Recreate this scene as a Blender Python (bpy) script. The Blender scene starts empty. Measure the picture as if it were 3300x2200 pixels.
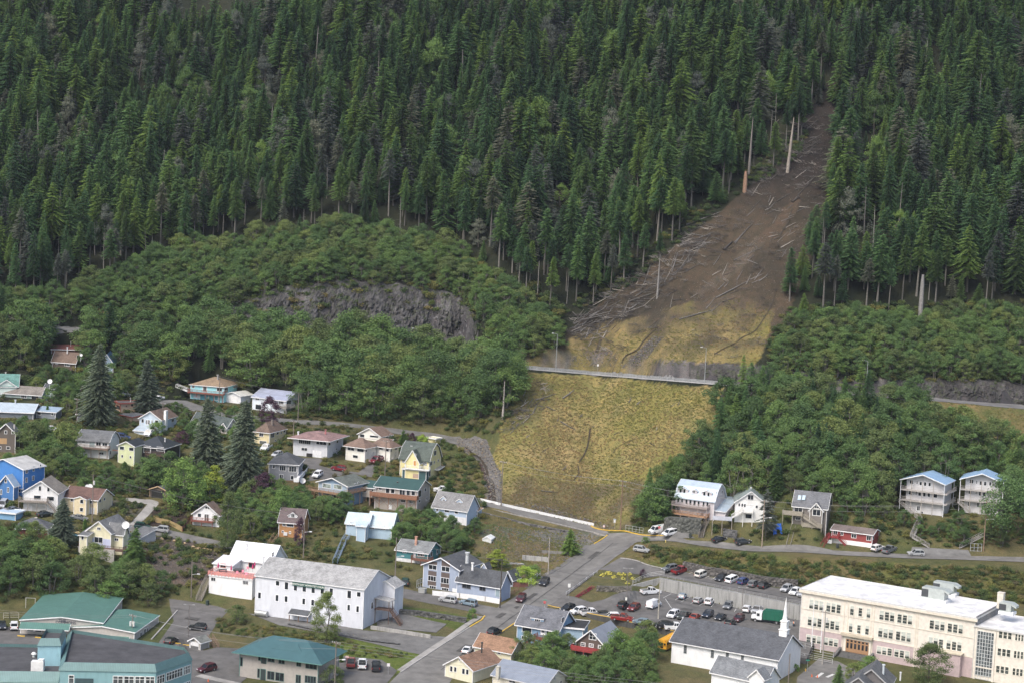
import bpy, bmesh, math, random
import numpy as np
from mathutils import Vector, Matrix, noise as mnoise
from mathutils.geometry import delaunay_2d_cdt
random.seed(7); np.random.seed(7)
scene = bpy.context.scene
COL = scene.collection
R = math.radians
# ------------------------------------------------------------------ camera
W0, H0 = 3300.0, 2200.0
FPX = 6200.0                       # focal length in photo pixels
PITCH = R(5.5); ROLL = 0.045
CAM = np.array([0.0, 0.0, 118.0])
F_ = np.array([0, math.cos(PITCH), -math.sin(PITCH)])
R0 = np.array([1.0, 0, 0]); U0 = np.array([0, math.sin(PITCH), math.cos(PITCH)])
R_ = math.cos(ROLL) * R0 + math.sin(ROLL) * U0
U_ = -math.sin(ROLL) * R0 + math.cos(ROLL) * U0
cam_d = bpy.data.cameras.new('camera'); cam = bpy.data.objects.new('camera', cam_d)
COL.objects.link(cam); scene.camera = cam
cam_d.sensor_width = 36.0; cam_d.lens = FPX / W0 * 36.0
cam_d.clip_start = 1.0; cam_d.clip_end = 6000.0
cam.matrix_world = Matrix(((R_[0], U_[0], -F_[0], CAM[0]), (R_[1], U_[1], -F_[1], CAM[1]),
                           (R_[2], U_[2], -F_[2], CAM[2]), (0, 0, 0, 1)))
# ------------------------------------------------------------------ light
world = bpy.data.worlds.new('World'); scene.world = world; world.use_nodes = True
wn = world.node_tree; bg = wn.nodes['Background']
sky = wn.nodes.new('ShaderNodeTexSky'); sky.sky_type = 'NISHITA'; sky.sun_disc = False
SUN_EL, SUN_AZ = R(52), R(215)     # azimuth measured clockwise from +Y
sky.sun_elevation = SUN_EL; sky.sun_rotation = SUN_AZ
sky.air_density = 1.0; sky.dust_density = 4.0; sky.ozone_density = 1.0
wn.links.new(sky.outputs[0], bg.inputs[0]); bg.inputs[1].default_value = 0.15
sd = bpy.data.lights.new('sun', 'SUN'); sun = bpy.data.objects.new('sun', sd); COL.objects.link(sun)
sd.energy = 1.5; sd.angle = R(25); sd.color = (1.0, 0.96, 0.9)
sv = Vector((math.sin(SUN_AZ) * math.cos(SUN_EL), math.cos(SUN_AZ) * math.cos(SUN_EL), math.sin(SUN_EL)))
sun.rotation_euler = (-sv).to_track_quat('-Z', 'Y').to_euler(); sun.location = (0, 300, 400)
scene.view_settings.view_transform = 'Standard'; scene.view_settings.look = 'None'
scene.view_settings.exposure = 0.7; scene.view_settings.gamma = 1.0
scene.view_settings.use_curve_mapping = False
scene.render.engine = 'CYCLES'
scene.cycles.max_bounces = 5; scene.cycles.diffuse_bounces = 3; scene.cycles.glossy_bounces = 2
scene.cycles.transparent_max_bounces = 4
# ------------------------------------------------------------------ pixel <-> world
def rays(px, py):
 px = np.asarray(px, float); py = np.asarray(py, float)
 return F_ * FPX + R_ * (px - W0 / 2)[..., None] - U_ * (py - H0 / 2)[..., None]
def proj(P):
 d = np.asarray(P, float) - CAM
 z = d @ F_
 return W0 / 2 + FPX * (d @ R_) / z, H0 / 2 - FPX * (d @ U_) / z, z
# ------------------------------------------------------------------ terrain
ST = [ # px, wall base, wall top, bank foot, bank top, street inner, hill foot
 (-500, 2000, 1990, 1960, 1720, 1690, 1240), (0, 2000, 1990, 1960, 1720, 1690, 1250),
 (400, 1990, 1980, 1950, 1760, 1720, 1260), (740, 2020, 2000, 1960, 1840, 1800, 1300),
 (1100, 2100, 2060, 2020, 1880, 1850, 1350), (1500, 2100, 2060, 1990, 1940, 1900, 1415),
 (1590, 2095, 2055, 1985, 1925, 1880, 1560),
 (1700, 2080, 2040, 1960, 1870, 1800, 1640), (1950, 2040, 1985, 1905, 1800, 1724, 1702),
 (2085, 1905, 1899, 1850, 1770, 1733, 1690), (2112, 1898, 1858, 1838, 1760, 1735, 1690),
 (2350, 1953, 1902, 1872, 1785, 1757, 1690), (2590, 2003, 1950, 1905, 1800, 1775, 1690),
 (2950, 2010, 1960, 1930, 1815, 1785, 1700), (3300, 2020, 1970, 1950, 1840, 1800, 1730),
 (3800, 2020, 1970, 1950, 1850, 1810, 1740)]
SL = { # slopes in degrees per station for the segments
 -500: (1, 2, 3, 27, 3, 12), 0: (1, 2, 3, 27, 3, 12), 400: (1, 2, 3, 24, 3, 12), 740: (1, 3, 4, 15, 3, 12),
 1100: (1, 3, 4, 7, 3, 12), 1500: (1, 2, 4, 5, 3, 11), 1590: (1, 2, 4, 5, 3, 12), 1700: (1, 2, 4, 5, 5, 12),
 1950: (1, 3, 5, 6, 3, 12), 2085: (1.3, 50, 4, 20, 2, 24), 2112: (1.3, 84, 1.5, 24, 2, 26), 2350: (1, 84, 1.5, 24, 2, 28),
 2590: (1, 84, 1.5, 26, 2, 28), 2950: (1, 60, 1.5, 26, 2, 28), 3300: (1, 60, 1.5, 24, 2, 28), 3800: (1, 60, 1.5, 24, 2, 28)}
CUT = [(-500, 1000), (0, 1004), (400, 1008), (700, 1012), (760, 985), (900, 935), (1100, 912), (1300, 915), (1450, 938),
       (1530, 1000), (1600, 1118), (1700, 1130), (1950, 1150), (2200, 1178), (2420, 1188), (2600, 1212), (2780, 1232),
       (2900, 1222), (3050, 1225), (3300, 1240), (3800, 1260)]
def build_profiles():
 pxs = np.arange(-500, 3801, 25.0)
 st = np.array(ST, float); sl = np.array([SL[int(s[0])] for s in ST], float)
 ang = [np.interp(pxs, st[:, 0], sl[:, k]) for k in range(6)]
 ys = [np.full_like(pxs, 2900.0)] + [np.interp(pxs, st[:, 0], st[:, k]) for k in range(1, 7)]
 hw = np.interp(pxs, [-500, 1690, 2350, 2963, 3300, 3800], [1004, 1190, 1243, 1288, 1317, 1360])
 cut = np.array(CUT, float); ct = np.interp(pxs, cut[:, 0], cut[:, 1])
 ys += [hw, hw - 9.5, np.minimum(ct, hw - 15), np.full_like(pxs, 500.0), np.full_like(pxs, -100.0)]
 ang += [np.full_like(pxs, 29.0), np.full_like(pxs, 1.0), np.full_like(pxs, 62.0), np.full_like(pxs, 34.0), np.full_like(pxs, 36.0)]
 r = rays(pxs, ys[0]); t = (-4 - CAM[2]) / r[:, 2]
 P = CAM + r * t[:, None]; lines = [P]
 for k in range(1, len(ys)):
  r = rays(pxs, ys[k]); m = np.tan(np.radians(ang[k - 1]))
  # z - z0 = m (y - y0) along the ray
  t = (P[:, 2] - CAM[2] - m * (P[:, 1] - CAM[1])) / (r[:, 2] - m * r[:, 1])
  P = CAM + r * t[:, None]; lines.append(P)
 return lines
LN = build_profiles()
XS = np.concatenate([np.linspace(-450, -275, 8), np.arange(-270, 270.1, 1.0), np.linspace(275, 450, 8)])
YS = np.concatenate([np.linspace(-300, 370, 12), np.arange(375, 930.1, 1.0), np.linspace(940, 1050, 8)])
def base_height():
 HH = np.zeros((len(YS), len(XS)))
 ly = np.array([np.interp(XS, L[:, 0], L[:, 1]) for L in LN]); lz = np.array([np.interp(XS, L[:, 0], L[:, 2]) for L in LN])
 k = np.ones(9) / 9
 ker = np.where(np.abs(XS) < 270)[0]
 for a in (ly, lz):
  for i in range(3, len(a)):
   a[i, ker[4:-4]] = np.convolve(a[i, ker], k, 'same')[4:-4]
   if i in (3, 4, 5): a[i, ker[4:-4]] = np.convolve(a[i, ker], k, 'same')[4:-4]
 m = math.tan(R(36))
 for j in range(len(XS)):
  yy = np.concatenate([[-400], ly[:, j], [2000]])
  zz = np.concatenate([[lz[0, j] - 8], lz[:, j], [lz[-1, j] + m * (2000 - ly[-1, j])]])
  HH[:, j] = np.interp(YS, yy, zz)
 return HH, ly
HM, LY = base_height()
def vnoise(x, y, seed=0):
 xi = np.floor(x).astype(int); yi = np.floor(y).astype(int); fx = x - xi; fy = y - yi
 fx = fx * fx * (3 - 2 * fx); fy = fy * fy * (3 - 2 * fy)
 def h(a, b):
  n = (a * 374761393 + b * 668265263 + seed * 1442695) & 0x7fffffff
  n = ((n ^ (n >> 13)) * 1274126177) & 0x7fffffff
  return ((n ^ (n >> 16)) & 0xffff) / 65535.0
 return (h(xi, yi) * (1 - fx) + h(xi + 1, yi) * fx) * (1 - fy) + (h(xi, yi + 1) * (1 - fx) + h(xi + 1, yi + 1) * fx) * fy
def fbm(x, y, seed=0, o=4):
 s = 0; a = 0.5; f = 1.0
 for i in range(o):
  s = s + a * (vnoise(x * f, y * f, seed + i) - 0.5) * 2; a *= 0.5; f *= 2.1
 return s
GX, GY = np.meshgrid(XS, YS)
hill = GY > LY[6][None,:] + 2; cutm = (GY > LY[8][None,:] - 0.3) & (GY < LY[9][None,:] + 1); hwy = (GY > LY[7][None,:] - 1.5) & (GY < LY[8][None,:] + 1.5)
amp = np.where(hill, 1.2, 0.0) * np.clip((GY - LY[6][None, :]) / 12, 0, 1)
amp = np.where(GY > LY[9][None, :] + 6, 2.2, amp); amp = np.where(hwy, 0, amp)
HM = HM + amp * fbm(GX / 14, GY / 14, 3) + np.where(cutm & ~hwy, 1.2 * fbm(GX / 3, GY / 1.5, 9), 0)
def Hh(x, y):
 x = np.asarray(x, float); y = np.asarray(y, float)
 i = np.clip(np.searchsorted(XS, x) - 1, 0, len(XS) - 2); j = np.clip(np.searchsorted(YS, y) - 1, 0, len(YS) - 2)
 fx = np.clip((x - XS[i]) / (XS[i + 1] - XS[i]), 0, 1); fy = np.clip((y - YS[j]) / (YS[j + 1] - YS[j]), 0, 1)
 return (HM[j, i] * (1 - fx) + HM[j, i + 1] * fx) * (1 - fy) + (HM[j + 1, i] * (1 - fx) + HM[j + 1, i + 1] * fx) * fy
def G(px, py, off=0.0):
 r = rays(px, py); r = r / r[1]
 t = np.arange(340, 1000, 0.7); P = CAM + r * t[:, None]
 below = P[:, 2] < Hh(P[:, 0], P[:, 1]) + off
 k = int(np.argmax(below)) if below.any() else len(t) - 1
 if k == 0: k = 1
 a, b = t[k - 1], t[k]
 for _ in range(8):
  m = (a + b) / 2; q = CAM + r * m
  if q[2] < Hh(q[0], q[1]) + off: b = m
  else: a = m
 q = CAM + r * b
 return np.array([q[0], q[1], float(Hh(q[0], q[1]) + off)])
def Gz(px, py, z):
 r = rays(px, py); return CAM + r * ((z - CAM[2]) / r[2])
def inpoly(x, y, poly):
 x = np.asarray(x, float); y = np.asarray(y, float); c = np.zeros(x.shape, bool); n = len(poly)
 for i in range(n):
  x1, y1 = poly[i]; x2, y2 = poly[(i + 1) % n]
  if y1 == y2: continue
  cond = ((y1 > y) != (y2 > y)) & (x < (x2 - x1) * (y - y1) / (y2 - y1) + x1)
  c ^= cond
 return c
# the front edge of the lower parking lot is held up by a low dark wall: the lot lies on a fill
LOT = [(1765,1950),(1818,1917),(1850,1922),(1905,1940),(1960,1925),(2020,1905),(2112,1898),(2350,1953),(2645,2012),(2600,2122),(2330,2068),(2170,2034),(1960,1988)]
def lot_off(x, y):
 px, _, _ = proj(np.stack([x, y, np.zeros_like(x)], -1)) if np.ndim(x) else proj(np.array([x, y, 0.0]))
 return 1.35 * np.clip((px - 1790) / 150, 0, 1) ** .8
def GLot(px, py):
 o = 1.0
 for _ in range(6):
  q = G(px, py, o); o = float(lot_off(q[0], q[1]))
 q = G(px, py, o); return q
LOTW = [GLot(a, b) for a, b in LOT]; LOTXY = [tuple(p[:2]) for p in LOTW]
def GC(px, py):
 """ground or lot surface under a pixel"""
 q = GLot(px, py)
 if inpoly(np.array([q[0]]), np.array([q[1]]), LOTXY)[0]: return q
 return G(px, py)
EXCL = []       # world polygons kept free of plants
# ------------------------------------------------------------------ materials
MATS = {}
def nodes_mat(name):
 m = bpy.data.materials.new(name); m.use_nodes = True
 nt = m.node_tree; b = nt.nodes['Principled BSDF']
 return m, nt, b
def L_(nt, a, b): nt.links.new(a, b)
def nd(nt, typ, **kw):
 n = nt.nodes.new(typ)
 for k, v in kw.items(): setattr(n, k, v)
 return n
def mixc(nt, fac, a, b, bt='MIX'):
 n = nd(nt, 'ShaderNodeMix', data_type='RGBA', blend_type=bt)
 for s, v in ((n.inputs[0], fac), (n.inputs[6], a), (n.inputs[7], b)):
  if hasattr(v, 'is_output'): nt.links.new(v, s)
  else: s.default_value = v if not isinstance(v, tuple) or len(v) == 4 else v + (1,)
 return n.outputs[2]
def ramp(nt, fac, stops, interp='LINEAR'):
 n = nd(nt, 'ShaderNodeValToRGB'); e = n.color_ramp.elements; n.color_ramp.interpolation = interp
 while len(e) > 1: e.remove(e[0])
 e[0].position = stops[0][0]; e[0].color = tuple(stops[0][1]) + (1,)
 for p, c in stops[1:]:
  x = e.new(p); x.color = tuple(c) + (1,)
 if fac is not None: nt.links.new(fac, n.inputs[0])
 return n.outputs[0]
def noise_n(nt, vec, scale, detail=4, rough=0.55):
 n = nd(nt, 'ShaderNodeTexNoise'); n.inputs['Scale'].default_value = scale; n.inputs['Detail'].default_value = detail
 n.inputs['Roughness'].default_value = rough
 if vec is not None: nt.links.new(vec, n.inputs['Vector'])
 return n.outputs['Fac']
def bump(nt, b, h, strength=0.5, dist=0.1):
 n = nd(nt, 'ShaderNodeBump'); n.inputs['Strength'].default_value = strength; n.inputs['Distance'].default_value = dist
 nt.links.new(h, n.inputs['Height']); nt.links.new(n.outputs[0], b.inputs['Normal'])
def sc(c, k): return tuple(min(1, x * k) for x in c)
def key_mat(fn):
 def w(*a):
  k = (fn.__name__,) + a
  if k not in MATS: MATS[k] = fn(*a)
  return MATS[k]
 return w
@key_mat
def plain(c, rough=0.6, metal=0.0):
 m, nt, b = nodes_mat('painted'); b.inputs['Roughness'].default_value = rough; b.inputs['Metallic'].default_value = metal
 g = nd(nt, 'ShaderNodeNewGeometry'); n = noise_n(nt, g.outputs['Position'], 1.3, 5)
 L_(nt, ramp(nt, n, [(0.25, sc(c, .82)), (0.75, sc(c, 1.08))]), b.inputs['Base Color']); return m
@key_mat
def siding(c, pitch=0.2):
 m, nt, b = nodes_mat('clapboard'); b.inputs['Roughness'].default_value = 0.7
 g = nd(nt, 'ShaderNodeNewGeometry'); uv = nd(nt, 'ShaderNodeUVMap')
 sx = nd(nt, 'ShaderNodeSeparateXYZ'); L_(nt, uv.outputs[0], sx.inputs[0])
 fr = nd(nt, 'ShaderNodeMath', operation='MULTIPLY'); L_(nt, sx.outputs[1], fr.inputs[0]); fr.inputs[1].default_value = 1 / pitch
 f2 = nd(nt, 'ShaderNodeMath', operation='FRACT'); L_(nt, fr.outputs[0], f2.inputs[0])
 line = ramp(nt, f2.outputs[0], [(0.0, (.62,) * 3), (0.14, (1,) * 3), (1.0, (.95,) * 3)])
 mp = nd(nt, 'ShaderNodeMapping'); mp.inputs['Scale'].default_value = (.5, .5, .16); L_(nt, g.outputs['Position'], mp.inputs[0])
 n = noise_n(nt, mp.outputs[0], 1.6, 6, .65)
 base = ramp(nt, n, [(0.25, sc(c, .8)), (0.5, sc(c, .97)), (0.8, sc(c, 1.06))])
 L_(nt, mixc(nt, 0.8, base, line, 'MULTIPLY'), b.inputs['Base Color'])
 bump(nt, b, f2.outputs[0], .5, .03); return m
@key_mat
def shingle(c):
 m, nt, b = nodes_mat('shingles'); b.inputs['Roughness'].default_value = 0.85
 uv = nd(nt, 'ShaderNodeUVMap'); br = nd(nt, 'ShaderNodeTexBrick'); L_(nt, uv.outputs[0], br.inputs[0])
 br.inputs['Color1'].default_value = sc(c,1.2) + (1,); br.inputs['Color2'].default_value = sc(c,.75) + (1,); br.inputs['Mortar'].default_value = sc(c,.55) + (1,)
 br.inputs['Scale'].default_value = 1.0; br.inputs['Brick Width'].default_value = .42; br.inputs['Row Height'].default_value = .17; br.inputs['Mortar Size'].default_value = .012
 g = nd(nt, 'ShaderNodeNewGeometry'); n = noise_n(nt, g.outputs['Position'], .45, 6, .65)
 L_(nt, mixc(nt, 1.0, br.outputs[0], ramp(nt, n, [(0.3, (.6,) * 3), (.48, (.98,) * 3), (0.7, (1.22,) * 3)]), 'MULTIPLY'), b.inputs['Base Color'])
 bump(nt, b, br.outputs['Fac'], .3, .02); return m
@key_mat
def seam(c, pitch=0.45, rough=0.45):
 m, nt, b = nodes_mat('metal_roofing'); b.inputs['Roughness'].default_value = rough; b.inputs['Metallic'].default_value = 0.15
 uv = nd(nt, 'ShaderNodeUVMap'); sx = nd(nt, 'ShaderNodeSeparateXYZ'); L_(nt, uv.outputs[0], sx.inputs[0])
 fr = nd(nt, 'ShaderNodeMath', operation='MULTIPLY'); L_(nt, sx.outputs[0], fr.inputs[0]); fr.inputs[1].default_value = 1 / pitch
 f2 = nd(nt, 'ShaderNodeMath', operation='FRACT'); L_(nt, fr.outputs[0], f2.inputs[0])
 g = nd(nt, 'ShaderNodeNewGeometry'); n = noise_n(nt, g.outputs['Position'], .6, 5)
 base = ramp(nt, n, [(0.3, sc(c, .86)), (0.7, sc(c, 1.08))])
 line = ramp(nt, f2.outputs[0], [(0.0, (.55,) * 3), (0.1, (.6,) * 3), (0.16, (1.1,) * 3), (.3, (1,) * 3)])
 L_(nt, mixc(nt, 0.85, base, line, 'MULTIPLY'), b.inputs['Base Color'])
 bump(nt, b, line, .5, .04); return m
@key_mat
def glass(c=(.025, .03, .036)):
 m, nt, b = nodes_mat('window_glass'); b.inputs['Roughness'].default_value = 0.08; b.inputs['Specular IOR Level'].default_value = .45
 g = nd(nt, 'ShaderNodeNewGeometry'); n = noise_n(nt, g.outputs['Position'], .9, 2)
 L_(nt, ramp(nt, n, [(0.35, sc(c, .5)), (0.7, sc(c, 1.6))]), b.inputs['Base Color']); return m
@key_mat
def wood(c):
 m, nt, b = nodes_mat('weathered_wood'); b.inputs['Roughness'].default_value = .85
 g = nd(nt, 'ShaderNodeNewGeometry'); n = noise_n(nt, g.outputs['Position'], 3.0, 5, .7)
 L_(nt, ramp(nt, n, [(0.25, sc(c, .6)), (0.75, sc(c, 1.25))]), b.inputs['Base Color']); return m
@key_mat
def concrete(c):
 m, nt, b = nodes_mat('concrete'); b.inputs['Roughness'].default_value = .9
 g = nd(nt,'ShaderNodeNewGeometry'); mp = nd(nt,'ShaderNodeMapping'); mp.inputs['Scale'].default_value = (1.6,1.6,.12); L_(nt,g.outputs['Position'],mp.inputs[0])
 n = noise_n(nt, mp.outputs[0], 1.0, 6, .7); n2 = noise_n(nt, g.outputs['Position'], 5, 4, .7)
 a = ramp(nt, n, [(0.32, sc(c, .42)), (0.45, sc(c, .85)), (0.7, sc(c, 1.2))])
 L_(nt, mixc(nt, 1.0, a, ramp(nt, n2, [(0.3, (.85,) * 3), (0.7, (1.1,) * 3)]), 'MULTIPLY'), b.inputs['Base Color']); return m
@key_mat
def rock(c):
 m, nt, b = nodes_mat('rock'); b.inputs['Roughness'].default_value = .9
 g = nd(nt,'ShaderNodeNewGeometry'); v = nd(nt,'ShaderNodeTexVoronoi'); v.inputs['Scale'].default_value = 1.1; L_(nt,g.outputs['Position'],v.inputs[0])
 n = noise_n(nt, g.outputs['Position'], 2.5, 6, .7)
 a = ramp(nt, n, [(0.3, sc(c, .5)), (0.6, sc(c, 1.1)), (.8, sc(c, 1.7))])
 L_(nt, mixc(nt, .8, a, ramp(nt, v.outputs['Distance'], [(0.0, (1.2,) * 3), (.6, (.45,) * 3)]), 'MULTIPLY'), b.inputs['Base Color'])
 bump(nt, b, v.outputs['Distance'], .9, .3); return m
@key_mat
def ground_mat(name, c, speck=1.0, s=1.0):
 m, nt, b = nodes_mat(name); b.inputs['Roughness'].default_value = .95; b.inputs['Specular IOR Level'].default_value = .2
 g = nd(nt, 'ShaderNodeNewGeometry'); n = noise_n(nt, g.outputs['Position'], .12 * s, 6, .6); n2 = noise_n(nt, g.outputs['Position'], 4.5 * s, 5, .8)
 a = ramp(nt, n, [(0.3, sc(c, .85)), (0.7, sc(c, 1.12))])
 n3 = noise_n(nt,g.outputs['Position'],.42,3,.5); a = mixc(nt,1.0,a,ramp(nt,n3,[(.40,(.84,) * 3),(.46,(.98,) * 3),(.56,(1.0,) * 3),(.62,(1.12,) * 3)]),'MULTIPLY')
 L_(nt, mixc(nt, speck, a, ramp(nt, n2, [(0.3, (.75,) * 3), (0.7, (1.25,) * 3)]), 'MULTIPLY'), b.inputs['Base Color'])
 bump(nt, b, n2, .4, .05); return m
@key_mat
def leaf(c1, c2, c3, vary=0.35, k=2.35):
 c1, c2, c3 = [sc(tuple(a * .55 + b * .45 for a, b in zip(c, c2)), k) for c in (c1, c2, c3)]
 m,nt,b = nodes_mat('foliage'); df = nd(nt,'ShaderNodeBsdfDiffuse'); tr = nd(nt,'ShaderNodeBsdfTranslucent'); ms = nd(nt,'ShaderNodeMixShader'); ms.inputs[0].default_value = .36
 L_(nt, df.outputs[0], ms.inputs[1]); L_(nt, tr.outputs[0], ms.inputs[2]); L_(nt, ms.outputs[0], nt.nodes['Material Output'].inputs[0])
 g = nd(nt, 'ShaderNodeNewGeometry'); oi = nd(nt, 'ShaderNodeObjectInfo')
 base = ramp(nt, g.outputs['Random Per Island'], [(0.0, c1), (0.5, c2), (1.0, c3)])
 r = ramp(nt,oi.outputs['Random'],[(0.0,(1 - vary,1 - vary,1 - vary * .8)),(0.5,(1,1,1)),(0.8,(1 + vary,1 + vary * .7,1)),(1.0,(1 + vary * .3,1 + vary * .2,1 + vary * .1))])
 cc = mixc(nt, 1.0, base, r, 'MULTIPLY'); L_(nt, cc, df.inputs[0]); L_(nt, cc, tr.inputs[0]); nt.nodes.remove(b)
 return m
@key_mat
def bark(c):
 m, nt, b = nodes_mat('bark'); b.inputs['Roughness'].default_value = .9
 oi = nd(nt, 'ShaderNodeObjectInfo'); g = nd(nt, 'ShaderNodeNewGeometry'); n = noise_n(nt, g.outputs['Position'], 2, 4, .7)
 a = ramp(nt, n, [(0.3, sc(c, .6)), (0.7, sc(c, 1.2))])
 L_(nt, mixc(nt, 1.0, a, ramp(nt, oi.outputs['Random'], [(0, (.6,) * 3), (1, (1.25,) * 3)]), 'MULTIPLY'), b.inputs['Base Color']); return m
# ------------------------------------------------------------------ mesh builder
class MB:
 def __init__(s): s.v = []; s.f = []; s.m = []; s.T = None; s.mi = 0
 def pt(s, p):
  if s.T is not None: p = s.T(p)
  s.v.append((float(p[0]), float(p[1]), float(p[2]))); return len(s.v) - 1
 def face(s, pts): s.f.append([s.pt(p) for p in pts]); s.m.append(s.mi)
 def box(s, x0, x1, y0, y1, z0, z1):
  c = [s.pt(p) for p in ((x0, y0, z0), (x1, y0, z0), (x1, y1, z0), (x0, y1, z0), (x0, y0, z1), (x1, y0, z1), (x1, y1, z1), (x0, y1, z1))]
  for q in ((0, 3, 2, 1), (4, 5, 6, 7), (0, 1, 5, 4), (1, 2, 6, 5), (2, 3, 7, 6), (3, 0, 4, 7)): s.f.append([c[i] for i in q]); s.m.append(s.mi)
 def prism(s, top, dz=None, bot=None):
  # polygon 'top' extruded down by dz (or to bot)
  n = len(top); bot = bot or [(p[0], p[1], p[2] - dz) for p in top]
  a = [s.pt(p) for p in top]; b = [s.pt(p) for p in bot]
  s.f.append(a); s.f.append(b[::-1]); s.m += [s.mi] * 2
  for i in range(n):
   j = (i + 1) % n; s.f.append([a[j], a[i], b[i], b[j]]); s.m.append(s.mi)
 def bar(s, p, q, w, h=None, up=(0, 0, 1)):
  h = h or w; p = Vector(p); q = Vector(q); d = (q - p)
  if d.length < 1e-6: return
  d.normalize(); upv = Vector(up)
  if abs(d.dot(upv)) > .98: upv = Vector((0, 1, 0))
  a = d.cross(upv).normalized() * w / 2; b = a.cross(d).normalized() * h / 2
  c = [s.pt(x) for x in (p - a - b, p + a - b, p + a + b, p - a + b, q - a - b, q + a - b, q + a + b, q - a + b)]
  for f in ((0, 1, 2, 3), (7, 6, 5, 4), (0, 4, 5, 1), (1, 5, 6, 2), (2, 6, 7, 3), (3, 7, 4, 0)): s.f.append([c[i] for i in f]); s.m.append(s.mi)
 def tube(s, pts, rad, n=6, cap=True):
  rings = []
  for i, p in enumerate(pts):
   p = Vector(p); a = Vector(pts[max(0, i - 1)]); b = Vector(pts[min(len(pts) - 1, i + 1)]); d = (b - a).normalized()
   u = d.cross(Vector((0, 0, 1)));
   if u.length < .05: u = d.cross(Vector((0, 1, 0)))
   u.normalize(); w = d.cross(u); r = rad[i] if isinstance(rad, (list, tuple)) else rad
   rings.append([s.pt(p + (u * math.cos(2 * math.pi * k / n) + w * math.sin(2 * math.pi * k / n)) * r) for k in range(n)])
  for i in range(len(rings) - 1):
   for k in range(n): s.f.append([rings[i][k], rings[i][(k + 1) % n], rings[i + 1][(k + 1) % n], rings[i + 1][k]]); s.m.append(s.mi)
  if cap: s.f.append(rings[0]); s.f.append(rings[-1][::-1]); s.m += [s.mi] * 2
 def build(s, name, mats, parent=None, smooth=False, uv=True, loc=None):
  me = bpy.data.meshes.new(name); me.from_pydata(s.v, [], s.f)
  if not isinstance(mats, (list, tuple)): mats = [mats]
  for m in mats: me.materials.append(m)
  if len(mats) > 1: me.polygons.foreach_set('material_index', s.m)
  if uv: auto_uv(me)
  if smooth: me.polygons.foreach_set('use_smooth', [True] * len(me.polygons))
  o = bpy.data.objects.new(name, me); COL.objects.link(o)
  if parent is not None: o.parent = parent
  if loc is not None: o.location = loc
  return o
def auto_uv(me):
 n = len(me.polygons); nl = len(me.loops)
 if nl == 0: return
 uvl = me.uv_layers.new(name='UVMap')
 nor = np.zeros(n * 3); me.polygons.foreach_get('normal', nor); nor = nor.reshape(-1, 3)
 tot = np.zeros(n, int); me.polygons.foreach_get('loop_total', tot)
 vi = np.zeros(nl, int); me.loops.foreach_get('vertex_index', vi)
 co = np.zeros(len(me.vertices) * 3); me.vertices.foreach_get('co', co); co = co.reshape(-1, 3)[vi]
 u = np.stack([-nor[:, 1], nor[:, 0], np.zeros(n)], 1); l = np.linalg.norm(u, axis=1); flat = l < 1e-3
 u[flat] = (1, 0, 0); l[flat] = 1; u /= l[:, None]; v = np.cross(nor, u)
 u = np.repeat(u, tot, 0); v = np.repeat(v, tot, 0)
 uvl.data.foreach_set('uv', np.stack([(co * u).sum(1), (co * v).sum(1)], 1).ravel())
def tag(o, label=None, cat=None, group=None, kind=None):
 if label: o['label'] = label
 if cat: o['category'] = cat
 if group: o['group'] = group
 if kind: o['kind'] = kind
 return o
def empty(name, loc, rz=0):
 o = bpy.data.objects.new(name,None); COL.objects.link(o); o.location = tuple(loc); o.rotation_euler = (0,0,rz); o.empty_display_size = .5; return o
def mesh_np(name, V, F, mats, mi=None):
 """V (n,3); F (m,3) triangles"""
 me = bpy.data.meshes.new(name); V = np.asarray(V, np.float32); F = np.asarray(F, np.int32)
 me.vertices.add(len(V)); me.vertices.foreach_set('co', V.ravel()); k = F.shape[1]
 me.loops.add(len(F) * k); me.loops.foreach_set('vertex_index', F.ravel())
 me.polygons.add(len(F)); me.polygons.foreach_set('loop_start', np.arange(0, len(F) * k, k, dtype=np.int32))
 for m in mats: me.materials.append(m)
 if mi is not None: me.polygons.foreach_set('material_index', np.asarray(mi, np.int32))
 me.update(calc_edges=True); me.validate(); return me
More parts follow.
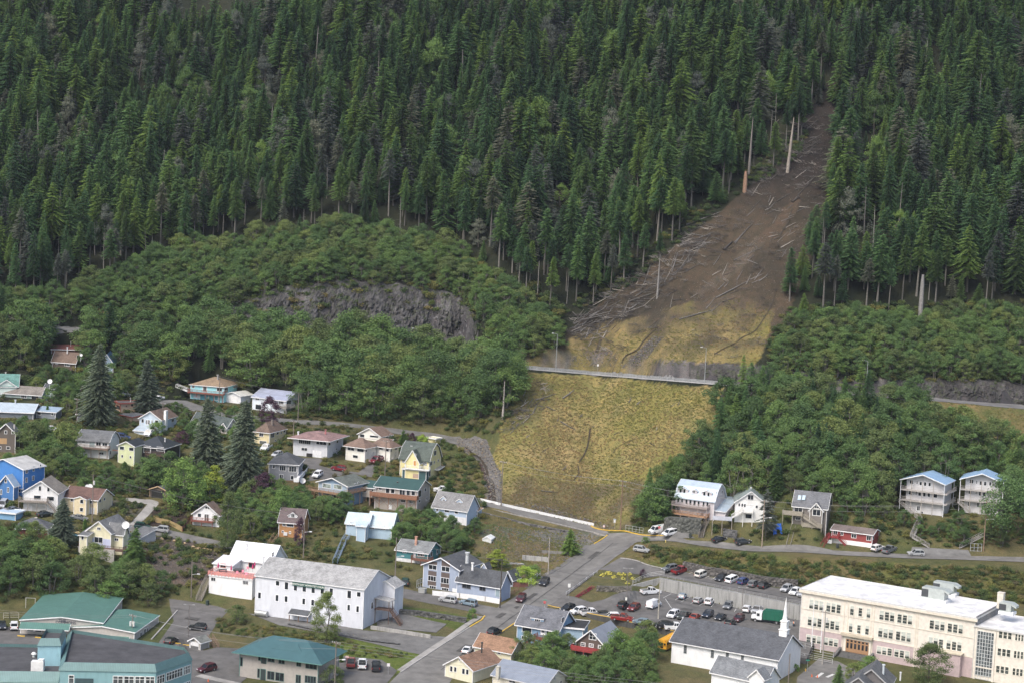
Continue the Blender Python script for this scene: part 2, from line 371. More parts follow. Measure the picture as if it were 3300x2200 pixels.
# ------------------------------------------------------------------ scatter with geometry nodes (one object of stuff)
def scatter(name, P, rot, scl, idx, protos, label, cat):
 me = bpy.data.meshes.new(name); me.vertices.add(len(P)); me.vertices.foreach_set('co', np.asarray(P, np.float32).ravel())
 a = me.attributes.new('rot', 'FLOAT_VECTOR', 'POINT'); a.data.foreach_set('vector', np.asarray(rot, np.float32).ravel())
 a = me.attributes.new('scl', 'FLOAT_VECTOR', 'POINT'); a.data.foreach_set('vector', np.asarray(scl, np.float32).ravel())
 a = me.attributes.new('idx', 'INT', 'POINT'); a.data.foreach_set('value', np.asarray(idx, np.int32))
 me.update(); o = bpy.data.objects.new(name, me); COL.objects.link(o)
 ng = bpy.data.node_groups.new(name + '_scatter', 'GeometryNodeTree')
 ng.interface.new_socket('Geometry',in_out='INPUT',socket_type='NodeSocketGeometry'); ng.interface.new_socket('Geometry',in_out='OUTPUT',socket_type='NodeSocketGeometry')
 gi = ng.nodes.new('NodeGroupInput'); go = ng.nodes.new('NodeGroupOutput'); join = ng.nodes.new('GeometryNodeJoinGeometry')
 def attr(nm, ty):
  n = ng.nodes.new('GeometryNodeInputNamedAttribute'); n.data_type = ty; n.inputs[0].default_value = nm
  return [s for s in n.outputs if s.enabled][0]
 ro = attr('rot', 'FLOAT_VECTOR'); sl = attr('scl', 'FLOAT_VECTOR'); ix = attr('idx', 'INT')
 for k, po in enumerate(protos):
  oi = ng.nodes.new('GeometryNodeObjectInfo'); oi.inputs['Object'].default_value = po; oi.inputs['As Instance'].default_value = True
  cmp = ng.nodes.new('FunctionNodeCompare'); cmp.data_type = 'INT'; cmp.operation = 'EQUAL'
  ii = [s for s in cmp.inputs if s.enabled]; ng.links.new(ix, ii[0]); ii[1].default_value = k
  ip = ng.nodes.new('GeometryNodeInstanceOnPoints'); ng.links.new(gi.outputs[0], ip.inputs['Points'])
  ng.links.new(cmp.outputs[0], ip.inputs['Selection']); ng.links.new(oi.outputs['Geometry'], ip.inputs['Instance'])
  ng.links.new(ro, ip.inputs['Rotation']); ng.links.new(sl, ip.inputs['Scale']); ng.links.new(ip.outputs[0], join.inputs[0])
 ng.links.new(join.outputs[0], go.inputs[0])
 md = o.modifiers.new('scatter', 'NODES'); md.node_group = ng
 tag(o, label, cat, kind='stuff'); return o
def proto(name, me): return bpy.data.objects.new(name, me)   # not linked to the scene
def combine(parts):
 """list of (V,F,mat_index) -> merged arrays"""
 vs = []; fs = []; ms = []; n = 0
 for V, F, k in parts: vs.append(V); fs.append(np.asarray(F) + n); ms += [k] * len(F); n += len(V)
 return np.concatenate(vs), np.concatenate(fs), ms
# ------------------------------------------------------------------ plants
def trunk_arr(pts, rad, n=6):
 V = []; F = []
 for (p, r) in zip(pts, rad):
  for k in range(n): V.append((p[0] + r * math.cos(2 * math.pi * k / n), p[1] + r * math.sin(2 * math.pi * k / n), p[2]))
 for i in range(len(pts) - 1):
  for k in range(n):
   a = i * n + k; b = i * n + (k + 1) % n; c = a + n; d = b + n; F += [(a, b, d), (a, d, c)]
 return V, F
def limb(V, F, p, q, r0, r1, n=4):
 p = np.array(p, float); q = np.array(q, float); d = q - p; d = d / (np.linalg.norm(d) + 1e-9)
 u = np.cross(d, (0, 0, 1.0));
 if np.linalg.norm(u) < .05: u = np.array((1.0, 0, 0))
 u /= np.linalg.norm(u); w = np.cross(d, u); b = len(V)
 for c, r in ((p, r0), (q, r1)):
  for k in range(n): V.append(tuple(c + (u * math.cos(2 * math.pi * k / n) + w * math.sin(2 * math.pi * k / n)) * r))
 for k in range(n):
  a = b + k; e = b + (k + 1) % n; F += [(a, e, e + n), (a, e + n, a + n)]
def conifer(seed, H=22, rad=3.2, cb=0.12, droop=.25, gaps=.1, shape=.72, step=.55, fr=(.55, 1.0)):
 rg = np.random.RandomState(seed); lean = rg.uniform(-.012, .012, 2)
 tp = [(lean[0] * z * z / H, lean[1] * z * z / H, z) for z in np.linspace(-1.5, H, 8)]
 tr = [max(.03, .30 * H / 22 * (1 - (p[2]) / H) ** .8 + .02) for p in tp]
 TV, TF = trunk_arr(tp, tr)
 V = []; F = []
 z = cb * H; asym = rg.uniform(0, 6.28)
 while z < H - .2:
  t = (z / H - cb) / (1 - cb); rr = rad * (1 - t) ** shape * (1.0 if t > .12 else .65 + t * 3) + .12
  nb = max(4, int(5 + rr * 1.6)); ph = rg.uniform(0, 6.28)
  for k in range(nb):
   if rg.rand() < gaps: continue
   az = ph + 6.283 * k / nb + rg.uniform(-.3, .3); ln = rr * rg.uniform(.62, 1.15) * (1 + .18 * math.cos(az - asym))
   ca, sa = math.cos(az), math.sin(az); dz = -droop * ln - rg.uniform(0, .2) + (t - .4) * .5 * ln * .3
   z0 = z + rg.uniform(-.2, .2); cx = lean[0] * z * z / H; cy = lean[1] * z * z / H
   m = max(3, int(ln / .55) + 2)
   for j in range(m):
    s = (j + .6) / m; px = ln * s; pz = z0 + dz * s * s
    w = (.5 + .8 * (1 - s)) * rg.uniform(*fr) * min(1, ln / 1.2)
    for sd in (-1, 1):
     a0 = np.array((px - .35, 0, pz + .04)); a1 = np.array((px + .42, sd * .05, pz))
     a2 = np.array((px + rg.uniform(0, .45), sd * w, pz - rg.uniform(.05, .38) * w - .03))
     b = len(V)
     for q in (a0, a1, a2): V.append((cx + q[0] * ca - q[1] * sa, cy + q[0] * sa + q[1] * ca, q[2]))
     F.append((b, b + 1, b + 2))
   b = len(V); hz = rg.uniform(.25, .5)
   for q in ((ln * .35,0,z0 + dz * .12),(ln,0,z0 + dz),(ln * .75,0,z0 + dz * .6 - hz)): V.append((cx + q[0] * ca - q[1] * sa,cy + q[0] * sa + q[1] * ca,q[2]))
   F.append((b, b + 1, b + 2))
  z += step * rg.uniform(.75, 1.25) * (1 if t < .8 else .7)
 for k in range(5):
  a = rg.uniform(0,6.28); b = len(V); V += [tp[-1],(tp[-1][0] + .3 * math.cos(a),tp[-1][1] + .3 * math.sin(a),H - .8),(tp[-1][0] + .3 * math.cos(a + 1),tp[-1][1] + .3 * math.sin(a + 1),H - .9)]; F.append((b,b + 1,b + 2))
 return (np.array(TV), np.array(TF)), (np.array(V), np.array(F))
def snag(seed, H=18, branches=26, rr=1.8):
 rg = np.random.RandomState(seed); l = rg.uniform(-.03, .03, 2)
 tp = [(l[0] * z,l[1] * z,z) for z in np.linspace(-1,H,6)]; TV,TF = trunk_arr(tp,[.26,.24,.2,.16,.11,.05] if branches > 3 else [.27,.25,.235,.22,.2,.12])
 TV = list(map(tuple, TV))
 for k in range(branches):
  z = H * rg.uniform(.3, .98); a = rg.uniform(0, 6.28); ln = rr * (1.15 - z / H) * rg.uniform(.5, 1.3) + .3
  limb(TV, TF, (l[0] * z, l[1] * z, z), (l[0] * z + ln * math.cos(a), l[1] * z + ln * math.sin(a), z + rg.uniform(-.5, .25) * ln), .045, .015, 3)
 return np.array(TV), np.array(TF)
def leaves(rg, c, rad, n, size, flat=.5):
 d = rg.normal(size=(n, 3)); d /= np.linalg.norm(d, axis=1)[:, None]; rr = rg.rand(n, 1) ** .45
 P = c + d * rr * rad
 nrm = d * .7 + rg.normal(size=(n, 3)) * .5 + np.array((0, 0, flat)); nrm /= np.linalg.norm(nrm, axis=1)[:, None]
 u = np.cross(nrm, rg.normal(size=(n, 3))); u /= np.linalg.norm(u, axis=1)[:, None]; w = np.cross(nrm, u)
 s = size * rg.uniform(.6, 1.35, (n, 1))
 V = np.stack([P - u * s, P + w * s * .55, P + u * s, P - w * s * .55], 1).reshape(-1, 3)
 F = np.arange(n * 4).reshape(-1, 4); return V, np.concatenate([F[:, [0, 1, 2]], F[:, [0, 2, 3]]])
def broad(seed, H=9, rad=3.4, nc=34, nl=70, size=.2, cb=.25, stems=3, cone=0.0, pale=False):
 rg = np.random.RandomState(seed); V = []; F = []; n = 0; TV = []; TF = []
 cs = []
 for k in range(nc):
  t = rg.rand() ** .8; a = rg.uniform(0, 6.28); prof = math.sqrt(max(0.03, 1 - (2 * t - 1 + .15) ** 2)) * (1 - cone * t)
  r = rad * prof * rg.uniform(.35,1.0) ** .6; cs.append((r * math.cos(a),r * math.sin(a),H * (cb + (1 - cb) * t * .93),rg.uniform(.55,1.05) * rad * .34))
 for s in range(stems):
  a = rg.uniform(0,6.28); p = np.array((.2 * math.cos(a) * (stems > 1),.2 * math.sin(a) * (stems > 1),-.8)); q = np.array((rad * .28 * math.cos(a),rad * .28 * math.sin(a),H * .5))
  limb(TV, TF, p, q, .16 * H / 9, .1 * H / 9, 5)
  for c in cs[s::stems][:7]: limb(TV, TF, q if c[2] > H * .5 else (p * .5 + q * .5), c[:3], .06 * H / 9, .02, 3)
 for c in cs:
  v, f = leaves(rg, np.array(c[:3]), c[3] * np.array((1.15, 1.15, .75)), nl, size); V.append(v); F.append(f + n); n += len(v)
 return (np.array(TV), np.array(TF)), (np.concatenate(V), np.concatenate(F))
def shrub_arr(seed, rad=1.3, H=1.4, nl=420, size=.13):
 rg = np.random.RandomState(seed); V = []; F = []; n = 0
 for k in range(7):
  a = rg.uniform(0,6.28); r = rad * rg.uniform(0,.65); v,f = leaves(rg,np.array((r * math.cos(a),r * math.sin(a),H * rg.uniform(.3,.62))),np.array((rad * .5,rad * .5,H * .42)),nl // 7,size,.7)
  V.append(v); F.append(f + n); n += len(v)
 return np.concatenate(V), np.concatenate(F)
# ------------------------------------------------------------------ photo crops used to read off coordinates
ZT = {0: (0,0,1.0),1: (0,1080,.2423),2: (500,1180,.2168),3: (900,1320,.2551),4: (0,1440,.2423),5: (500,1500,.2232),6: (0,1800,.2806),7: (640,1720,.3061),
      8: (1240,1680,.2126),9: (1380,1900,.2636),10: (1640,1700,.2168),11: (2100,1780,.2296),12: (2540,1800,.3231),13: (2100,1480,.2551),14: (2600,1460,.2976),15: (1450,1380,.2976),16: (1500,1100,.4252),17: (2440,1900,.64)}
ZC = [0]
def zm(k): ZC[0] = k
def Q(x, y):
 a, b, k = ZT[ZC[0]]; return (a + x * k, b + y * k)
def QL(pts): return [Q(*p) for p in pts]
WHITE = (.80, .81, .82); TRIM = (.78, .78, .78)
VOLS = []; CARVE = []
class Vol:
 """one rectangular block of a house, fixed by the photo positions of its eave corners"""
 def __init__(s, L, C, Rx, base, D=None, az=None, ground=None):
  L = Q(*L); C = Q(*C); Rx = Q(Rx, 0)[0] if Rx is not None else None; by = Q(0, base)[1]
  if ground is None: g = G(C[0] - (by - C[1]) * .045, by)
  else: g = ground
  d = np.linalg.norm(g - CAM); r = rays(*C); r = r / r[1]; P = CAM + r * g[1]; s.H = P[2] - g[2]; s.PC = P
  PL = Gz(L[0], L[1], P[2]) if abs((L[1] - 0)) else None
  v = PL - P; a = math.atan2(v[1], -v[0]) if az is None else R(az)
  if az is None: a = min(max(a, R(-12)), R(75))
  s.az = a; s.ex = np.array([math.cos(a), -math.sin(a), 0]); s.ey = np.array([math.sin(a), math.cos(a), 0])
  # width and depth so that the corner pixels match
  def solve(dirv, px):
   lo, hi = 0.0, 60.0
   f = lambda t: proj(P + dirv * t)[0] - px
   s0 = f(0.0);
   for _ in range(40):
    m = (lo + hi) / 2
    if (f(m) > 0) == (s0 > 0): lo = m
    else: hi = m
   return lo
  s.W = solve(-s.ex, L[0]); s.D = D if D is not None else min(max(11, s.W * 1.1), max(4.5 if s.W > 5 else 2.5, solve(s.ey, Rx)))
  s.O = np.array([P[0], P[1], g[2]]); s.root = None; VOLS.append(s)
 def T(s, p):
  q = s.O - s.org + s.ex * p[0] + s.ey * p[1]; return (q[0], q[1], q[2] + p[2])
 def onF(s, x, y, plane=0.0):
  x, y = Q(x, y); r = rays(x, y); n = s.ey; t = ((s.O + s.ey * plane - CAM) @ n) / (r @ n); q = CAM + r * t - s.O; return q @ s.ex, q[2]
 def onR(s, x, y, plane=0.0):
  x, y = Q(x, y); r = rays(x, y); n = s.ex; t = ((s.O + s.ex * plane - CAM) @ n) / (r @ n); q = CAM + r * t - s.O; return q @ s.ey, q[2]
 def m(s):
  b = MB(); b.T = s.T; return b
 def pxm(s, dy):   # zoom pixels -> metres of height here
  return dy * ZT[ZC[0]][2] * (s.O[1] / FPX) * 1.01
def slab(b, pts, th=.22):
 b.prism([tuple(p) for p in pts], th)
def roof_parts(v, kind, rise, oh, wm, rm, part='roof', th=.24, trim=TRIM, wall=True, below=3.0, gf=None):
 W, D, H = v.W, v.D, v.H; g = v.m(); wb = v.m(); rb = v.m(); tb = v.m(); o = oh
 below = below + 2.5 if below > .5 else below
 if wall: wb.box(-W, 0, 0, D, -below, H - .02)
 if kind == 'x':
  k = rise / (D / 2); zr = H + rise; ze = H - o * k
  slab(rb,[(-W - o,-o,ze),(o,-o,ze),(o,D / 2,zr),(-W - o,D / 2,zr)],th); slab(rb,[(o,D + o,ze),(-W - o,D + o,ze),(-W - o,D / 2,zr),(o,D / 2,zr)],th)
  for x in (-W,-.02): wb.prism([(x,0.01,H - .03),(x,D - .01,H - .03),(x,D / 2,zr - .24)],None,[(x + .02,0.01,H - .03),(x + .02,D - .01,H - .03),(x + .02,D / 2,zr - .24)])
  for x in (-W - o - .05,o): tb.bar((x + .02,-o,ze - .1),(x + .02,D / 2,zr - .08),.06,.26); tb.bar((x + .02,D + o,ze - .1),(x + .02,D / 2,zr - .08),.06,.26)
  tb.bar((-W - o, -o - .03, ze - .12), (o, -o - .03, ze - .12), .08, .22)
 elif kind == 'y':
  k = rise / (W / 2); zr = H + rise; ze = H - o * k; c = -W / 2
  slab(rb,[(-W - o,-o,ze),(c,-o,zr),(c,D + o,zr),(-W - o,D + o,ze)],th); slab(rb,[(c,-o,zr),(o,-o,ze),(o,D + o,ze),(c,D + o,zr)],th)
  for y in (0.0,D - .02): wb.prism([(-W + .01,y,H - .03),(-.01,y,H - .03),(c,y,zr - .24)],None,[(-W + .01,y + .02,H - .03),(-.01,y + .02,H - .03),(c,y + .02,zr - .24)])
  tb.bar((-W - o, -o - .03, ze - .1), (c, -o - .03, zr - .08), .06, .26); tb.bar((o, -o - .03, ze - .1), (c, -o - .03, zr - .08), .06, .26)
  tb.bar((o + .03, -o, ze - .12), (o + .03, D + o, ze - .12), .08, .2)
 elif kind == 'hip':
  a = min(W, D) / 2 + o; zr = H + rise; ze = H - .02
  A, B, C_, D_ = (-W - o, -o, ze), (o, -o, ze), (o, D + o, ze), (-W - o, D + o, ze)
  if W >= D: p, q = (-W - o + a, D / 2, zr), (o - a, D / 2, zr); fs = [[A, B, q, p], [B, C_, q], [C_, D_, p, q], [D_, A, p]]
  else: p, q = (-W / 2, -o + a, zr), (-W / 2, D + o - a, zr); fs = [[A, B, p], [B, C_, q, p], [C_, D_, q], [D_, A, p, q]]
  for f in fs: rb.face(f)
  rb.face([(x, y, z - .0) for x, y, z in (D_, C_, B, A)][::1])
  tb.bar((-W - o, -o - .04, ze - .1), (o, -o - .04, ze - .1), .08, .2); tb.bar((o + .04, -o, ze - .1), (o + .04, D + o, ze - .1), .08, .2)
  rb.box(-W - o + .01, o - .01, -o + .01, D + o - .01, ze - .2, ze - .02)
 elif kind == 'flat':
  rb.box(-W - o,o,-o,D + o,H,H + .18); tb.box(-W - o - .04,o + .04,-o - .06,-o - .005,H - .1,H + .32); tb.box(o + .005,o + .06,-o,D + o,H - .1,H + .32)
  tb.box(-W - o - .06, -W - o - .005, -o, D + o, H - .1, H + .32); tb.box(-W - o, o, D + o + .005, D + o + .06, H - .1, H + .32)
 elif kind == 'shed':
  zr = H + rise; slab(rb, [(-W - o, -o, H - .05), (o, -o, H - .05), (o, D + o, zr), (-W - o, D + o, zr)], th)
  for x in (-W,-.02): wb.prism([(x,0.01,H - .03),(x,D - .01,H - .03),(x,D - .01,zr - .3)],None,[(x + .02,0.01,H - .03),(x + .02,D - .01,H - .03),(x + .02,D - .01,zr - .3)])
  tb.bar((-W - o, -o - .03, H - .12), (o, -o - .03, H - .12), .08, .22); tb.bar((o + .03, -o, H - .15), (o + .03, D + o, zr - .1), .06, .24)
 elif kind == 'gambrel':
  zr = H + rise; zk = H + rise * .68; d = D * .22; ze = H - .25
  for (p0, p1, z0, z1) in ((-o, d, ze, zk), (d, D / 2, zk, zr)):
   slab(rb, [(-W - o, p0, z0), (o, p0, z0), (o, p1, z1), (-W - o, p1, z1)], th)
  for (p0, p1, z0, z1) in ((D + o, D - d, ze, zk), (D - d, D / 2, zk, zr)):
   slab(rb, [(o, p0, z0), (-W - o, p0, z0), (-W - o, p1, z1), (o, p1, z1)], th)
  for x in (-W,-.02): wb.prism([(x,0.1,H - .03),(x,D - .1,H - .03),(x,D - d,zk - .22),(x,D / 2,zr - .24),(x,d,zk - .22)],None,[(x + .02,0.1,H - .03),(x + .02,D - .1,H - .03),(x + .02,D - d,zk - .22),(x + .02,D / 2,zr - .24),(x + .02,d,zk - .22)])
  for x in (-W - o, o):
   tb.bar((x,-o,ze - .1),(x,d,zk - .08),.06,.24); tb.bar((x,d,zk - .08),(x,D / 2,zr - .08),.06,.24); tb.bar((x,D + o,ze - .1),(x,D - d,zk - .08),.06,.24); tb.bar((x,D - d,zk - .08),(x,D / 2,zr - .08),.06,.24)
 # corner boards
 if wall and kind != 'none':
  for x, y in ((-W, 0), (0, 0), (0, D)): tb.box(x - .07, x + .07, y - .07, y + .07, -below, H - .15)
 if wall or wb.v: wb.build('wall', wm, v.root)
 if rb.v:
  r = rb.build(part, rm, v.root); v.roof = r
  if tb.v: tb.build('trim', plain(trim), r)
class House:
 def __init__(s, name, label, cat, v, roof, rise, wall, roofm, oh=.45, below=3.0, group=None, trim=TRIM):
  CARVE.append(v); s.root = empty(name, v.O); tag(s.root, label, cat, group); s.wm = wall; s.rm = roofm; s.v0 = v; s.trim = trim
  s.vol(v, roof, rise, oh=oh, below=below)
 def vol(s, v, roof, rise, wall=None, roofm=None, oh=.4, below=3.0, part='roof', trim=None):
  v.root = s.root; v.org = s.v0.O; roof_parts(v,roof,v.pxm(rise) if rise else 0,oh,wall or s.wm,roofm or s.rm,part,below=below,trim=trim or s.trim,wall=True); return v
 # windows, doors ------------------------------------------------
 def win(s, rects, face='F', v=None, mull=2, rows=1, fr=.11, col=None, pc=None, name='window', plane=0.0, out=.07, blind=False):
  v = v or s.v0; col = col or s.trim
  for r in rects:
   x0, y0, x1, y1 = r[:4]; m = r[4] if len(r) > 4 else mull; xm = (x0 + x1) / 2
   f = v.onF if face == 'F' else v.onR
   a0, _ = f(x0, (y0 + y1) / 2, plane); a1, _ = f(x1, (y0 + y1) / 2, plane); _, z1 = f(xm, y0, plane); _, z0 = f(xm, y1, plane)
   if a1 < a0: a0, a1 = a1, a0
   b = v.m(); p = v.m(); w = fr
   def bx(mb, u0, u1, w0, w1, d0, d1):
    if face == 'F': mb.box(u0, u1, plane - d1, plane - d0, w0, w1)
    else: mb.box(plane + d0, plane + d1, u0, u1, w0, w1)
   bx(b,a0,a1,z1 - w,z1,.0,out); bx(b,a0,a1,z0,z0 + w,.0,out + .03); bx(b,a0,a0 + w,z0 + w,z1 - w,.0,out); bx(b,a1 - w,a1,z0 + w,z1 - w,.0,out)
   for k in range(1, m): u = a0 + (a1 - a0) * k / m; bx(b, u - .035, u + .035, z0 + w, z1 - w, .0, out - .01)
   for k in range(1, rows): u = z0 + (z1 - z0) * k / rows; bx(b, a0 + w, a1 - w, u - .03, u + .03, .0, out - .015)
   bx(p, a0 + w * .5, a1 - w * .5, z0 + w * .5, z1 - w * .5, .005, .035)
   o = b.build(name, plain(col), s.root); p.build('pane', glass(pc) if pc else glass(), o)
   if blind: bb = v.m(); bx(bb,a0 + w,a1 - w,z1 - (z1 - z0) * random.choice((.35,.5,.6,.6,.15)),z1 - w,.035,.05); bb.build('blind',plain((.50,.53,.48)),o)
 def panel(s, rects, col, face='F', v=None, name='door', out=.06, mat=None, plane=0.0):
  v = v or s.v0
  for x0, y0, x1, y1 in rects:
   f = v.onF if face == 'F' else v.onR; a0,_ = f(x0,(y0 + y1) / 2,plane); a1,_ = f(x1,(y0 + y1) / 2,plane); _,z1 = f((x0 + x1) / 2,y0,plane); _,z0 = f((x0 + x1) / 2,y1,plane)
   if a1 < a0: a0, a1 = a1, a0
   b = v.m()
   if face == 'F': b.box(a0, a1, plane - out, plane - .0, z0, z1)
   else: b.box(plane, plane + out, a0, a1, z0, z1)
   o = b.build(name, mat or plain(col), s.root)
   if 'door' in name:
    k = v.m(); w = .05
    if face == 'F':
     k.box(a0 - .1, a0, -out - .03, 0, z0, z1 + .1); k.box(a1, a1 + .1, -out - .03, 0, z0, z1 + .1); k.box(a0, a1, -out - .03, 0, z1, z1 + .1)
     k.build('door_frame', plain(s.trim), o)
 def deck(s,x0,x1,y,depth=1.8,v=None,col=(.20,.10,.07),rail=1.0,posts=True,wrap=0.0,name='deck',solid=False,face='F',brace=False,roofp=False):
  """platform whose outer rim runs between photo columns x0..x1 at row y (row at the middle of the rim)"""
  v = v or s.v0; xm = (x0 + x1) / 2
  if face == 'F':
   a0, _ = v.onF(x0, y, -depth); a1, _ = v.onF(x1, y, -depth); _, z = v.onF(xm, y, -depth)
  else:
   a0, _ = v.onR(x0, y, depth); a1, _ = v.onR(x1, y, depth); _, z = v.onR(xm, y, depth)
  if a1 < a0: a0, a1 = a1, a0
  def P3(a, d, zz): return (a, -d, zz) if face == 'F' else (d, a, zz)
  b = v.m(); r = v.m(); p = v.m()
  def B(mb, u0, u1, d0, d1, z0, z1):
   if face == 'F': mb.box(u0, u1, -d1, -d0, z0, z1)
   else: mb.box(d0, d1, u0, u1, z0, z1)
  B(b, a0, a1, .0, depth, z - .28, z)
  b.build(name, wood(col), s.root)
  if rail:
   runs = [((a0, 0), (a0, depth)), ((a0, depth), (a1, depth)), ((a1, depth), (a1, 0))]
   for (p0, q0) in runs:
    A = P3(p0[0], p0[1], z + rail); Bq = P3(q0[0], q0[1], z + rail); r.bar(A, Bq, .09, .07); L = math.hypot(q0[0] - p0[0], q0[1] - p0[1])
    r.bar(P3(p0[0], p0[1], z + .12), P3(q0[0], q0[1], z + .12), .06, .06)
    if solid: r.bar(P3(p0[0], p0[1], z + rail / 2), P3(q0[0], q0[1], z + rail / 2), .05, rail)
    n = max(1, int(L / (.24 if not solid else 1.2)))
    for k in range(n + 1):
     t = k / n; q = (p0[0] + (q0[0] - p0[0]) * t, p0[1] + (q0[1] - p0[1]) * t); th = .05 if k % 7 else .1
     r.bar(P3(q[0], q[1], z), P3(q[0], q[1], z + rail), th)
   r.build('railing', wood(col), s.root)
  if posts:
   n = max(2, int((a1 - a0) / 2.6) + 1)
   for k in range(n):
    u = a0 + .15 + (a1 - a0 - .3) * k / (n - 1); p = v.m(); zg = z - 2
    w = v.O + v.ex * (u if face == 'F' else depth) + v.ey * (-depth + .15 if face == 'F' else u); zg = float(Hh(w[0], w[1])) - v.O[2] - .3
    if zg < z - .3:
     p.bar(P3(u, depth - .15, zg), P3(u, depth - .15, z - .25), .16)
     if brace and k < n - 1:
      u2 = a0 + .15 + (a1 - a0 - .3) * (k + 1) / (n - 1); p.bar(P3(u,depth - .15,zg + .5),P3(u2,depth - .15,z - .4),.06); p.bar(P3(u2,depth - .15,zg + .5),P3(u,depth - .15,z - .4),.06)
     p.build('post', wood(col), s.root)
  return a0, a1, z
 def chimney(s, x, y, h=1.3, w=.55, col=(.5, .48, .46), v=None, pipe=False, row=None):
  """stack whose foot is seen at photo point x,y on the roof"""
  v = v or s.v0; X, Y = Q(x, y); r = rays(X, Y); t = (v.O[1] + v.D * .45) / r[1]; q = CAM + r * t - v.O
  a, d, z = q @ v.ex, q @ v.ey, q[2]; b = v.m()
  if pipe: b.tube([(a, d, z - 1), (a, d, z + h)], w / 2, 8); b.tube([(a, d, z + h), (a, d, z + h + .25)], w * .75, 8)
  else: b.box(a - w / 2,a + w / 2,d - w / 2,d + w / 2,z - 1.2,z + h); b.box(a - w / 2 - .06,a + w / 2 + .06,d - w / 2 - .06,d + w / 2 + .06,z + h,z + h + .12)
  b.build('chimney', plain(col, .4 if pipe else .8), s.root)
 def dormer(s, x0, x1, yt, ye, yb, v=None, wall=None, depth=2.6, fwd=.9, kind='y', panes=2, winr=None, arch=False):
  """roof window box: face spans x0..x1, eave row ye, foot row yb, peak row yt"""
  v = v or s.v0; xm = (x0 + x1) / 2; P = fwd; a0,_ = v.onF(x0,ye,P); a1,_ = v.onF(x1,ye,P); _,ze = v.onF(xm,ye,P); _,zb = v.onF(xm,yb,P); _,zt = v.onF(xm,yt,P)
  b = v.m(); rb = v.m(); c = (a0 + a1) / 2; o = .2
  b.box(a0, a1, P, P + depth, zb - .6, ze)
  if kind == 'y':
   b.prism([(a0, P, ze), (a1, P, ze), (c, P, zt - .12)], None, [(a0, P + depth, ze), (a1, P + depth, ze), (c, P + depth, zt - .12)])
   k = (zt - ze) / ((a1 - a0) / 2); slab(rb,[(a0 - o,P - o,ze - o * k),(c,P - o,zt),(c,P + depth + 1,zt),(a0 - o,P + depth + 1,ze - o * k)],.14); slab(rb,[(c,P - o,zt),(a1 + o,P - o,ze - o * k),(a1 + o,P + depth + 1,ze - o * k),(c,P + depth + 1,zt)],.14)
  else: slab(rb, [(a0 - o, P - o, ze), (a1 + o, P - o, ze), (a1 + o, P + depth, zt), (a0 - o, P + depth, zt)], .16)
  ob = b.build('dormer', wall or s.wm, s.root); rb.build('dormer_roof', s.rm, ob)
  t = v.m(); t.bar((a0 - o, P - o - .02, ze - .08), ((c if kind == 'y' else a1 + o), P - o - .02, (zt if kind == 'y' else ze) - .08), .05, .18)
  if kind == 'y': t.bar((a1 + o, P - o - .02, ze - .08), (c, P - o - .02, zt - .08), .05, .18)
  t.build('dormer_trim', plain(s.trim), ob)
  if winr: s.win(winr, v=v, plane=P, mull=panes)
def stairs(root, org, A, B, w=1.1, col=(.3, .28, .25), name='staircase', rail=True, white=False, label=None):
 """flight from world point A (bottom) to B (top)"""
 A = np.array(A,float); B = np.array(B,float); d = B - A; hv = np.array([d[0],d[1],0]); L = np.linalg.norm(hv); hv /= max(L,1e-6); sd = np.array([-hv[1],hv[0],0]) * w / 2
 b = MB(); o = np.array(org)
 n = max(3, int(abs(d[2]) / .19));
 for k in range(n):
  t = (k + .5) / n; p = A + d * t - o; b.bar(tuple(p - sd), tuple(p + sd), .28, .05)
 for q in (-1, 1): b.bar(tuple(A - o + sd * q), tuple(B - o + sd * q), .07, .28)
 ob = b.build(name, wood(col), root)
 if rail:
  r = MB()
  for q in (-1, 1):
   r.bar(tuple(A - o + sd * q + (0,0,1)),tuple(B - o + sd * q + (0,0,1)),.07,.09); r.bar(tuple(A - o + sd * q + (0,0,.5)),tuple(B - o + sd * q + (0,0,.5)),.05,.05)
   m = max(2, int(L / 1.0))
   for k in range(m + 1): p = A + d * k / m - o + sd * q; r.bar(tuple(p), tuple(p + (0, 0, 1)), .07)
  r.build('handrail', wood(col), root if root is not None else ob)
 return ob
def text_mesh(txt, size, depth=.05):
 c = bpy.data.curves.new('lettering', 'FONT'); c.body = txt; c.size = size; c.extrude = depth; c.align_x = 'CENTER'; c.align_y = 'CENTER'
 o = bpy.data.objects.new('lettering', c); COL.objects.link(o); bpy.context.view_layer.update()
 me = bpy.data.meshes.new_from_object(o.evaluated_get(bpy.context.evaluated_depsgraph_get())); bpy.data.objects.remove(o); return me
def put_text(txt, size, v, x, y, col, root, slope=0.0, depth=.04, face_off=.08, name='lettering', plane=0.0, zfix=None):
 a, z = v.onF(x, y, plane); z = z if zfix is None else zfix; me = text_mesh(txt, size, depth); me.materials.clear(); me.materials.append(plain(col))
 o = bpy.data.objects.new(name, me); COL.objects.link(o)
 p = v.O + v.ex * a + v.ey * (plane - face_off); ez = Vector((0, 0, 1)); ex = Vector(v.ex); n = ex.cross(ez)
 M = Matrix((ex, ez, n)).transposed().to_4x4(); M.translation = Vector((p - root.location if False else tuple(p - np.array(root.location)))) + ez * z
 o.parent = root; o.matrix_local = M @ Matrix.Rotation(slope, 4, 'Z'); return o
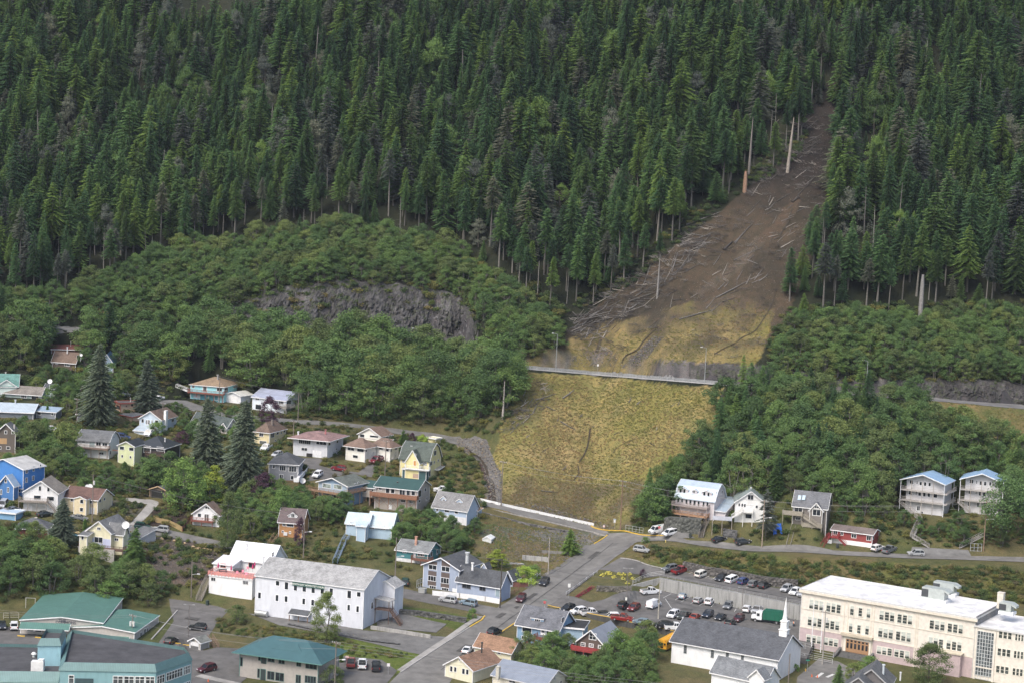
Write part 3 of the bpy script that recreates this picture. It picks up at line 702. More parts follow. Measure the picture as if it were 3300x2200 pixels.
# ------------------------------------------------------------------ buildings
def C3(*a): return tuple(a)
BROWNR = shingle((.15,.105,.08)); TANR = shingle((.26,.19,.125)); GREYR = shingle((.13,.135,.14)); DGREYR = shingle((.075,.08,.088)); LGREYR = shingle((.33,.33,.325)); GRNR = shingle((.085,.105,.09)); MAUVR = shingle((.25,.16,.15))
TEALM = seam((.08,.19,.165)); BLUEM = seam((.10,.21,.38)); LBLUEM = seam((.33,.43,.54)); PALEM = seam((.46,.53,.58)); LAVM = seam((.36,.39,.50)); BLKM = seam((.045,.05,.055)); DGRNM = seam((.045,.095,.085)); OFFM = seam((.66,.66,.62),.6); WHITEM = seam((.78,.79,.81),.6)
WS = siding((.76, .77, .78))
def win_col(*r): return list(r)
# --- upper left corner
zm(1)
v = Vol((700,330),(1005,352),1090,470); h = House('cottage','brown shake cottage with a tan-brown roof among the trees, topmost house on the left','house',v,'x',115,siding((.12,.09,.07),.3),BROWNR)
h.win([(685,335,712,378),(740,345,772,385),(860,358,930,408,3)]); h.win([(1020,265,1042,310,1)],'R',name='gable_window'); h.chimney(895,205,1.0,.35,WHITE,pipe=True)
v = Vol((690,190),(1080,190),1110,240); h = House('shed','long low red-brown shed behind the brown shake cottage','shed',v,'shed',30,siding((.13,.05,.035)),shingle((.15,.05,.04)))
h.chimney(940, 150, 1.5, .2, (.4, .4, .4), pipe=True)
v = Vol((1330,360),(1505,366),1600,490); h = House('house','pale blue gabled house with a bright blue metal roof behind the big spruce','house',v,'y',115,siding((.45,.58,.70)),BLUEM); h.win([(1385,305,1418,350,2)]); h.win([(1440,420,1455,470,1)]); h.panel([(1400,400,1430,470)],WHITE)
v = Vol((-90,665),(235,668),268,760); h = House('house','white house with a teal roof at the left edge above the pale metal roof','house',v,'x',130,siding((.66,.76,.72)),shingle((.12,.25,.22)))
h.win([(0,660,50,700),(130,668,180,700)]); v2 = Vol((-40,660),(215,668),None,760,D=3.0,az=math.degrees(v.az)); h.vol(v2,'y',80); h.chimney(75,520,.7,.4)
v = Vol((-60,740),(548,780),590,850); h = House('house','grey-green low house with a tan-grey roof below the teal roof','house',v,'x',85,siding((.30,.38,.36)),shingle((.20,.18,.16)))
h.win([(0,790,34,830),(278,782,356,830,3),(415,795,520,850,1)]); h.deck(480,655,880,2.0,col=(.13,.08,.06)); h.panel([(610,832,635,862)],(.10,.25,.5),name='barrel')
v = Vol((595,692),(720,698),775,820); h = House('house','small mint green house with a dark roof under the round dish','house',v,'x',45,siding((.58,.72,.64)),DGREYR)
v = Vol((-60,1000),(440,1020),490,1110,D=11); h = House('workshop','long low building with a pale blue metal roof at the left edge','workshop',v,'x',85,siding((.16,.18,.20)),PALEM); h.chimney(205,900,.9,.45,(.6,.62,.64),pipe=True)
v = Vol((490,1000),(738,1018),790,1115); h = House('cottage','blue-grey shingled cottage with a pale low roof beside the narrow cypress','cottage',v,'shed',40,siding((.20,.22,.25)),LBLUEM); h.win([(492,1012,548,1055,1),(680,1020,712,1065,1)])
v = Vol((1030,1040),(1120,1050),1150,1145); h = House('shed','small grey shed in front of the big dark spruce','shed',v,'shed',15,plain((.2,.21,.24)),DGREYR)
v = Vol((1540,885),(1602,905),1880,1020,az=60); h = House('flat_roofed_house','tan flat-roofed house with red eaves beside the big spruce','house',v,'flat',0,plain((.52,.40,.29)),ground_mat('tar_roof',(.11,.10,.10),.8),trim=(.35,.08,.05)); h.win([(1548,925,1598,975,2)]); h.win([(1672,925,1692,950,1),(1740,905,1772,945,1),(1798,900,1822,940,2)],'R',col=(.5,.3,.25)); h.chimney(1735,860,.6,.3,pipe=True)
v = Vol((1595, 1045), (1760, 1080), 1800, 1145); h.vol(v, 'shed', 20, roofm=GREYR)
v = Vol((1858,1090),(2145,1115),2417,1300); h = House('house','pale blue gabled house with a tall white chimney and brown roof','house',v,'y',100,siding((.56,.66,.76)),BROWNR,below=4)
h.win([(1880,1105,1918,1160,1),(2058,1122,2110,1185,1),(1936,1120,1965,1182),(1966,1120,1996,1185),(2012,1122,2036,1185),(2035,1232,2085,1250)]); h.win([(2280,1105,2312,1150),(2340,1090,2368,1130)],'R')
b = v.m(); b.box(.02, .8, 1.6, 3.0, -1, v.H + 2.6); b.build('chimney', plain((.82, .82, .80)), h.root)
v2 = Vol((1785, 1240), (1925, 1270), None, 1330, D=5, az=math.degrees(v.az)); h.vol(v2, 'shed', 60, wall=siding((.6, .68, .76)), roofm=PALEM)
v = Vol((1035,1378),(1450,1408),1582,1640); h = House('house','white house with a grey barn-shaped roof and a brown deck','house',v,'gambrel',115,siding((.80,.80,.78)),GREYR,below=3)
h.win([(1090,1400,1130,1428,2),(1275,1415,1345,1468,2),(1360,1425,1430,1470,2),(1315,1548,1380,1585,2)]); h.panel([(1190,1410,1260,1480)],(.35,.42,.42),name='sliding_door'); h.win([(1508,1340,1520,1366,1),(1455,1530,1474,1580,1)],'R'); h.deck(985,1432,1500,1.8,col=(.22,.16,.13)); h.deck(1495,1600,1520,.1,rail=0,posts=False)
v = Vol((1790,1465),(2190,1500),2431,1750); h = House('house','black walled house with a black seamed roof and a pale yellow gabled wing','house',v,'hip',120,siding((.035,.033,.035)),BLKM,below=3)
v2 = Vol((1575, 1442), (1788, 1468), None, 1740, D=8, az=math.degrees(v.az)); h.vol(v2, 'y', 55, wall=siding((.66, .70, .42)))
h.win([(1590,1470,1655,1520,1),(1715,1485,1780,1535,1),(1612,1582,1640,1625,1),(1722,1596,1750,1635,1)],v=v2); h.win([(1800,1480,1828,1540,1),(2085,1480,2178,1535,1)]); h.panel([(1910,1470,2004,1560)],(.06,.06,.06),name='sliding_door'); h.win([(1912,1472,2002,1556,2)]); h.deck(1930,2300,1595,1.6,col=(.10,.06,.045)); h.chimney(2195,1410,.9,.4,(.6,.6,.6),pipe=True)
v = Vol((-45,1280),(205,1292),245,1560); h = House('cottage','weathered brown shingled cottage with a red gable at the left edge','cottage',v,'y',120,siding((.13,.11,.095),.25),GREYR); h.win([(58,1262,96,1308,1),(152,1265,192,1308,1),(-10,1470,18,1512,1),(82,1474,136,1512,1)]); h.panel([(-10,1365,92,1440)],(.42,.27,.14),name='plywood_panel'); h.chimney(190,1215,.6,.4)
# --- upper row
zm(2)
v = Vol((528,262),(1022,302),1240,518); h = House('house','turquoise house with a tan hipped roof and a red-brown deck','house',v,'hip',108,siding((.33,.68,.74)),TANR)
h.win([(548,272,588,318,2),(915,312,998,368,1),(880,430,938,500,1)]); h.win([(1030,312,1080,385,2),(1160,290,1222,312,4)],'R'); h.panel([(710,292,770,376)],(.07,.08,.08),name='sliding_door'); h.win([(712,292,768,374,2)]); h.panel([(670,420,790,500),(800,430,940,515)],(.10,.33,.40),name='lower_door'); h.panel([(572,415,668,470)],(.6,.65,.68),name='boarding')
a0,a1,z = h.deck(482,1005,398,1.9,col=(.24,.085,.06)); A = v.O + v.ex * (a0 - 4.6) + v.ey * (-1); A[2] = float(Hh(A[0],A[1])); stairs(h.root,v.O,A,v.O + v.ex * a0 + v.ey * (-1) + np.array([0,0,z]),1.1,(.75,.75,.74)); h.chimney(930,175,1.0,.6,(.35,.35,.35),pipe=True)
v = Vol((1045,402),(1272,432),1448,556); h = House('garage','white gabled garage between the turquoise and lavender roofed houses','garage',v,'y',45,WS,OFFM); h.panel([(1106,440,1226,548)],(.82,.82,.82),name='garage_door',out=.05); h.win([(1112,462,1222,482,5)])
v = Vol((1450,440),(1945,500),2225,700); h = House('house','white house with a lavender-grey metal roof and a long grey deck','house',v,'x',105,siding((.72,.78,.84)),LAVM,below=4)
h.win([(1490,445,1548,498),(1840,496,1912,560,3),(1490,560,1580,640,1)]); h.win([(1955,500,2020,562),(2075,492,2122,580),(2180,500,2215,560,1)],'R'); h.deck(1800,1960,596,1.6,col=(.33,.31,.28)); h.deck(1945,2240,598,1.6,face='R',col=(.33,.31,.28)); h.panel([(1880,620,1940,690)],(.6,.62,.65),name='lower_door')
v = Vol((548,800),(1062,905),1120,1000); h = House('house','pinkish white house with a dark green-grey roof behind two tall spruces','house',v,'x',130,siding((.68,.62,.62)),shingle((.075,.095,.092))); v2 = Vol((975,900),(1075,915),None,1000,D=4,az=math.degrees(v.az)); h.vol(v2,'y',70); h.win([(990,920,1060,960,2)]); h.win([(560,788,590,812)])
v = Vol((1478,962),(1700,985),1962,1160); h = House('house','cream yellow house with a brown hipped roof beside the tall spruce','house',v,'hip',135,siding((.72,.62,.38)),BROWNR)
h.win([(1545,975,1610,1040,2),(1720,985,1722,990)][:1]); h.win([(1718,985,1770,1055,2),(1800,970,1835,1012,1),(1865,958,1882,1000,1),(1905,942,1930,980,1),(1778,1085,1798,1112,1)],'R'); h.panel([(1555,1105,1655,1180)],(.10,.11,.11),name='garage_door'); h.chimney(1740,820,.5,.6,(.2,.17,.15))
zm(3)
v = Vol((185,345),(608,385),806,612); h = House('house','white house with a wide flat mauve roof and a bay window','house',v,'hip',75,siding((.62,.63,.66)),MAUVR,oh=1.6)
h.win([(246,355,400,430,6),(465,380,598,440,3),(277,473,358,516,2),(422,515,524,558,2)]); h.win([(618,390,648,450,1),(722,368,744,418,1),(712,480,734,502,1)],'R'); h.panel([(425,515,528,610)],(.72,.73,.75),name='garage_door',out=.05); h.win([(430,518,520,556,2)]); h.panel([(352,545,418,598)],(.02,.02,.02),name='bin',out=.6); h.chimney(240,300,.5,.5,WHITE,pipe=True); h.chimney(585,280,.6,.5,(.5,.2,.2),pipe=True)
v = Vol((-128,672),(240,690),318,895); h = House('house','grey sided house with a charcoal hipped roof and white trimmed windows','house',v,'hip',115,siding((.27,.28,.30)),DGREYR,trim=(.8,.8,.8),below=4)
h.win([(0,698,85,768,3),(120,708,218,782,3),(142,825,184,880,1),(0,808,50,895,2),(-85,690,-52,740,1)]); h.win([(288,692,304,742,1),(250,825,262,856,1)],'R'); h.deck(-60,250,930,1.6,col=(.22,.12,.09)); h.deck(250,440,780,1.5,face='R',col=(.8,.8,.8),solid=True,posts=False)
v = Vol((845,448),(1085,480),1220,662); h = House('house','white house with brown hipped roofs, two wings and ramped entry stairs','house',v,'hip',105,siding((.80,.78,.72)),shingle((.19,.13,.10)),below=3,oh=.8)
v2 = Vol((1210,455),(1402,475),1506,655,az=math.degrees(v.az)); h.vol(v2,'hip',100,oh=.8); v3 = Vol((1080,455),(1215,470),None,640,D=7,az=math.degrees(v.az)); v3.O = v3.O + v3.ey * 3.0; h.vol(v3,'shed',60,oh=.3)
h.win([(862,450,950,512,2),(982,465,1072,530,1),(928,565,996,608,1)]); h.win([(1088,478,1108,530,1)],'R'); h.win([(1258,450,1312,500,1),(1342,470,1388,525,1),(1250,565,1318,600,1)],v=v2); h.win([(1405,470,1422,528,1),(1455,458,1486,505,2)],'R',v=v2)
for (xa, ya, xb, yb, vv) in ((1100, 665, 1190, 560, v), (1385, 660, 1430, 590, v2)):
 A = G(*Q(xa, ya)); B = A + np.array([1.2, 3.5, 0]); B[2] = A[2] + 2.0; stairs(h.root, v.O, A, B, 1.6, (.5, .5, .5))
v = Vol((1003,292),(1282,328),1422,402); h = House('cottage','small white cottage with a brown gabled roof behind the brown hipped house','cottage',v,'y',88,siding((.80,.78,.72)),shingle((.19,.13,.10))); h.win([(1018,302,1078,345,1),(1142,318,1254,348,1)]); h.win([(1285,330,1320,356,1),(1345,315,1375,350,1),(1390,300,1405,335,1)],'R')
v = Vol((1530,603),(1893,637),2062,870); h = House('house','pale yellow house with a dark green gambrel roof and a pointed entry gable','house',v,'gambrel',195,siding((.78,.70,.36)),GRNR,below=1)
v2 = Vol((1612, 640), (1785, 655), None, 870, D=3.2, az=math.degrees(v.az)); v2.O = v2.O - v2.ey * 1.2; h.vol(v2, 'y', 150, oh=.25)
h.win([(1550,612,1605,665,4),(1812,648,1866,700,4)],rows=3); h.win([(1900,648,1930,698,3),(1950,510,1982,572,2),(1948,640,1962,680,1),(1998,620,2014,655,1)],'R'); h.win([(1706,550,1730,585,1)],v=v2); h.panel([(1698,640,1728,702)],(.55,.27,.07),v=v2,out=.08)
v3 = Vol((1590,740),(1890,760),None,875,D=2.5,az=math.degrees(v.az)); v3.O = v3.O - v3.ey * 2.4; h.vol(v3,'flat',0,wall=plain((.045,.10,.105)),roofm=wood((.4,.4,.4)),oh=.2); h.deck(1585,1895,745,.9,v=v3,col=(.82,.82,.82),posts=False); h.panel([(1688,805,1760,860)],(.45,.33,.25),v=v3,name='plywood_panel'); h.win([(1885,752,1910,838,1)],'R',v=v3); h.chimney(1668,560,2.6,.6,(.55,.55,.55))
v4 = Vol((1900,735),(2010,750),2075,810,az=math.degrees(v.az)); v4.root = h.root; v4.org = v.O; roof_parts(v4,'shed',.4,.3,None,wood((.35,.33,.3)),'carport_roof',wall=False)
v = Vol((1882,352),(1978,366),2012,432); h = House('shed','small pale yellow shed behind the green roofed yellow house','shed',v,'flat',0,siding((.76,.69,.38)),plain((.7,.66,.45)))
v = Vol((500,895),(862,952),1110,1215); h = House('house','slate blue house with a green-grey gable roof standing on tan timber posts','house',v,'y',72,siding((.20,.29,.40)),shingle((.12,.135,.12)),oh=.7,below=3)
b = v.m(); b.box(-v.W, 0, -.05, -.001, v.H - 2.9, v.H - .05); b.build('upper_siding', siding((.36, .46, .55)), h.root)
h.win([(545,928,655,985,1),(690,940,795,1000,1)],plane=-.05,pc=(.25,.30,.28)); h.win([(535,1065,650,1112,3),(680,1075,800,1118,3)]); h.win([(855,955,882,990,1),(900,945,922,975,1),(945,925,965,950,1),(985,905,1003,930,1)],'R'); h.deck(330,862,1040,2.0,col=(.30,.19,.12),brace=True); h.deck(862,1110,1030,1.3,face='R',col=(.30,.19,.12)); h.panel([(497,1140,742,1205)],(.42,.36,.28),name='skirting')
v = Vol((1215,952),(1745,1006),1902,1300); h = House('house','tan house with a dark green metal roof and a curved brown balcony','house',v,'x',95,siding((.42,.38,.34)),DGRNM,below=3)
v2 = Vol((1003,965),(1213,978),None,1090,D=7,az=math.degrees(v.az),ground=v.O + v.ex * (-v.W) + np.array([0,0,v.H - 3.6])); h.vol(v2,'x',60,below=.1)
for k in range(4):
 b = v2.m(); b.bar((-v2.W * k / 3.0 * .97 - .1, .2, -5), (-v2.W * k / 3.0 * .97 - .1, .2, 0), .2); b.build('stilt', wood((.3, .27, .24)), h.root)
h.win([(1255,970,1298,1010,2),(1515,998,1592,1075,2),(1605,1010,1655,1078,1),(1668,1015,1720,1080,1),(1342,985,1398,1050,1),(1408,990,1460,1055,1),(1530,1128,1595,1165,3),(1630,1140,1690,1175,3)]); h.win([(1045,985,1102,1038,1),(1162,990,1190,1030,1)],v=v2); h.win([(1755,1010,1792,1100,1),(1832,982,1852,1030,1),(1758,1130,1780,1170,1),(1855,1095,1870,1145,1)],'R'); h.deck(1140,1736,1100,1.7,col=(.26,.13,.08),solid=True,brace=True); h.chimney(1493,950,.9,.45,(.12,.12,.12),pipe=True); h.panel([(1380,1198,1418,1250)],WHITE)
v = Vol((1120,1452),(1420,1476),1482,1640,D=8); h = House('house','pale blue house with a ribbed pale blue metal roof','house',v,'x',150,siding((.42,.55,.66)),seam((.50,.60,.64)),below=3)
v2 = Vol((846,1410),(1120,1440),None,1620,D=7,az=math.degrees(v.az)); h.vol(v2,'x',110); v3 = Vol((1000,1440),(1110,1452),None,1640,D=2,az=math.degrees(v.az)); v3.O = v3.O - v3.ey * 1.8; h.vol(v3,'shed',40)
h.win([(890,1415,945,1462,2)],v=v2); h.win([(1032,1455,1068,1492,2)],v=v3); h.win([(1125,1450,1205,1502,1),(1280,1462,1345,1512,2)])
v = Vol((1945,1205),(2371,1262),2517,1460); h = House('house','pale blue and white cottage with a grey roof and two small dormers','house',v,'x',170,siding((.46,.56,.70)),shingle((.20,.20,.20)),below=3)
h.dormer(2038,2110,1085,1125,1172,fwd=1.5); h.dormer(2238,2318,1120,1155,1205,fwd=1.5); h.win([(2060,1122,2096,1160,2),(2260,1160,2292,1196,2)],plane=1.48); h.win([(1982,1225,2012,1275,1),(2088,1240,2150,1292,1),(2215,1255,2262,1310,1)])
b = v.m(); b.box(-v.W, 0, -.04, -.001, -3, 2.3); b.build('lower_siding', siding((.74, .74, .76)), h.root)
zm(15); v2 = Vol((235,880),(300,885),345,975,az=math.degrees(v.az)); v2.O = v2.O; h.vol(v2,'shed',15,roofm=shingle((.30,.18,.10)),below=1.5); h.win([(228,890,250,920,2)],v=v2); h.panel([(2,965,50,1010)],(.75,.75,.76))
# --- far left, lower rows
zm(4)
v = Vol((-200,215),(312,288),592,645,az=27); h = House('apartment_block','bright blue three-storey apartment block with a pale grey roof','apartment block',v,'y',100,siding((.06,.22,.56),.25),ground_mat('membrane_roof',(.42,.42,.41),.4),below=3,trim=(.8,.82,.85))
h.win([(338, 280, 370, 345, 2), (432, 252, 460, 318, 2), (334, 402, 366, 468, 2), (426, 375, 456, 440, 2), (525, 225, 545, 285, 1)], 'R')
v = Vol((-10,480),(182,500),205,705); h = House('house','small blue house with a pale blue metal roof beside the bright blue block','house',v,'y',125,siding((.07,.20,.46)),LBLUEM,below=3); h.win([(62,418,95,472,1),(95,528,122,600,1),(3,558,30,630,1)]); v2 = Vol((185,535),(295,545),None,640,D=5); h.vol(v2,'shed',10); h.win([(195,545,276,596,2)],v=v2)
v = Vol((320,578),(768,602),890,868); h = House('house','white gabled house with a grey-brown roof and a weathered deck over a garage','house',v,'y',150,siding((.76,.76,.76)),shingle((.21,.19,.165)),below=2)
h.win([(512,512,552,580,1),(625,522,665,590,1),(447,635,546,695,1),(622,650,722,712,1)],rows=1); h.panel([(428,772,602,872)],(.50,.50,.48),name='garage_door'); a0,a1,z = h.deck(240,620,722,1.9,col=(.27,.24,.21)); h.chimney(585,480,1.2,.35,(.2,.2,.2),pipe=True)
A = v.O + v.ex * (a1 + 3) + v.ey * (-1.4); A[2] = v.O[2]; stairs(h.root,v.O,A,v.O + v.ex * a1 + v.ey * (-1.4) + np.array([0,0,z]),1.0,(.27,.24,.21))
v = Vol((850,645),(1300,690),1492,895); h = House('house','cream house with a dark brown roof and a small gabled porch','house',v,'x',110,siding((.72,.62,.42)),shingle((.13,.075,.06)),below=2)
v2 = Vol((1008, 668), (1170, 682), None, 890, D=2.0, az=math.degrees(v.az)); v2.O = v2.O - v2.ey * 1.0; h.vol(v2, 'y', 32, oh=.2)
h.win([(940,672,996,720,2),(1172,692,1226,748,2)]); h.win([(1064,690,1112,748,1),(1060,798,1108,855,1)],v=v2); h.win([(1316,682,1342,732,1),(1376,665,1398,705,1)],'R'); h.panel([(1168,805,1252,905)],(.66,.66,.66),name='garage_door')
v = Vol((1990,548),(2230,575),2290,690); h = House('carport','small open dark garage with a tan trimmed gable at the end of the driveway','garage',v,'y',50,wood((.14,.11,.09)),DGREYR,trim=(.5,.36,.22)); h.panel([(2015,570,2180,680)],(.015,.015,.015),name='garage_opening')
v = Vol((1155,1130),(1475,1130),None,1440,D=11,az=14); h = House('house','yellow gabled house with a lavender lower storey and a crowded dark deck','house',v,'y',140,siding((.74,.70,.50)),shingle((.15,.155,.16)),below=1)
v2 = Vol((1450,1118),(1640,1135),1700,1440,az=14); h.vol(v2,'x',115); v3 = Vol((1060,1165),(1160,1170),None,1440,D=6,az=14); h.vol(v3,'shed',50)
b = v.m(); b.box(-v.W - .1,.1,-.05,-.001,1.0,v.H - 1.9); b.build('lavender_siding',siding((.50,.54,.70)),h.root); h.win([(1290,1060,1342,1100,2),(1255,1190,1370,1270,2)],plane=-.05)
h.win([(1522,1205,1578,1245,2)],v=v2); h.win([(1080,1172,1118,1230,1)],v=v3); h.deck(1040,1635,1350,2.2,col=(.14,.085,.065)); b = v.m(); a0,_ = v.onF(1040,1400,-2.4); a1,_ = v.onF(1520,1400,-2.4); b.box(a0,a1,-2.5,-2.3,-1.5,2.2); b.build('skirting',wood((.42,.40,.37)),h.root)
v = Vol((1640,1200),(1800,1230),1900,1290,D=8); h2 = House('garage','low garage with a dark shingled roof beside the yellow gabled house','garage',v,'shed',100,plain((.5,.5,.52)),shingle((.13,.135,.14)),below=3)
v = Vol((215,1075),(640,1085),690,1200); h = House('cottage','dark red cottage with a dark hipped roof half hidden by bushes','cottage',v,'hip',115,siding((.17,.055,.045)),shingle((.10,.105,.115)),below=2); h.win([(512,1105,570,1145,2)]); h.chimney(478,985,1.0,.55,(.55,.5,.46))
v = Vol((-40,862),(205,885),225,975); h = House('shed','light blue shed at the left edge beside the parked grey van','shed',v,'flat',0,siding((.20,.38,.58)),plain((.4,.5,.6)))
zm(5)
v = Vol((550,672),(925,705),1010,885); h = House('house','small white gabled house with a brown roof and a red-brown deck','house',v,'y',150,siding((.80,.81,.82)),BROWNR,below=2)
h.win([(720,580,792,622,2),(612,682,668,740,1),(840,705,905,770,1)]); h.panel([(708,692,778,795)],(.1,.1,.1),name='sliding_door'); h.win([(708,692,778,795,2)],out=.09); h.deck(512,830,800,1.6,col=(.22,.08,.06))
v = Vol((1790,788),(2128,812),2172,1045,D=7); h = House('house','narrow orange-brown house with a brown roof and a white dormer','house',v,'x',165,siding((.42,.22,.09),.3),shingle((.13,.10,.10)),below=2)
h.dormer(1920,2052,665,720,780,wall=WS,fwd=1.0); h.win([(1965,690,2012,740,2)],plane=.98,fr=.06); h.win([(1838,798,1888,868,2),(1898,805,2004,880,1),(1828,930,1862,965,1),(1932,940,1962,980,2)]); h.panel([(1858,955,1910,1000)],(.7,.7,.7),name='heat_pump',out=.35)
zm(7)
v = Vol((335,243),(765,292),830,470,D=9); h = House('house','white house with a bright white metal roof and a pink railed roof terrace','house',v,'x',150,siding((.84,.84,.84)),WHITEM,below=1)
v2 = Vol((188,292),(385,312),None,470,D=6,az=math.degrees(v.az)); v2.O = v2.O - v2.ey * 1.5; h.vol(v2,'shed',40); h.win([(228,305,288,352,2)],v=v2,col=(.7,.35,.28)); h.win([(525,300,596,355,1),(382,285,425,320,1)],col=(.7,.35,.28)); h.chimney(510,130,.5,.3,(.4,.4,.4),pipe=True); h.win([(772,188,790,232,1)],'R')
v3 = Vol((115,432),(565,482),600,690,D=6.5); h.vol(v3,'flat',0,roofm=wood((.45,.22,.20)),oh=.15,part='terrace',below=3); h.win([(130,452,180,494,2),(462,486,525,530,4)],v=v3); b = v3.m(); W,D,H = v3.W + .3,v3.D,v3.H
for z in (.45,.8,1.15): b.bar((-W,-.25,H + z),(.2,-.25,H + z),.1,.14); b.bar((-W,-.25,H + z),(-W,D,H + z),.1,.14); b.bar((.2,-.25,H + z),(.2,D,H + z),.1,.14)
for k in range(14): b.bar((-W + (W + .2) * k / 13, -.25, H + .1), (-W + (W + .2) * k / 13, -.25, H + 1.2), .12)
b.build('pink_railing', plain((.72, .30, .26)), h.root); TERR = v3
v = Vol((605,425),(1742,572),2012,1002); h = House('church','large pale lavender-white church hall with a long light grey roof and green name board','church',v,'x',140,siding((.70,.72,.77)),LGREYR,below=4,oh=.35); CH = v
ws = [(808,485,856,545,1),(902,498,950,585,1),(998,512,1044,598,1),(1090,525,1138,610,1),(1184,538,1230,624,1),(1280,548,1328,632,1),(1374,562,1420,646,1),(1562,588,1612,678,1),(1662,602,1712,662,1),(622,605,662,680,1),(806,632,846,708,1),(902,645,942,718,1),(1088,670,1128,742,1),(1182,682,1222,755,1),(1562,735,1600,808,1),(1656,750,1694,825,1),(1440,852,1512,906,2),(984,790,1040,832,1)]
h.win(ws, fr=.16, col=(.86, .87, .9)); h.win([(1815, 712, 1836, 785, 1)], 'R'); h.chimney(684, 310, 1.6, .35, (.7, .7, .7), pipe=True)
b = v.m(); a0,z1 = v.onF(994,478); a1,_ = v.onF(1330,525); _,zm1 = v.onF(1160,502); _,zm0 = v.onF(1160,522); b.box(a0,a1,-.3,-.02,v.H - 1.45,v.H - .55); sg = b.build('name_board',plain((.05,.13,.11)),h.root)
put_text('SEVENTH-DAY ADVENTIST CHURCH', .62, v, 1162, 521, (.85, .85, .80), h.root, face_off=.34, zfix=v.H - 1.0)
v2 = Vol((1000,800),(1190,838),None,905,D=2.6,az=math.degrees(v.az)); v2.O = v2.O - v2.ey * 2.4; v2.root = h.root; v2.org = v.O; roof_parts(v2,'shed',1.5,.3,None,DGREYR,'porch_roof',wall=False)
for k in range(3):
 b = v2.m(); b.bar((-v2.W + v2.W * k / 2, .1, -1.2), (-v2.W + v2.W * k / 2, .1, v2.H - .2), .16); b.build('porch_post', wood((.25, .15, .1)), h.root)
v3 = Vol((1800,480),(1990,480),2050,640,D=6); v3.O = CH.O + CH.ey * (CH.D * .75) + CH.ex * 3.2; v3.H = CH.H - 1.5; v3.W = 5; v3.D = 5.5; v3.az = CH.az; v3.ex = CH.ex; v3.ey = CH.ey; h.vol(v3,'y',60)
b = v.m(); b.box(.05,4.2,CH.D * .42,CH.D * .42 + 2.6,CH.H * .36,CH.H * .36 + .2); b.build('porch',wood((.14,.09,.07)),h.root); b = v.m(); slab(b,[(.0,CH.D * .4,CH.H * .36 + 3.0),(4.6,CH.D * .4,CH.H * .36 + 2.6),(4.6,CH.D * .4 + 3.4,CH.H * .36 + 2.6),(0,CH.D * .4 + 3.4,CH.H * .36 + 3.0)],.16); b.build('porch_roof',LGREYR,h.root)
for dx, dy in ((.3, .1), (4.0, .1), (4.0, 2.4)):
 b = v.m(); b.bar((dx, CH.D * .42 + dy, -1), (dx, CH.D * .42 + dy, CH.H * .36 + 2.7), .14); b.build('porch_post', wood((.16, .10, .08)), h.root)
stairs(h.root,v.O,v.O + v.ex * 7.2 + v.ey * (CH.D * .42 + 1) + np.array([0,0,.2]),v.O + v.ex * 4.2 + v.ey * (CH.D * .42 + 1) + np.array([0,0,CH.H * .36]),1.3,(.14,.09,.07))
b = v.m(); a0,z0 = v.onF(665,830,-1.2); b.tube([(a0 - 1.6,-1.3,.9),(a0 + 1.6,-1.3,.9)],.8,14); b.bar((a0 - 1.1,-1.3,-.6),(a0 - 1.1,-1.3,.3),.8,.15); b.bar((a0 + 1.1,-1.3,-.6),(a0 + 1.1,-1.3,.3),.8,.15)
o = b.build('fuel_tank',plain((.42,.43,.43),.4,.6)); o.location = tuple(v.O); tag(o,'grey cylindrical fuel tank against the wall of the large church hall','fuel tank')
v = Vol((438,1232),(1262,1348),1480,1620); h = House('office_building','grey two-storey office building with a teal seamed hipped roof','office building',v,'hip',150,plain((.40,.37,.34)),seam((.06,.135,.145),.5),oh=1.4,below=2,trim=(.10,.22,.20))
h.win([(438,1292,466,1388,1),(628,1262,656,1330,1),(730,1280,802,1345,2),(842,1298,908,1364,2),(1030,1322,1082,1392,2),(1126,1338,1248,1418,3),(618,1412,646,1510,1),(722,1440,800,1530,2),(808,1455,900,1545,2),(1022,1478,1078,1568,2),(1118,1490,1238,1568,4)],col=(.12,.20,.18),fr=.09)
h.panel([(662,1270,712,1362),(655,1420,705,1548)],(.035,.05,.05),name='door'); v2 = Vol((620,1395),(950,1440),None,1500,D=1.6,az=math.degrees(v.az)); v2.O = v2.O - v2.ey * 1.6; v2.root = h.root; v2.org = v.O; roof_parts(v2,'shed',.7,.3,None,seam((.06,.135,.145),.5),'awning',wall=False)
b = v.m(); a,z = v.onF(985,1215,3.2); b.box(a - 3.6,a + 2.6,2.0,5.0,z - .9,z + .15); b.build('roof_vent_box',plain((.38,.36,.33)),h.root); b = v.m(); slab(b,[(a - 4.2,1.4,z + .2),(a + 3.2,1.4,z + .2),(a + 1.2,3.5,z + 1.3),(a - 2.2,3.5,z + 1.3)],.12); slab(b,[(a + 3.2,1.4,z + .2),(a + 3.2,5.6,z + .2),(a + 1.2,3.5,z + 1.3)],.12); slab(b,[(a - 4.2,5.6,z + .2),(a - 4.2,1.4,z + .2),(a - 2.2,3.5,z + 1.3)],.12); b.build('vent_roof',seam((.06,.135,.145),.5),h.root)
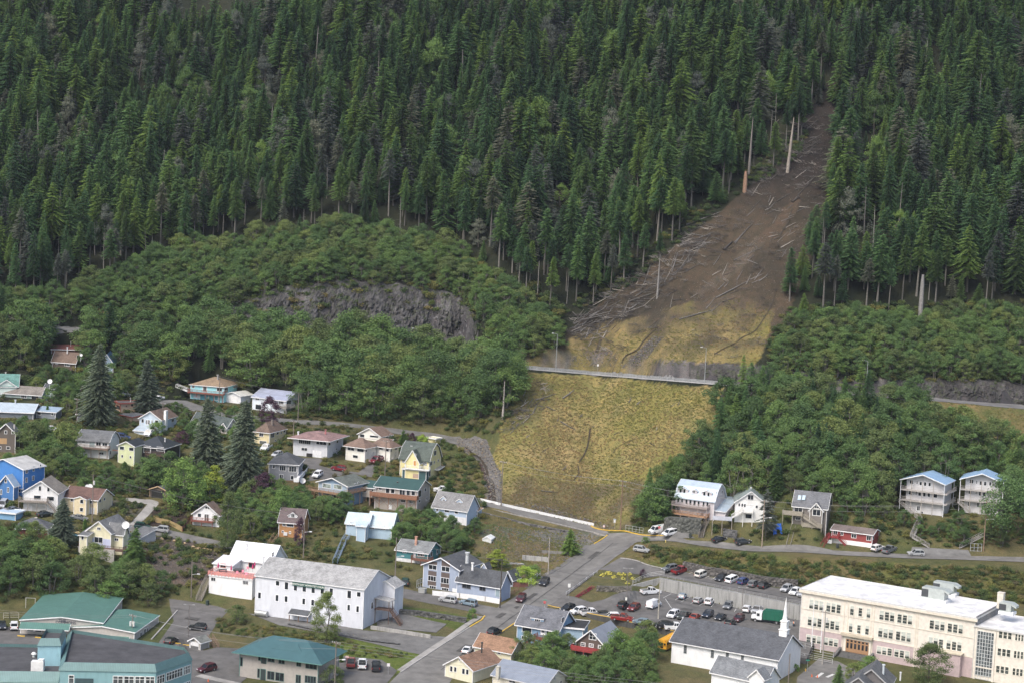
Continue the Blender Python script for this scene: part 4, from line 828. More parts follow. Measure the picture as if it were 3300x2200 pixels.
# --- centre
zm(8)
v = Vol((176,408),(655,466),842,650); h = House('cottage','teal shingled cottage with a grey roof and a red-brown deck','cottage',v,'x',120,siding((.055,.20,.22)),shingle((.19,.20,.20)),below=3)
b = v.m(); b.box(-v.W,0,-.04,-.001,-3,1.0); b.build('foundation',plain((.62,.62,.62)),h.root); h.win([(270,420,330,472,2),(496,450,600,525,4),(195,560,262,640,2)]); h.win([(690,450,722,522,1),(780,420,804,490,1)],'R'); h.deck(395,690,580,2.0,col=(.20,.09,.06)); h.chimney(476,290,1.2,.6,(.5,.28,.2)); h.panel([(435,480,462,560)],(.7,.72,.75))
v = Vol((592,632),(1127,716),1515,1075); h = House('lodge','large blue-grey building with brown panels and a tall dark gable','lodge',v,'y',140,siding((.36,.42,.54)),DGREYR,below=3,oh=.6,trim=(.82,.83,.85))
def bp(x0, y0, x1, y1):
 a0,_ = v.onF(x0,(y0 + y1) / 2); a1,_ = v.onF(x1,(y0 + y1) / 2); _,z1 = v.onF((x0 + x1) / 2,y0); _,z0 = v.onF((x0 + x1) / 2,y1); b = v.m(); b.box(a0,a1,-.05,-.001,z0,z1); b.build('brown_panel',siding((.13,.10,.09),.25),h.root)
for r in ((665, 600, 795, 655), (862, 580, 988, 690), (660, 745, 785, 820), (855, 770, 982, 850), (652, 895, 778, 970), (848, 930, 975, 998)): bp(*r)
h.win([(664,648,790,725,2),(858,675,986,755,2),(654,815,780,898,3),(848,845,976,935,3),(675,965,780,1015,3),(862,995,970,1045,3)],plane=-.05)
v2 = Vol((1098,898),(1752,972),1905,1225,az=math.degrees(v.az)); h.vol(v2,'x',190,oh=.5); h.win([(1172,925,1308,1010,2),(1435,950,1532,1045,2)],v=v2,col=(.2,.2,.22)); h.panel([(1030,1015,1092,1085)],(.8,.8,.8)); h.dormer(1235,1668,800,832,918,v=v2,kind='shed',fwd=1.4,depth=3.2); h.win([(1270,838,1342,885,3),(1345,848,1455,895,3),(1455,862,1545,905,3),(1555,875,1658,918,4)],v=v2,plane=1.38)
v3 = Vol((1800,840),(1935,858),2045,985,az=math.degrees(v.az)); h.vol(v3,'y',110); h.dormer(1470,1540,625,700,702,v=v2,fwd=3.2,depth=2); h.chimney(1248,570,1.7,.9,(.55,.57,.58),v=v2,pipe=True); h.chimney(1330,680,.9,.6,(.85,.85,.85),v=v2,pipe=True); h.panel([(1680,985,1745,1130)],(.3,.38,.42),v=v2,name='glass_door')
zm(9)
v = Vol((1092,398),(1592,478),1742,705,D=9.5); h = House('house','blue house with a broad grey roof, a shed dormer and a red-brown deck','house',v,'x',185,siding((.24,.38,.54)),shingle((.13,.135,.15)),below=3,oh=.6)
h.dormer(1262,1412,325,345,402,kind='shed',fwd=1.2,depth=3.5); h.win([(1300,345,1372,395,3)],plane=1.18); h.win([(1148,425,1268,518,1),(1445,475,1515,545,2),(1140,555,1200,605,2),(1270,600,1300,635,1),(1430,600,1485,640,2)]); h.win([(1625,330,1662,390,2)],'R'); h.panel([(1380,462,1432,548)],WHITE); h.panel([(1388,470,1424,518)],(.1,.12,.14),name='door_glass',out=.1); h.deck(1290,1600,612,2.2,col=(.20,.075,.05))
A = G(*Q(1140,668)); stairs(h.root,v.O,A,v.O + v.ex * v.onF(1290,600,-2)[0] + v.ey * -1.6 + np.array([0,0,v.onF(1290,590,-2)[1]]),1.0,(.20,.075,.05))
v = Vol((1640,455),(1892,478),2012,700,D=8); h = House('house','light blue flat-roofed annex with a black roof beside the broad grey roofed house','house',v,'flat',0,siding((.34,.47,.58)),ground_mat('tar_roof_dark',(.04,.042,.045),.8),below=3); h.panel([(1662,530,1712,598)],(.75,.77,.78),name='heat_pump',out=.4); h.panel([(1600,680,1735,738)],(.05,.1,.12),name='screen')
v = Vol((1808,622),(2170,682),2290,905,D=11); h = House('house','brown shingled gable house with a bright red deck','house',v,'y',175,siding((.12,.09,.075),.25),seam((.27,.29,.33),.5),below=2,oh=.55,trim=(.84,.84,.84))
h.win([(1966,522,2058,608,2),(1865,638,1922,692,2),(1965,652,2022,698,2),(2076,672,2140,716,2)],rows=2,fr=.14); h.deck(1740,2205,755,2.0,col=(.32,.05,.05),solid=True); h.win([(1878,790,1940,822,2)])
v = Vol((572,668),(1016,755),1172,862); h = House('house','cream barn-like house with an orange-brown roof beside the street','house',v,'x',125,siding((.72,.68,.50)),shingle((.27,.16,.10)),below=2); h.win([(845,735,890,785,1)]); h.win([(1078,745,1098,775,1)],'R')
v = Vol((212,895),(548,972),890,1138); h = House('house','cream gabled house with a mottled brown roof at the bottom of the street','house',v,'y',130,siding((.74,.71,.54)),shingle((.25,.15,.10)),below=3); h.win([(265,925,302,998,1),(314,935,350,1002,1),(412,955,452,1028,1),(460,965,498,1035,1),(378,835,396,872,1)]); h.chimney(655,715,1.3,.35,(.05,.05,.05),pipe=True)
v = Vol((792,1022),(1432,1160),1692,1300,D=9.5); h = House('house','cream house with a grey ribbed metal roof at the bottom edge','house',v,'x',140,siding((.70,.66,.56)),seam((.24,.27,.32),.4),below=2,trim=(.6,.6,.62)); h.win([(985,1092,1070,1135,2),(850,1062,862,1105,1)]); h.win([(1540,1060,1552,1100,1),(1610,1105,1632,1140,1)],'R'); h.chimney(855,1020,1.6,.8,(.5,.48,.42))
zm(11)
v = Vol((292,1218),(1772,1478),2010,1810,D=15); h = House('white_church','white church with a large dark grey roof and a tall white steeple','church',v,'x',250,siding((.83,.84,.85)),shingle((.085,.09,.10)),below=2,oh=.6)
h.win([(452,1292,494,1410,3),(832,1355,875,1472,3),(1042,1392,1084,1465,3),(1255,1430,1295,1500,3)],rows=5,col=(.25,.27,.28),fr=.06)
a = -1.6; dd = v.D / 2; zr = v.H + v.pxm(250); b = v.m(); b.box(a - .95,a + .95,dd - .95,dd + .95,zr - 1.2,zr + 1.0); b.box(a - 1.1,a + 1.1,dd - 1.1,dd + 1.1,zr + 1.0,zr + 1.15); b.box(a - .75,a + .75,dd - .75,dd + .75,zr + 1.15,zr + 3.0); b.box(a - .9,a + .9,dd - .9,dd + .9,zr + 3.0,zr + 3.2); sb = b.build('steeple',plain((.86,.86,.84)),h.root)
b = v.m(); n = 8; ring = [(a + .62 * math.cos(2 * math.pi * (k + .5) / n),dd + .62 * math.sin(2 * math.pi * (k + .5) / n),zr + 3.2) for k in range(n)]
for k in range(n): b.face([ring[k], ring[(k + 1) % n], (a, dd, zr + 9.0)])
b.face(ring); b.build('spire', plain((.86, .86, .84)), sb)
zm(0)
v = Vol((2295,2160),(2465,2196),2515,2290,D=7); h = House('parish_house','white annex with a grey gabled roof in front of the white church','house',v,'x',42,siding((.82,.83,.84)),shingle((.17,.18,.19)),below=2); v2 = Vol((2430,2170),(2475,2178),None,2290,D=3,az=math.degrees(v.az)); v2.O = v2.O - v2.ey * 2; h.vol(v2,'y',25)
zm(12)
v = Vol((640,1262),(1010,1262),1175,1420,D=9,az=18); h = House('house','dark weathered gabled house with twin peaks at the bottom edge by the school','house',v,'y',150,siding((.16,.15,.15)),shingle((.10,.105,.11)),below=2,trim=(.4,.4,.4)); v2 = Vol((560,1290),(860,1290),None,1440,D=6,az=18); v2.O = v2.O - v2.ey * 2; h.vol(v2,'y',120); h.chimney(950,1110,1.2,.5,(.55,.6,.62),pipe=True); h.chimney(1120,1170,.8,.35,(.7,.7,.7),pipe=True)
zm(6)
v = Vol((238,692),(1178,728),1330,892,D=26); h = House('community_building','long low building with a teal metal roof and grey walls signed THE COMMONS','building',v,'y',50,plain((.46,.43,.40)),seam((.10,.21,.175),.5),below=1,oh=.3,trim=(.84,.84,.84)); v.D = v.D
v2 = Vol((802,772),(1542,838),1820,945,az=max(math.degrees(v.az),8)); h.vol(v2,'y',42,oh=.3); h.win([(308,770,392,832,1),(400,775,482,838,1)]); h.win([(1608,838,1626,908,1),(1652,798,1672,880,1),(1684,788,1700,850,1)],'R',v=v2)
v3 = Vol((248,755),(800,795),None,892,D=1.8,az=math.degrees(v.az)); v3.O = v3.O - v3.ey * 1.8; v3.root = h.root; v3.org = v.O; roof_parts(v3,'shed',1.1,.2,None,seam((.10,.21,.175),.5),'awning',wall=False)
v4 = Vol((1040,830),(1500,890),None,925,D=1.5,az=math.degrees(v2.az)); v4.O = v4.O - v4.ey * 1.5; v4.root = h.root; v4.org = v.O; roof_parts(v4,'shed',.9,.2,None,seam((.10,.21,.175),.5),'awning',wall=False)
put_text('THE', .95, v, 716, 706, (.08, .09, .12), h.root); put_text('COMMONS', .95, v, 755, 727, (.08, .09, .12), h.root)
v = Vol((2182,925),(2302,950),2400,1048); h = House('garage','tiny grey garage with a half open white door in the lot','garage',v,'y',42,siding((.42,.40,.36)),shingle((.19,.20,.18))); h.panel([(2192,955,2280,995)],(.78,.78,.78),name='garage_door'); h.panel([(2192,997,2280,1040)],(.14,.14,.14),name='door_opening',out=.03)
# --- right side
zm(13)
v = Vol((308,458),(792,522),932,765); h = House('house','large pale lilac house with a light metal barn roof, arched windows and three dormers','house',v,'gambrel',200,siding((.60,.56,.58)),seam((.42,.50,.58),.4),below=3)
h.dormer(330,462,345,372,438,fwd=.6,depth=2.5); h.dormer(512,578,372,390,472,fwd=.6,depth=2.5); h.dormer(632,762,385,412,492,fwd=.6,depth=2.5)
h.win([(350,360,382,428,1),(399,366,431,432,1),(650,402,683,472,1),(702,412,734,478,1),(525,388,549,420,1)],plane=.58,fr=.08)
h.win([(322,470,354,535,1),(372,480,400,542,1),(424,498,458,562,1),(474,505,508,570,1),(526,512,560,578,1),(578,520,610,584,1),(642,526,672,590,1),(690,528,720,590,1)],fr=.08); h.panel([(318,610,356,670),(620,668,658,740)],(.2,.2,.22)); h.panel([(380,640,600,725)],(.66,.63,.62),name='garage_door',out=.03)
h.deck(250, 700, 592, 2.2, col=(.34, .29, .27)); h.deck(250, 695, 700, 2.2, col=(.42, .25, .15), posts=True, solid=False)
v2 = Vol((712,640),(790,660),985,770,az=math.degrees(v.az)); v2.O = v.O + v.ex * 3.2 + v.ey * 1; v2.H = v.H * .5; v2.W = 3.6; v2.D = v.D; h.vol(v2,'shed',130,roofm=seam((.36,.44,.52),.4)); h.win([(882,385,896,432,1),(812,400,822,440,1)],'R')
v = Vol((1062,522),(1440,545),1585,775); h = House('house','white gabled house with a grey roof and stairs up to an entry porch','house',v,'y',140,siding((.82,.82,.80)),shingle((.20,.24,.23)),below=2)
h.win([(1212,440,1290,506,2),(1092,545,1122,588,1),(1130,548,1160,595,1),(1162,552,1192,600,1),(1182,682,1266,742,1),(1310,572,1345,612,1),(1378,585,1410,625,1)]); h.panel([(1240,570,1270,605),(1200,600,1232,660)],(.75,.75,.75)); h.deck(1150,1282,662,1.5,col=(.75,.75,.73)); v2 = Vol((1135,545),(1330,565),None,700,D=2,az=math.degrees(v.az)); v2.O = v2.O - v2.ey * 1.5; v2.root = h.root; v2.org = v.O; roof_parts(v2,'hip',1.0,.2,None,shingle((.20,.14,.11)),'porch_roof',wall=False)
A = v.O + v.ex * (v.onF(1010,720,-1.2)[0]) + v.ey * -1.2 + np.array([0,0,v.onF(1010,735,-1.2)[1]]); stairs(h.root,v.O,A,v.O + v.ex * v.onF(1150,650,-1.2)[0] + v.ey * -1.2 + np.array([0,0,v.onF(1150,650,-1.2)[1]]),1.1,(.7,.7,.68)); h.chimney(1255,395,.9,.35,(.75,.75,.75),pipe=True)
b = v.m(); a0,z = v.onF(770,745,-2.5); a1,_ = v.onF(1015,745,-2.5); b.box(a0,a1,-3.5,-.5,z - .15,z); b.box(a0,a1,-3.55,-3.48,z,z + 1.1); b.build('mural_deck',plain((.50,.52,.58)),h.root)
for k in range(3):
 b = v.m(); x = a0 + (a1 - a0) * k / 2; b.bar((x, -3.3, z - 5), (x, -3.3, z), .18); b.build('post', wood((.28, .25, .22)), h.root)
v = Vol((1792,568),(2215,608),2270,850,D=8.5); h = House('house','grey-brown shingled house with a dark roof, skylights and a pointed bay','house',v,'x',165,siding((.21,.19,.17),.25),shingle((.14,.145,.155)),below=3,trim=(.82,.82,.80))
v2 = Vol((2012,605),(2168,625),None,750,D=2.4,az=math.degrees(v.az),ground=v.O + v.ex * (-1.6) + np.array([0,0,v.H - 4.4])); v2.O = v2.O - v2.ey * 1.6; h.vol(v2,'y',88,oh=.35,below=.1)
h.win([(1802,580,1908,665,2),(1818,720,1880,762,2),(1975,605,1998,660,1)]); h.win([(2030,620,2138,708,2)],v=v2,fr=.16); h.win([(2055,578,2118,615,2)],v=v2,fr=.14); h.panel([(2090,750,2145,832)],(.74,.74,.72)); h.deck(1650,1905,690,1.8,col=(.34,.31,.25),solid=True); b = v.m(); b.box(2,2.1,2,2.1,0,.1)
for x in (1868, 1922):
 b = v.m(); a,z = v.onF(x,475,1.9); b.prism([(a - .45,1.2,z - .55),(a + .45,1.2,z - .55),(a + .45,2.5,z + .55),(a - .45,2.5,z + .55)],.12); b.build('skylight',plain((.45,.55,.62),.2),h.root)
A = v.O + v.ex * v.onF(2110,840,-2.5)[0] + v.ey * -2.5 + np.array([0,0,v.onF(2110,850,-2.5)[1]]); stairs(h.root,v.O,A,v.O + v.ex * v.onF(1920,720,-2.5)[0] + v.ey * -2.5 + np.array([0,0,v.onF(1920,725,-2.5)[1]]),1.2,(.34,.31,.25)); h.deck(1900,2150,845,2.4,col=(.34,.31,.25),solid=True)
A = G(*Q(1725,1100)); B = v.O + v.ex * v.onF(1790,860,-2)[0] + v.ey * -2 + np.array([0,0,v.onF(1790,870,-2)[1]]); stairs(h.root,v.O,A,B,1.2,(.25,.23,.2))
zm(14)
v = Vol((275,815),(712,872),760,1022,D=6.5); h = House('mobile_home','long low red house with white trim and red entry stairs','house',v,'x',38,siding((.28,.055,.05)),shingle((.16,.13,.12)),below=1,trim=(.82,.82,.82))
b = v.m(); b.box(-v.W,0,-.05,-.001,-1,v.H * .33); b.build('white_skirting',plain((.82,.82,.82)),h.root); h.win([(285,828,334,882,2),(362,845,398,886,2),(482,868,538,915,2),(646,886,698,942,2)]); h.win([(712,895,724,930,1)],'R'); h.deck(225,345,905,1.6,col=(.26,.04,.04)); h.panel([(222,932,270,985)],(.8,.8,.8),name='board',plane=-1.65)
A = v.O + v.ex * v.onF(420,1000,-1.8)[0] + v.ey * -1.8 + np.array([0,0,.1]); stairs(h.root,v.O,A,v.O + v.ex * v.onF(335,905,-1.8)[0] + v.ey * -1.8 + np.array([0,0,v.onF(335,905,-1.8)[1]]),1.0,(.26,.04,.04)); A = G(*Q(165,1010)); stairs(h.root,v.O,A,v.O + v.ex * v.onF(235,905,-1.4)[0] + v.ey * -1.4 + np.array([0,0,v.onF(235,905,-1.4)[1]]),1.0,(.26,.04,.04))
def stilt_house(L, C, Rx, base, lab, w1, w2, w3):
 v = Vol(L,C,Rx,base,D=10.5); h = House('apartment_house',lab,'house',v,'y',78,siding((.62,.62,.64)),seam((.30,.45,.64),.4),below=0,oh=.35,trim=(.8,.82,.84))
 for o in list(h.root.children):
  if o.name.startswith('wall'): me = o.data; o.parent = None; bpy.data.objects.remove(o)
 v.org = v.O; b = v.m(); W, D, H = v.W, v.D, v.H; i = 1.5
 b.box(-W + 1.3,-.6,i,D - .2,-6,H - .02); b.prism([(-W,i,H - .05),(0,i,H - .05),(-W / 2,i,H + v.pxm(78) - .3)],None,[(-W,i + .05,H - .05),(0,i + .05,H - .05),(-W / 2,i + .05,H + v.pxm(78) - .3)]); b.build('wall',siding((.62,.62,.64)),h.root)
 h.win(w1 + w2 + w3, plane=i, out=.06)
 for k, y in enumerate((H * .70, H * .39)):
  b = v.m(); b.box(-W, 0, 0, i, y - .3, y); b.box(0, .9, 0, D, y - .3, y); b.build('balcony', wood((.40, .38, .36)), h.root); b = v.m()
  for z in (y + .45, y + 1.0): b.bar((-W, .02, z), (0, .02, z), .07); b.bar((-W, .02, z), (-W, i, z), .07); b.bar((.88, 0, z), (.88, D, z), .07)
  for q in range(int(W / .35)): b.bar((-W + q * .35, .02, y), (-W + q * .35, .02, y + 1), .04)
  for q in range(int(D / .35)): b.bar((.88, q * .35, y), (.88, q * .35, y + 1), .04)
  b.build('railing', wood((.40, .38, .36)), h.root)
 for k in range(5):
  x = -W + (W + .0) * k / 4; b = v.m(); g = v.O + v.ex * x; zg = float(Hh(g[0],g[1])) - v.O[2] - .5; b.bar((x,.05,min(zg,0)),(x,.05,H - .1),.16); b.build('post',plain((.8,.8,.8)) if k in (0,4) else wood((.38,.35,.32)),h.root)
 return v, h
zm(14)
v,h = stilt_house((1022,275),(1495,332),1632,690,'white four-storey stilt house with a light blue roof, left of the pair',[(1112,285,1158,330,1),(1218,302,1250,345,1),(1266,306,1298,352,1),(1315,312,1346,356,1),(1186,295,1204,335,1)],[(1102,400,1146,445,1),(1176,408,1194,450,1),(1206,415,1240,460,1),(1256,420,1290,466,1),(1306,425,1338,470,1),(1370,430,1416,480,1)],[(1190,565,1228,618,2),(1228,622,1262,652,2)])
LS = v; o = v.O
A1 = G(*Q(1325,1015)); A2 = G(*Q(1140,905),off=1.6); A3 = G(*Q(1225,715),off=1.0); A4 = v.O + v.ex * (-v.W - .2) + v.ey * 1 + np.array([0,0,v.H * .30])
stairs(h.root, o, A1, A2, 1.2, (.36, .34, .32)); stairs(h.root, o, A2, A3, 1.2, (.36, .34, .32)); stairs(h.root, o, A3, A4, 1.2, (.36, .34, .32))
v,h = stilt_house((1667,270),(2130,315),2260,690,'white stilt house with a light blue roof, right of the pair',[(1760,278,1808,325,2),(1832,288,1850,330,1),(1868,295,1902,342,1),(1915,300,1948,348,1),(1972,305,2002,350,1)],[(1750,388,1788,438,2),(1826,402,1842,445,1),(1860,410,1894,458,1),(1906,415,1940,462,1)],[(1742,518,1778,570,2),(1838,530,1872,580,2)])
A2 = v.O + v.ex * (-v.W + 3.5) + v.ey * -1 + np.array([0,0,.6]); A4 = v.O + v.ex * (-v.W - .3) + v.ey * -1 + np.array([0,0,v.H * .33]); stairs(h.root,v.O,A2,A4,1.2,(.36,.34,.32)); A1 = G(*Q(1640,1020)); A3 = G(*Q(1905,890),off=2.0); stairs(h.root,v.O,A1,A3,1.2,(.36,.34,.32))
# ------------------------------------------------------------------ school
zm(12)
CREAM = plain((.72, .67, .59)); PINK = plain((.50, .40, .40)); STONE = (.70, .64, .54)
v = Vol((140,300),(1870,592),2110,1185,D=19); h = House('school_building','long three-storey cream and pink school with a flat white roof','school',v,'flat',0,CREAM,ground_mat('white_membrane',(.62,.62,.62),.25),oh=.5,below=4,trim=(.58,.58,.56)); SV = v
b = v.m(); b.box(-v.W - .05, .05, -.05, -.001, -4, v.H * .335); b.box(.001, .05, 0, v.D, -4, v.H * .335); b.build('pink_base', PINK, h.root)
b = v.m()
for z in (v.H * .335, v.H * .66): b.box(-v.W - .06, .06, -.12, -.05, z, z + .18)
for x in (560, 600, 835, 860, 1285, 1305): a, _ = v.onF(x, 500); b.box(a - .15, a + .15, -.1, -.001, 0, v.H - .4)
b.box(-v.W - .6, .6, -.6, -.001, v.H - .7, v.H - .1); b.build('cornice', plain(STONE), h.root)
W3 = []
def row(xs, yt, yb, n, ref, slope=.172):
 for (x0, x1) in xs:
  for k in range(n):
   w = (x1 - x0) / n; xa = x0 + w * k; xb = xa + w * .96; d = (xa - ref) * slope; W3.append((xa, yt + d, xb, yb + d, 1))
row([(208, 358), (378, 530)], 398, 498, 3, 208); row([(192, 338), (368, 516)], 568, 665, 3, 192); row([(180, 335), (355, 502)], 748, 830, 3, 180)
row([(615,662)],462,562,1,615); row([(698,745)],476,574,1,698); row([(780,828)],488,588,1,780); row([(602,648)],634,732,1,602); row([(685,730)],648,745,1,685); row([(766,812)],660,758,1,766)
row([(908,1066),(1086,1245)],508,608,3,908); row([(895,1052),(1072,1230)],680,780,3,895); row([(882,1040),(1056,1215)],865,948,3,882)
row([(1408, 1568), (1588, 1750)], 600, 698, 3, 1408); row([(1395, 1552), (1575, 1736)], 772, 872, 3, 1395); row([(1540, 1700)], 1000, 1080, 3, 1540)
h.win(W3, rows=3, fr=.13, col=(.78, .75, .66), pc=(.06, .07, .065), name='window', plane=-.05, blind=True)
# main entrance
b = v.m(); a0,z1 = v.onF(550,752); a1,_ = v.onF(840,790); _,z1 = v.onF(695,772); b.box(a0 - .3,a1 + .3,-1.2,-.05,z1 - .1,z1 + .5); b.build('entrance_canopy',plain((.50,.44,.34)),h.root)
a0,_ = v.onF(555,850); a1,_ = v.onF(832,850); _,zt = v.onF(695,778); _,zb = v.onF(695,935); b = v.m(); b.box(a0,a1,-.5,-.05,zb,zt); b.build('portal',plain((.74,.69,.58)),h.root)
b = v.m(); c0,_ = v.onF(575,850,-.5); c1,_ = v.onF(805,850,-.5); _,ct = v.onF(690,812,-.5); b.box(c0,c1,-.58,-.501,zb,ct); d = b.build('entrance_door',plain((.36,.21,.11)),h.root); b = v.m()
for k in range(6): u = c0 + (c1 - c0) * (k + .22) / 6; b.box(u,u + (c1 - c0) / 11,-.61,-.581,zb + (ct - zb) * .3,zb + (ct - zb) * .72); b.box(u,u + (c1 - c0) / 11,-.61,-.581,zb + (ct - zb) * .82,zb + (ct - zb) * .96)
b.build('pane', glass(), d); put_text('WHITE CLIFF', .62, v, 690, 795, (.30, .24, .15), h.root, plane=-.5, face_off=.04)
b = v.m(); n = 12
for k in range(n): b.box(c0 - .8, c1 + .8, -1.0 - .42 * (k + 1), -1.0 - .42 * k, zb - 3.4, zb - .17 * k)
b.build('entrance_steps', concrete((.12, .12, .115)), h.root); b = v.m()
for x in (c0 - 1.3,c1 + 1.3): b.prism([(x - .3,-.6,zb + .9),(x + .3,-.6,zb + .9),(x + .3,-7,zb - 1.3),(x - .3,-7,zb - 1.3)],None,[(x - .3,-.6,zb - 4),(x + .3,-.6,zb - 4),(x + .3,-7,zb - 4),(x - .3,-7,zb - 4)])
b.build('stair_wall', concrete((.13, .13, .125)), h.root)
# right porch block
a0,_ = v.onF(1500,1000); a1,_ = v.onF(1740,1000); _,z1 = v.onF(1620,925); b = v.m(); b.box(a0,a1,-1.8,-.05,-3,z1); b.build('side_bay',PINK,h.root); b = v.m(); b.box(a0 - .3,a1 + .3,-2.1,-.05,z1,z1 + .35); b.build('bay_roof',plain((.60,.54,.42)),h.root)
# glazed stair tower and right wing
def sblock(x0, x1, y, base, D, off, col, dz=0):
 q = Vol((x0, y), (x1, y + (x1 - x0) * .172), None, base + (x1 - x0) * .172, D=D, az=math.degrees(v.az)); return q
wz = v.H * .80; a0 = 0.02; a1 = 30.0
w = Vol((1885,640),(2330,715),2500,1330,D=17,az=math.degrees(v.az)); w.O = v.O + v.ex * 26.0; w.W = 25.95; w.H = v.H - 1.9; w.D = 17; h.vol(w,'flat',0,oh=.25,roofm=ground_mat('white_membrane',(.62,.62,.62),.25))
g0,_ = w.onF(1885,850); g1,_ = w.onF(2050,850); b = w.m(); b.box(g0,g1,-.1,-.001,1.0,w.H - .9); gl = b.build('glazed_stairwell',glass((.10,.115,.12)),h.root); b = w.m()
for k in range(7): x = g0 + (g1 - g0) * k / 6; b.box(x - .05, x + .05, -.18, -.1, .2, w.H - .9)
for k in range(14): z = .2 + (w.H - 1.1) * k / 13; b.box(g0, g1, -.17, -.1, z - .04, z + .04)
b.build('mullions',plain((.62,.64,.64)),gl); b = w.m(); b.box(g0,g1,-.25,-.001,2.9,3.2); b.box(g0 - .5,g0 - .05,-.3,-.001,-1,w.H - .5); b.box(g1 + .05,g1 + .5,-.3,-.001,-1,w.H - .5); b.build('tower_frame',CREAM,h.root)
W3 = []; row([(2098,2235),(2262,2352)],712,790,3,2098,.15); row([(2085,2222),(2248,2350)],885,965,3,2085,.15); row([(2070,2205),(2235,2345)],1058,1135,3,2070,.15); h.win(W3,v=w,rows=2,fr=.12,col=(.78,.75,.66),pc=(.06,.07,.065))
# roof plant
def plant(x, y, sx, sy, sz, lab, base=True):
 X,Y = Q(x,y); q = Gz(X,Y,v.O[2] + v.H + .2) - v.O; a,d = q @ v.ex,q @ v.ey; b = v.m(); b.box(a - sx / 2,a + sx / 2,d - sy / 2,d + sy / 2,v.H + .18,v.H + .9); r = b.build('plinth',plain((.82,.82,.82)),h.root); b = v.m(); b.box(a - sx / 2 + .1,a + sx / 2 - .6,d - sy / 2 + .2,d + sy / 2 - .2,v.H + .9,v.H + .9 + sz); b.prism([(a + sx / 2 - .6,d - sy / 2 + .3,v.H + .9 + sz),(a + sx / 2 + .6,d - sy / 2 + .3,v.H + .3 + sz),(a + sx / 2 + .6,d + sy / 2 - .3,v.H + .3 + sz),(a + sx / 2 - .6,d + sy / 2 - .3,v.H + .9 + sz)],.5)
 b.build('air_handler',plain((.46,.50,.48),.4,.2),h.root); b = v.m(); b.box(a - sx / 2 + .05,a - sx / 2 + 1.8,d - sy / 2 + .15,d - sy / 2 + .21,v.H + 1.2,v.H + .5 + sz); b.build('grille',plain((.05,.055,.06)),h.root)
plant(1470, 415, 6.5, 3.5, 2.6, ''); plant(1570, 350, 6.0, 3.0, 2.4, ''); plant(2185, 545, 3.6, 3.0, 2.2, '')
h.chimney(2120,440,2.6,1.5,(.62,.58,.5)); b = v.m(); b.box(.02,.35,0,v.D,v.H - 2.0,v.H + .5); b.build('slate_edge',shingle((.22,.22,.22)),h.root)
for x, y0, y1 in ((250, 460, 915), (342, 480, 932)):
 p = G(*Q(x - 20,y1)); b = MB(); b.tube([(0,0,0),(0,0,12.0)],[.13,.07],8); b.tube([(0,0,12.0),(0,0,12.2)],.14,8); o = b.build('flagpole',plain((.82,.82,.82)),loc=tuple(p)); tag(o,'tall bare white flagpole before the school, %s of the two' % ('left' if x == 250 else 'right'),'flagpole')
# ------------------------------------------------------------------ teal office block at the bottom left
zm(6)
g = G(*Q(1795, 1400)); zt = (rays(*Q(1795, 1205)) / rays(*Q(1795, 1205))[1] * (g[1] - 25) + CAM)[2]
zt = 9.5; TB = seam((.11, .20, .20), .35); TW = siding((.25, .44, .47), .25); RF = ground_mat('tar_roof_black', (.075, .075, .08), .7)
def roofpt(x, y, z=zt): return Gz(*Q(x, y), z)
foot = [roofpt(*p) for p in ((690, 1190), (1795, 1212), (2205, 1072), (2150, 1005), (790, 795))]; org = foot[1].copy(); org[2] = 0
root = empty('office_block', org); tag(root, 'large teal office block with a black flat roof in the bottom left corner', 'office building')
def loc(p, z): return (p[0] - org[0], p[1] - org[1], z)
def walls(foot, z0, z1, mat, nm='wall'):
 b = MB(); b.prism([loc(p, z1) for p in foot[::1]], None, [loc(p, z0) for p in foot]); return b.build(nm, mat, root)
cen = sum(foot) / len(foot); walls(foot, -6, zt - 1.4, TW)
def scl(f, k): return [cen + (p - cen) * k for p in f]
inn = scl(foot, .94); out = scl(foot, 1.02); b = MB()
for i in range(5):
 j = (i + 1) % 5; b.face([loc(out[i],zt - 1.6),loc(out[j],zt - 1.6),loc(inn[j],zt),loc(inn[i],zt)]); b.face([loc(inn[i],zt),loc(inn[j],zt),loc(inn[j],zt - .8),loc(inn[i],zt - .8)])
b.face([loc(p,zt - 1.6) for p in out]); b.build('mansard',TB,root); b = MB(); b.face([loc(p,zt - .75) for p in scl(foot,.945)]); b.build('roof',RF,root)
def facade(p0, p1, cols, z0, z1, nm='window'):
 d = p1 - p0; L = np.linalg.norm(d[:2]); e = d / L; n = np.array([e[1], -e[0], 0])
 for (t0, t1, m) in cols:
  b = MB(); g_ = MB()
  def T(q): w = p0 + e * q[0] + n * q[1]; return (w[0] - org[0], w[1] - org[1], q[2])
  b.T = T; g_.T = T; a, c = t0 * L, t1 * L; w = .14
  b.box(a, c, 0, .09, z1 - w, z1); b.box(a, c, 0, .09, z0, z0 + w); b.box(a, a + w, 0, .09, z0, z1); b.box(c - w, c, 0, .09, z0, z1)
  for k in range(1, m): x = a + (c - a) * k / m; b.box(x - .06, x + .06, 0, .08, z0, z1)
  b.box(a,c,0,.07,z1 - .75,z1 - .67); g_.box(a + .08,c - .08,.005,.03,z0 + .08,z1 - .08); o = b.build(nm,plain((.82,.83,.82)),root); g_.build('pane',glass((.07,.08,.085)),o)
for z in (zt - 4.4, zt - 7.9):
 facade(foot[1], foot[2], [(.02, .24, 3), (.28, .74, 6), (.77, .97, 4)], z, z + 1.9)
 facade(foot[0], foot[1], [(.55, .66, 2), (.665, .775, 2), (.78, .885, 2), (.89, .99, 2), (.09, .15, 1)], z, z + 1.9)
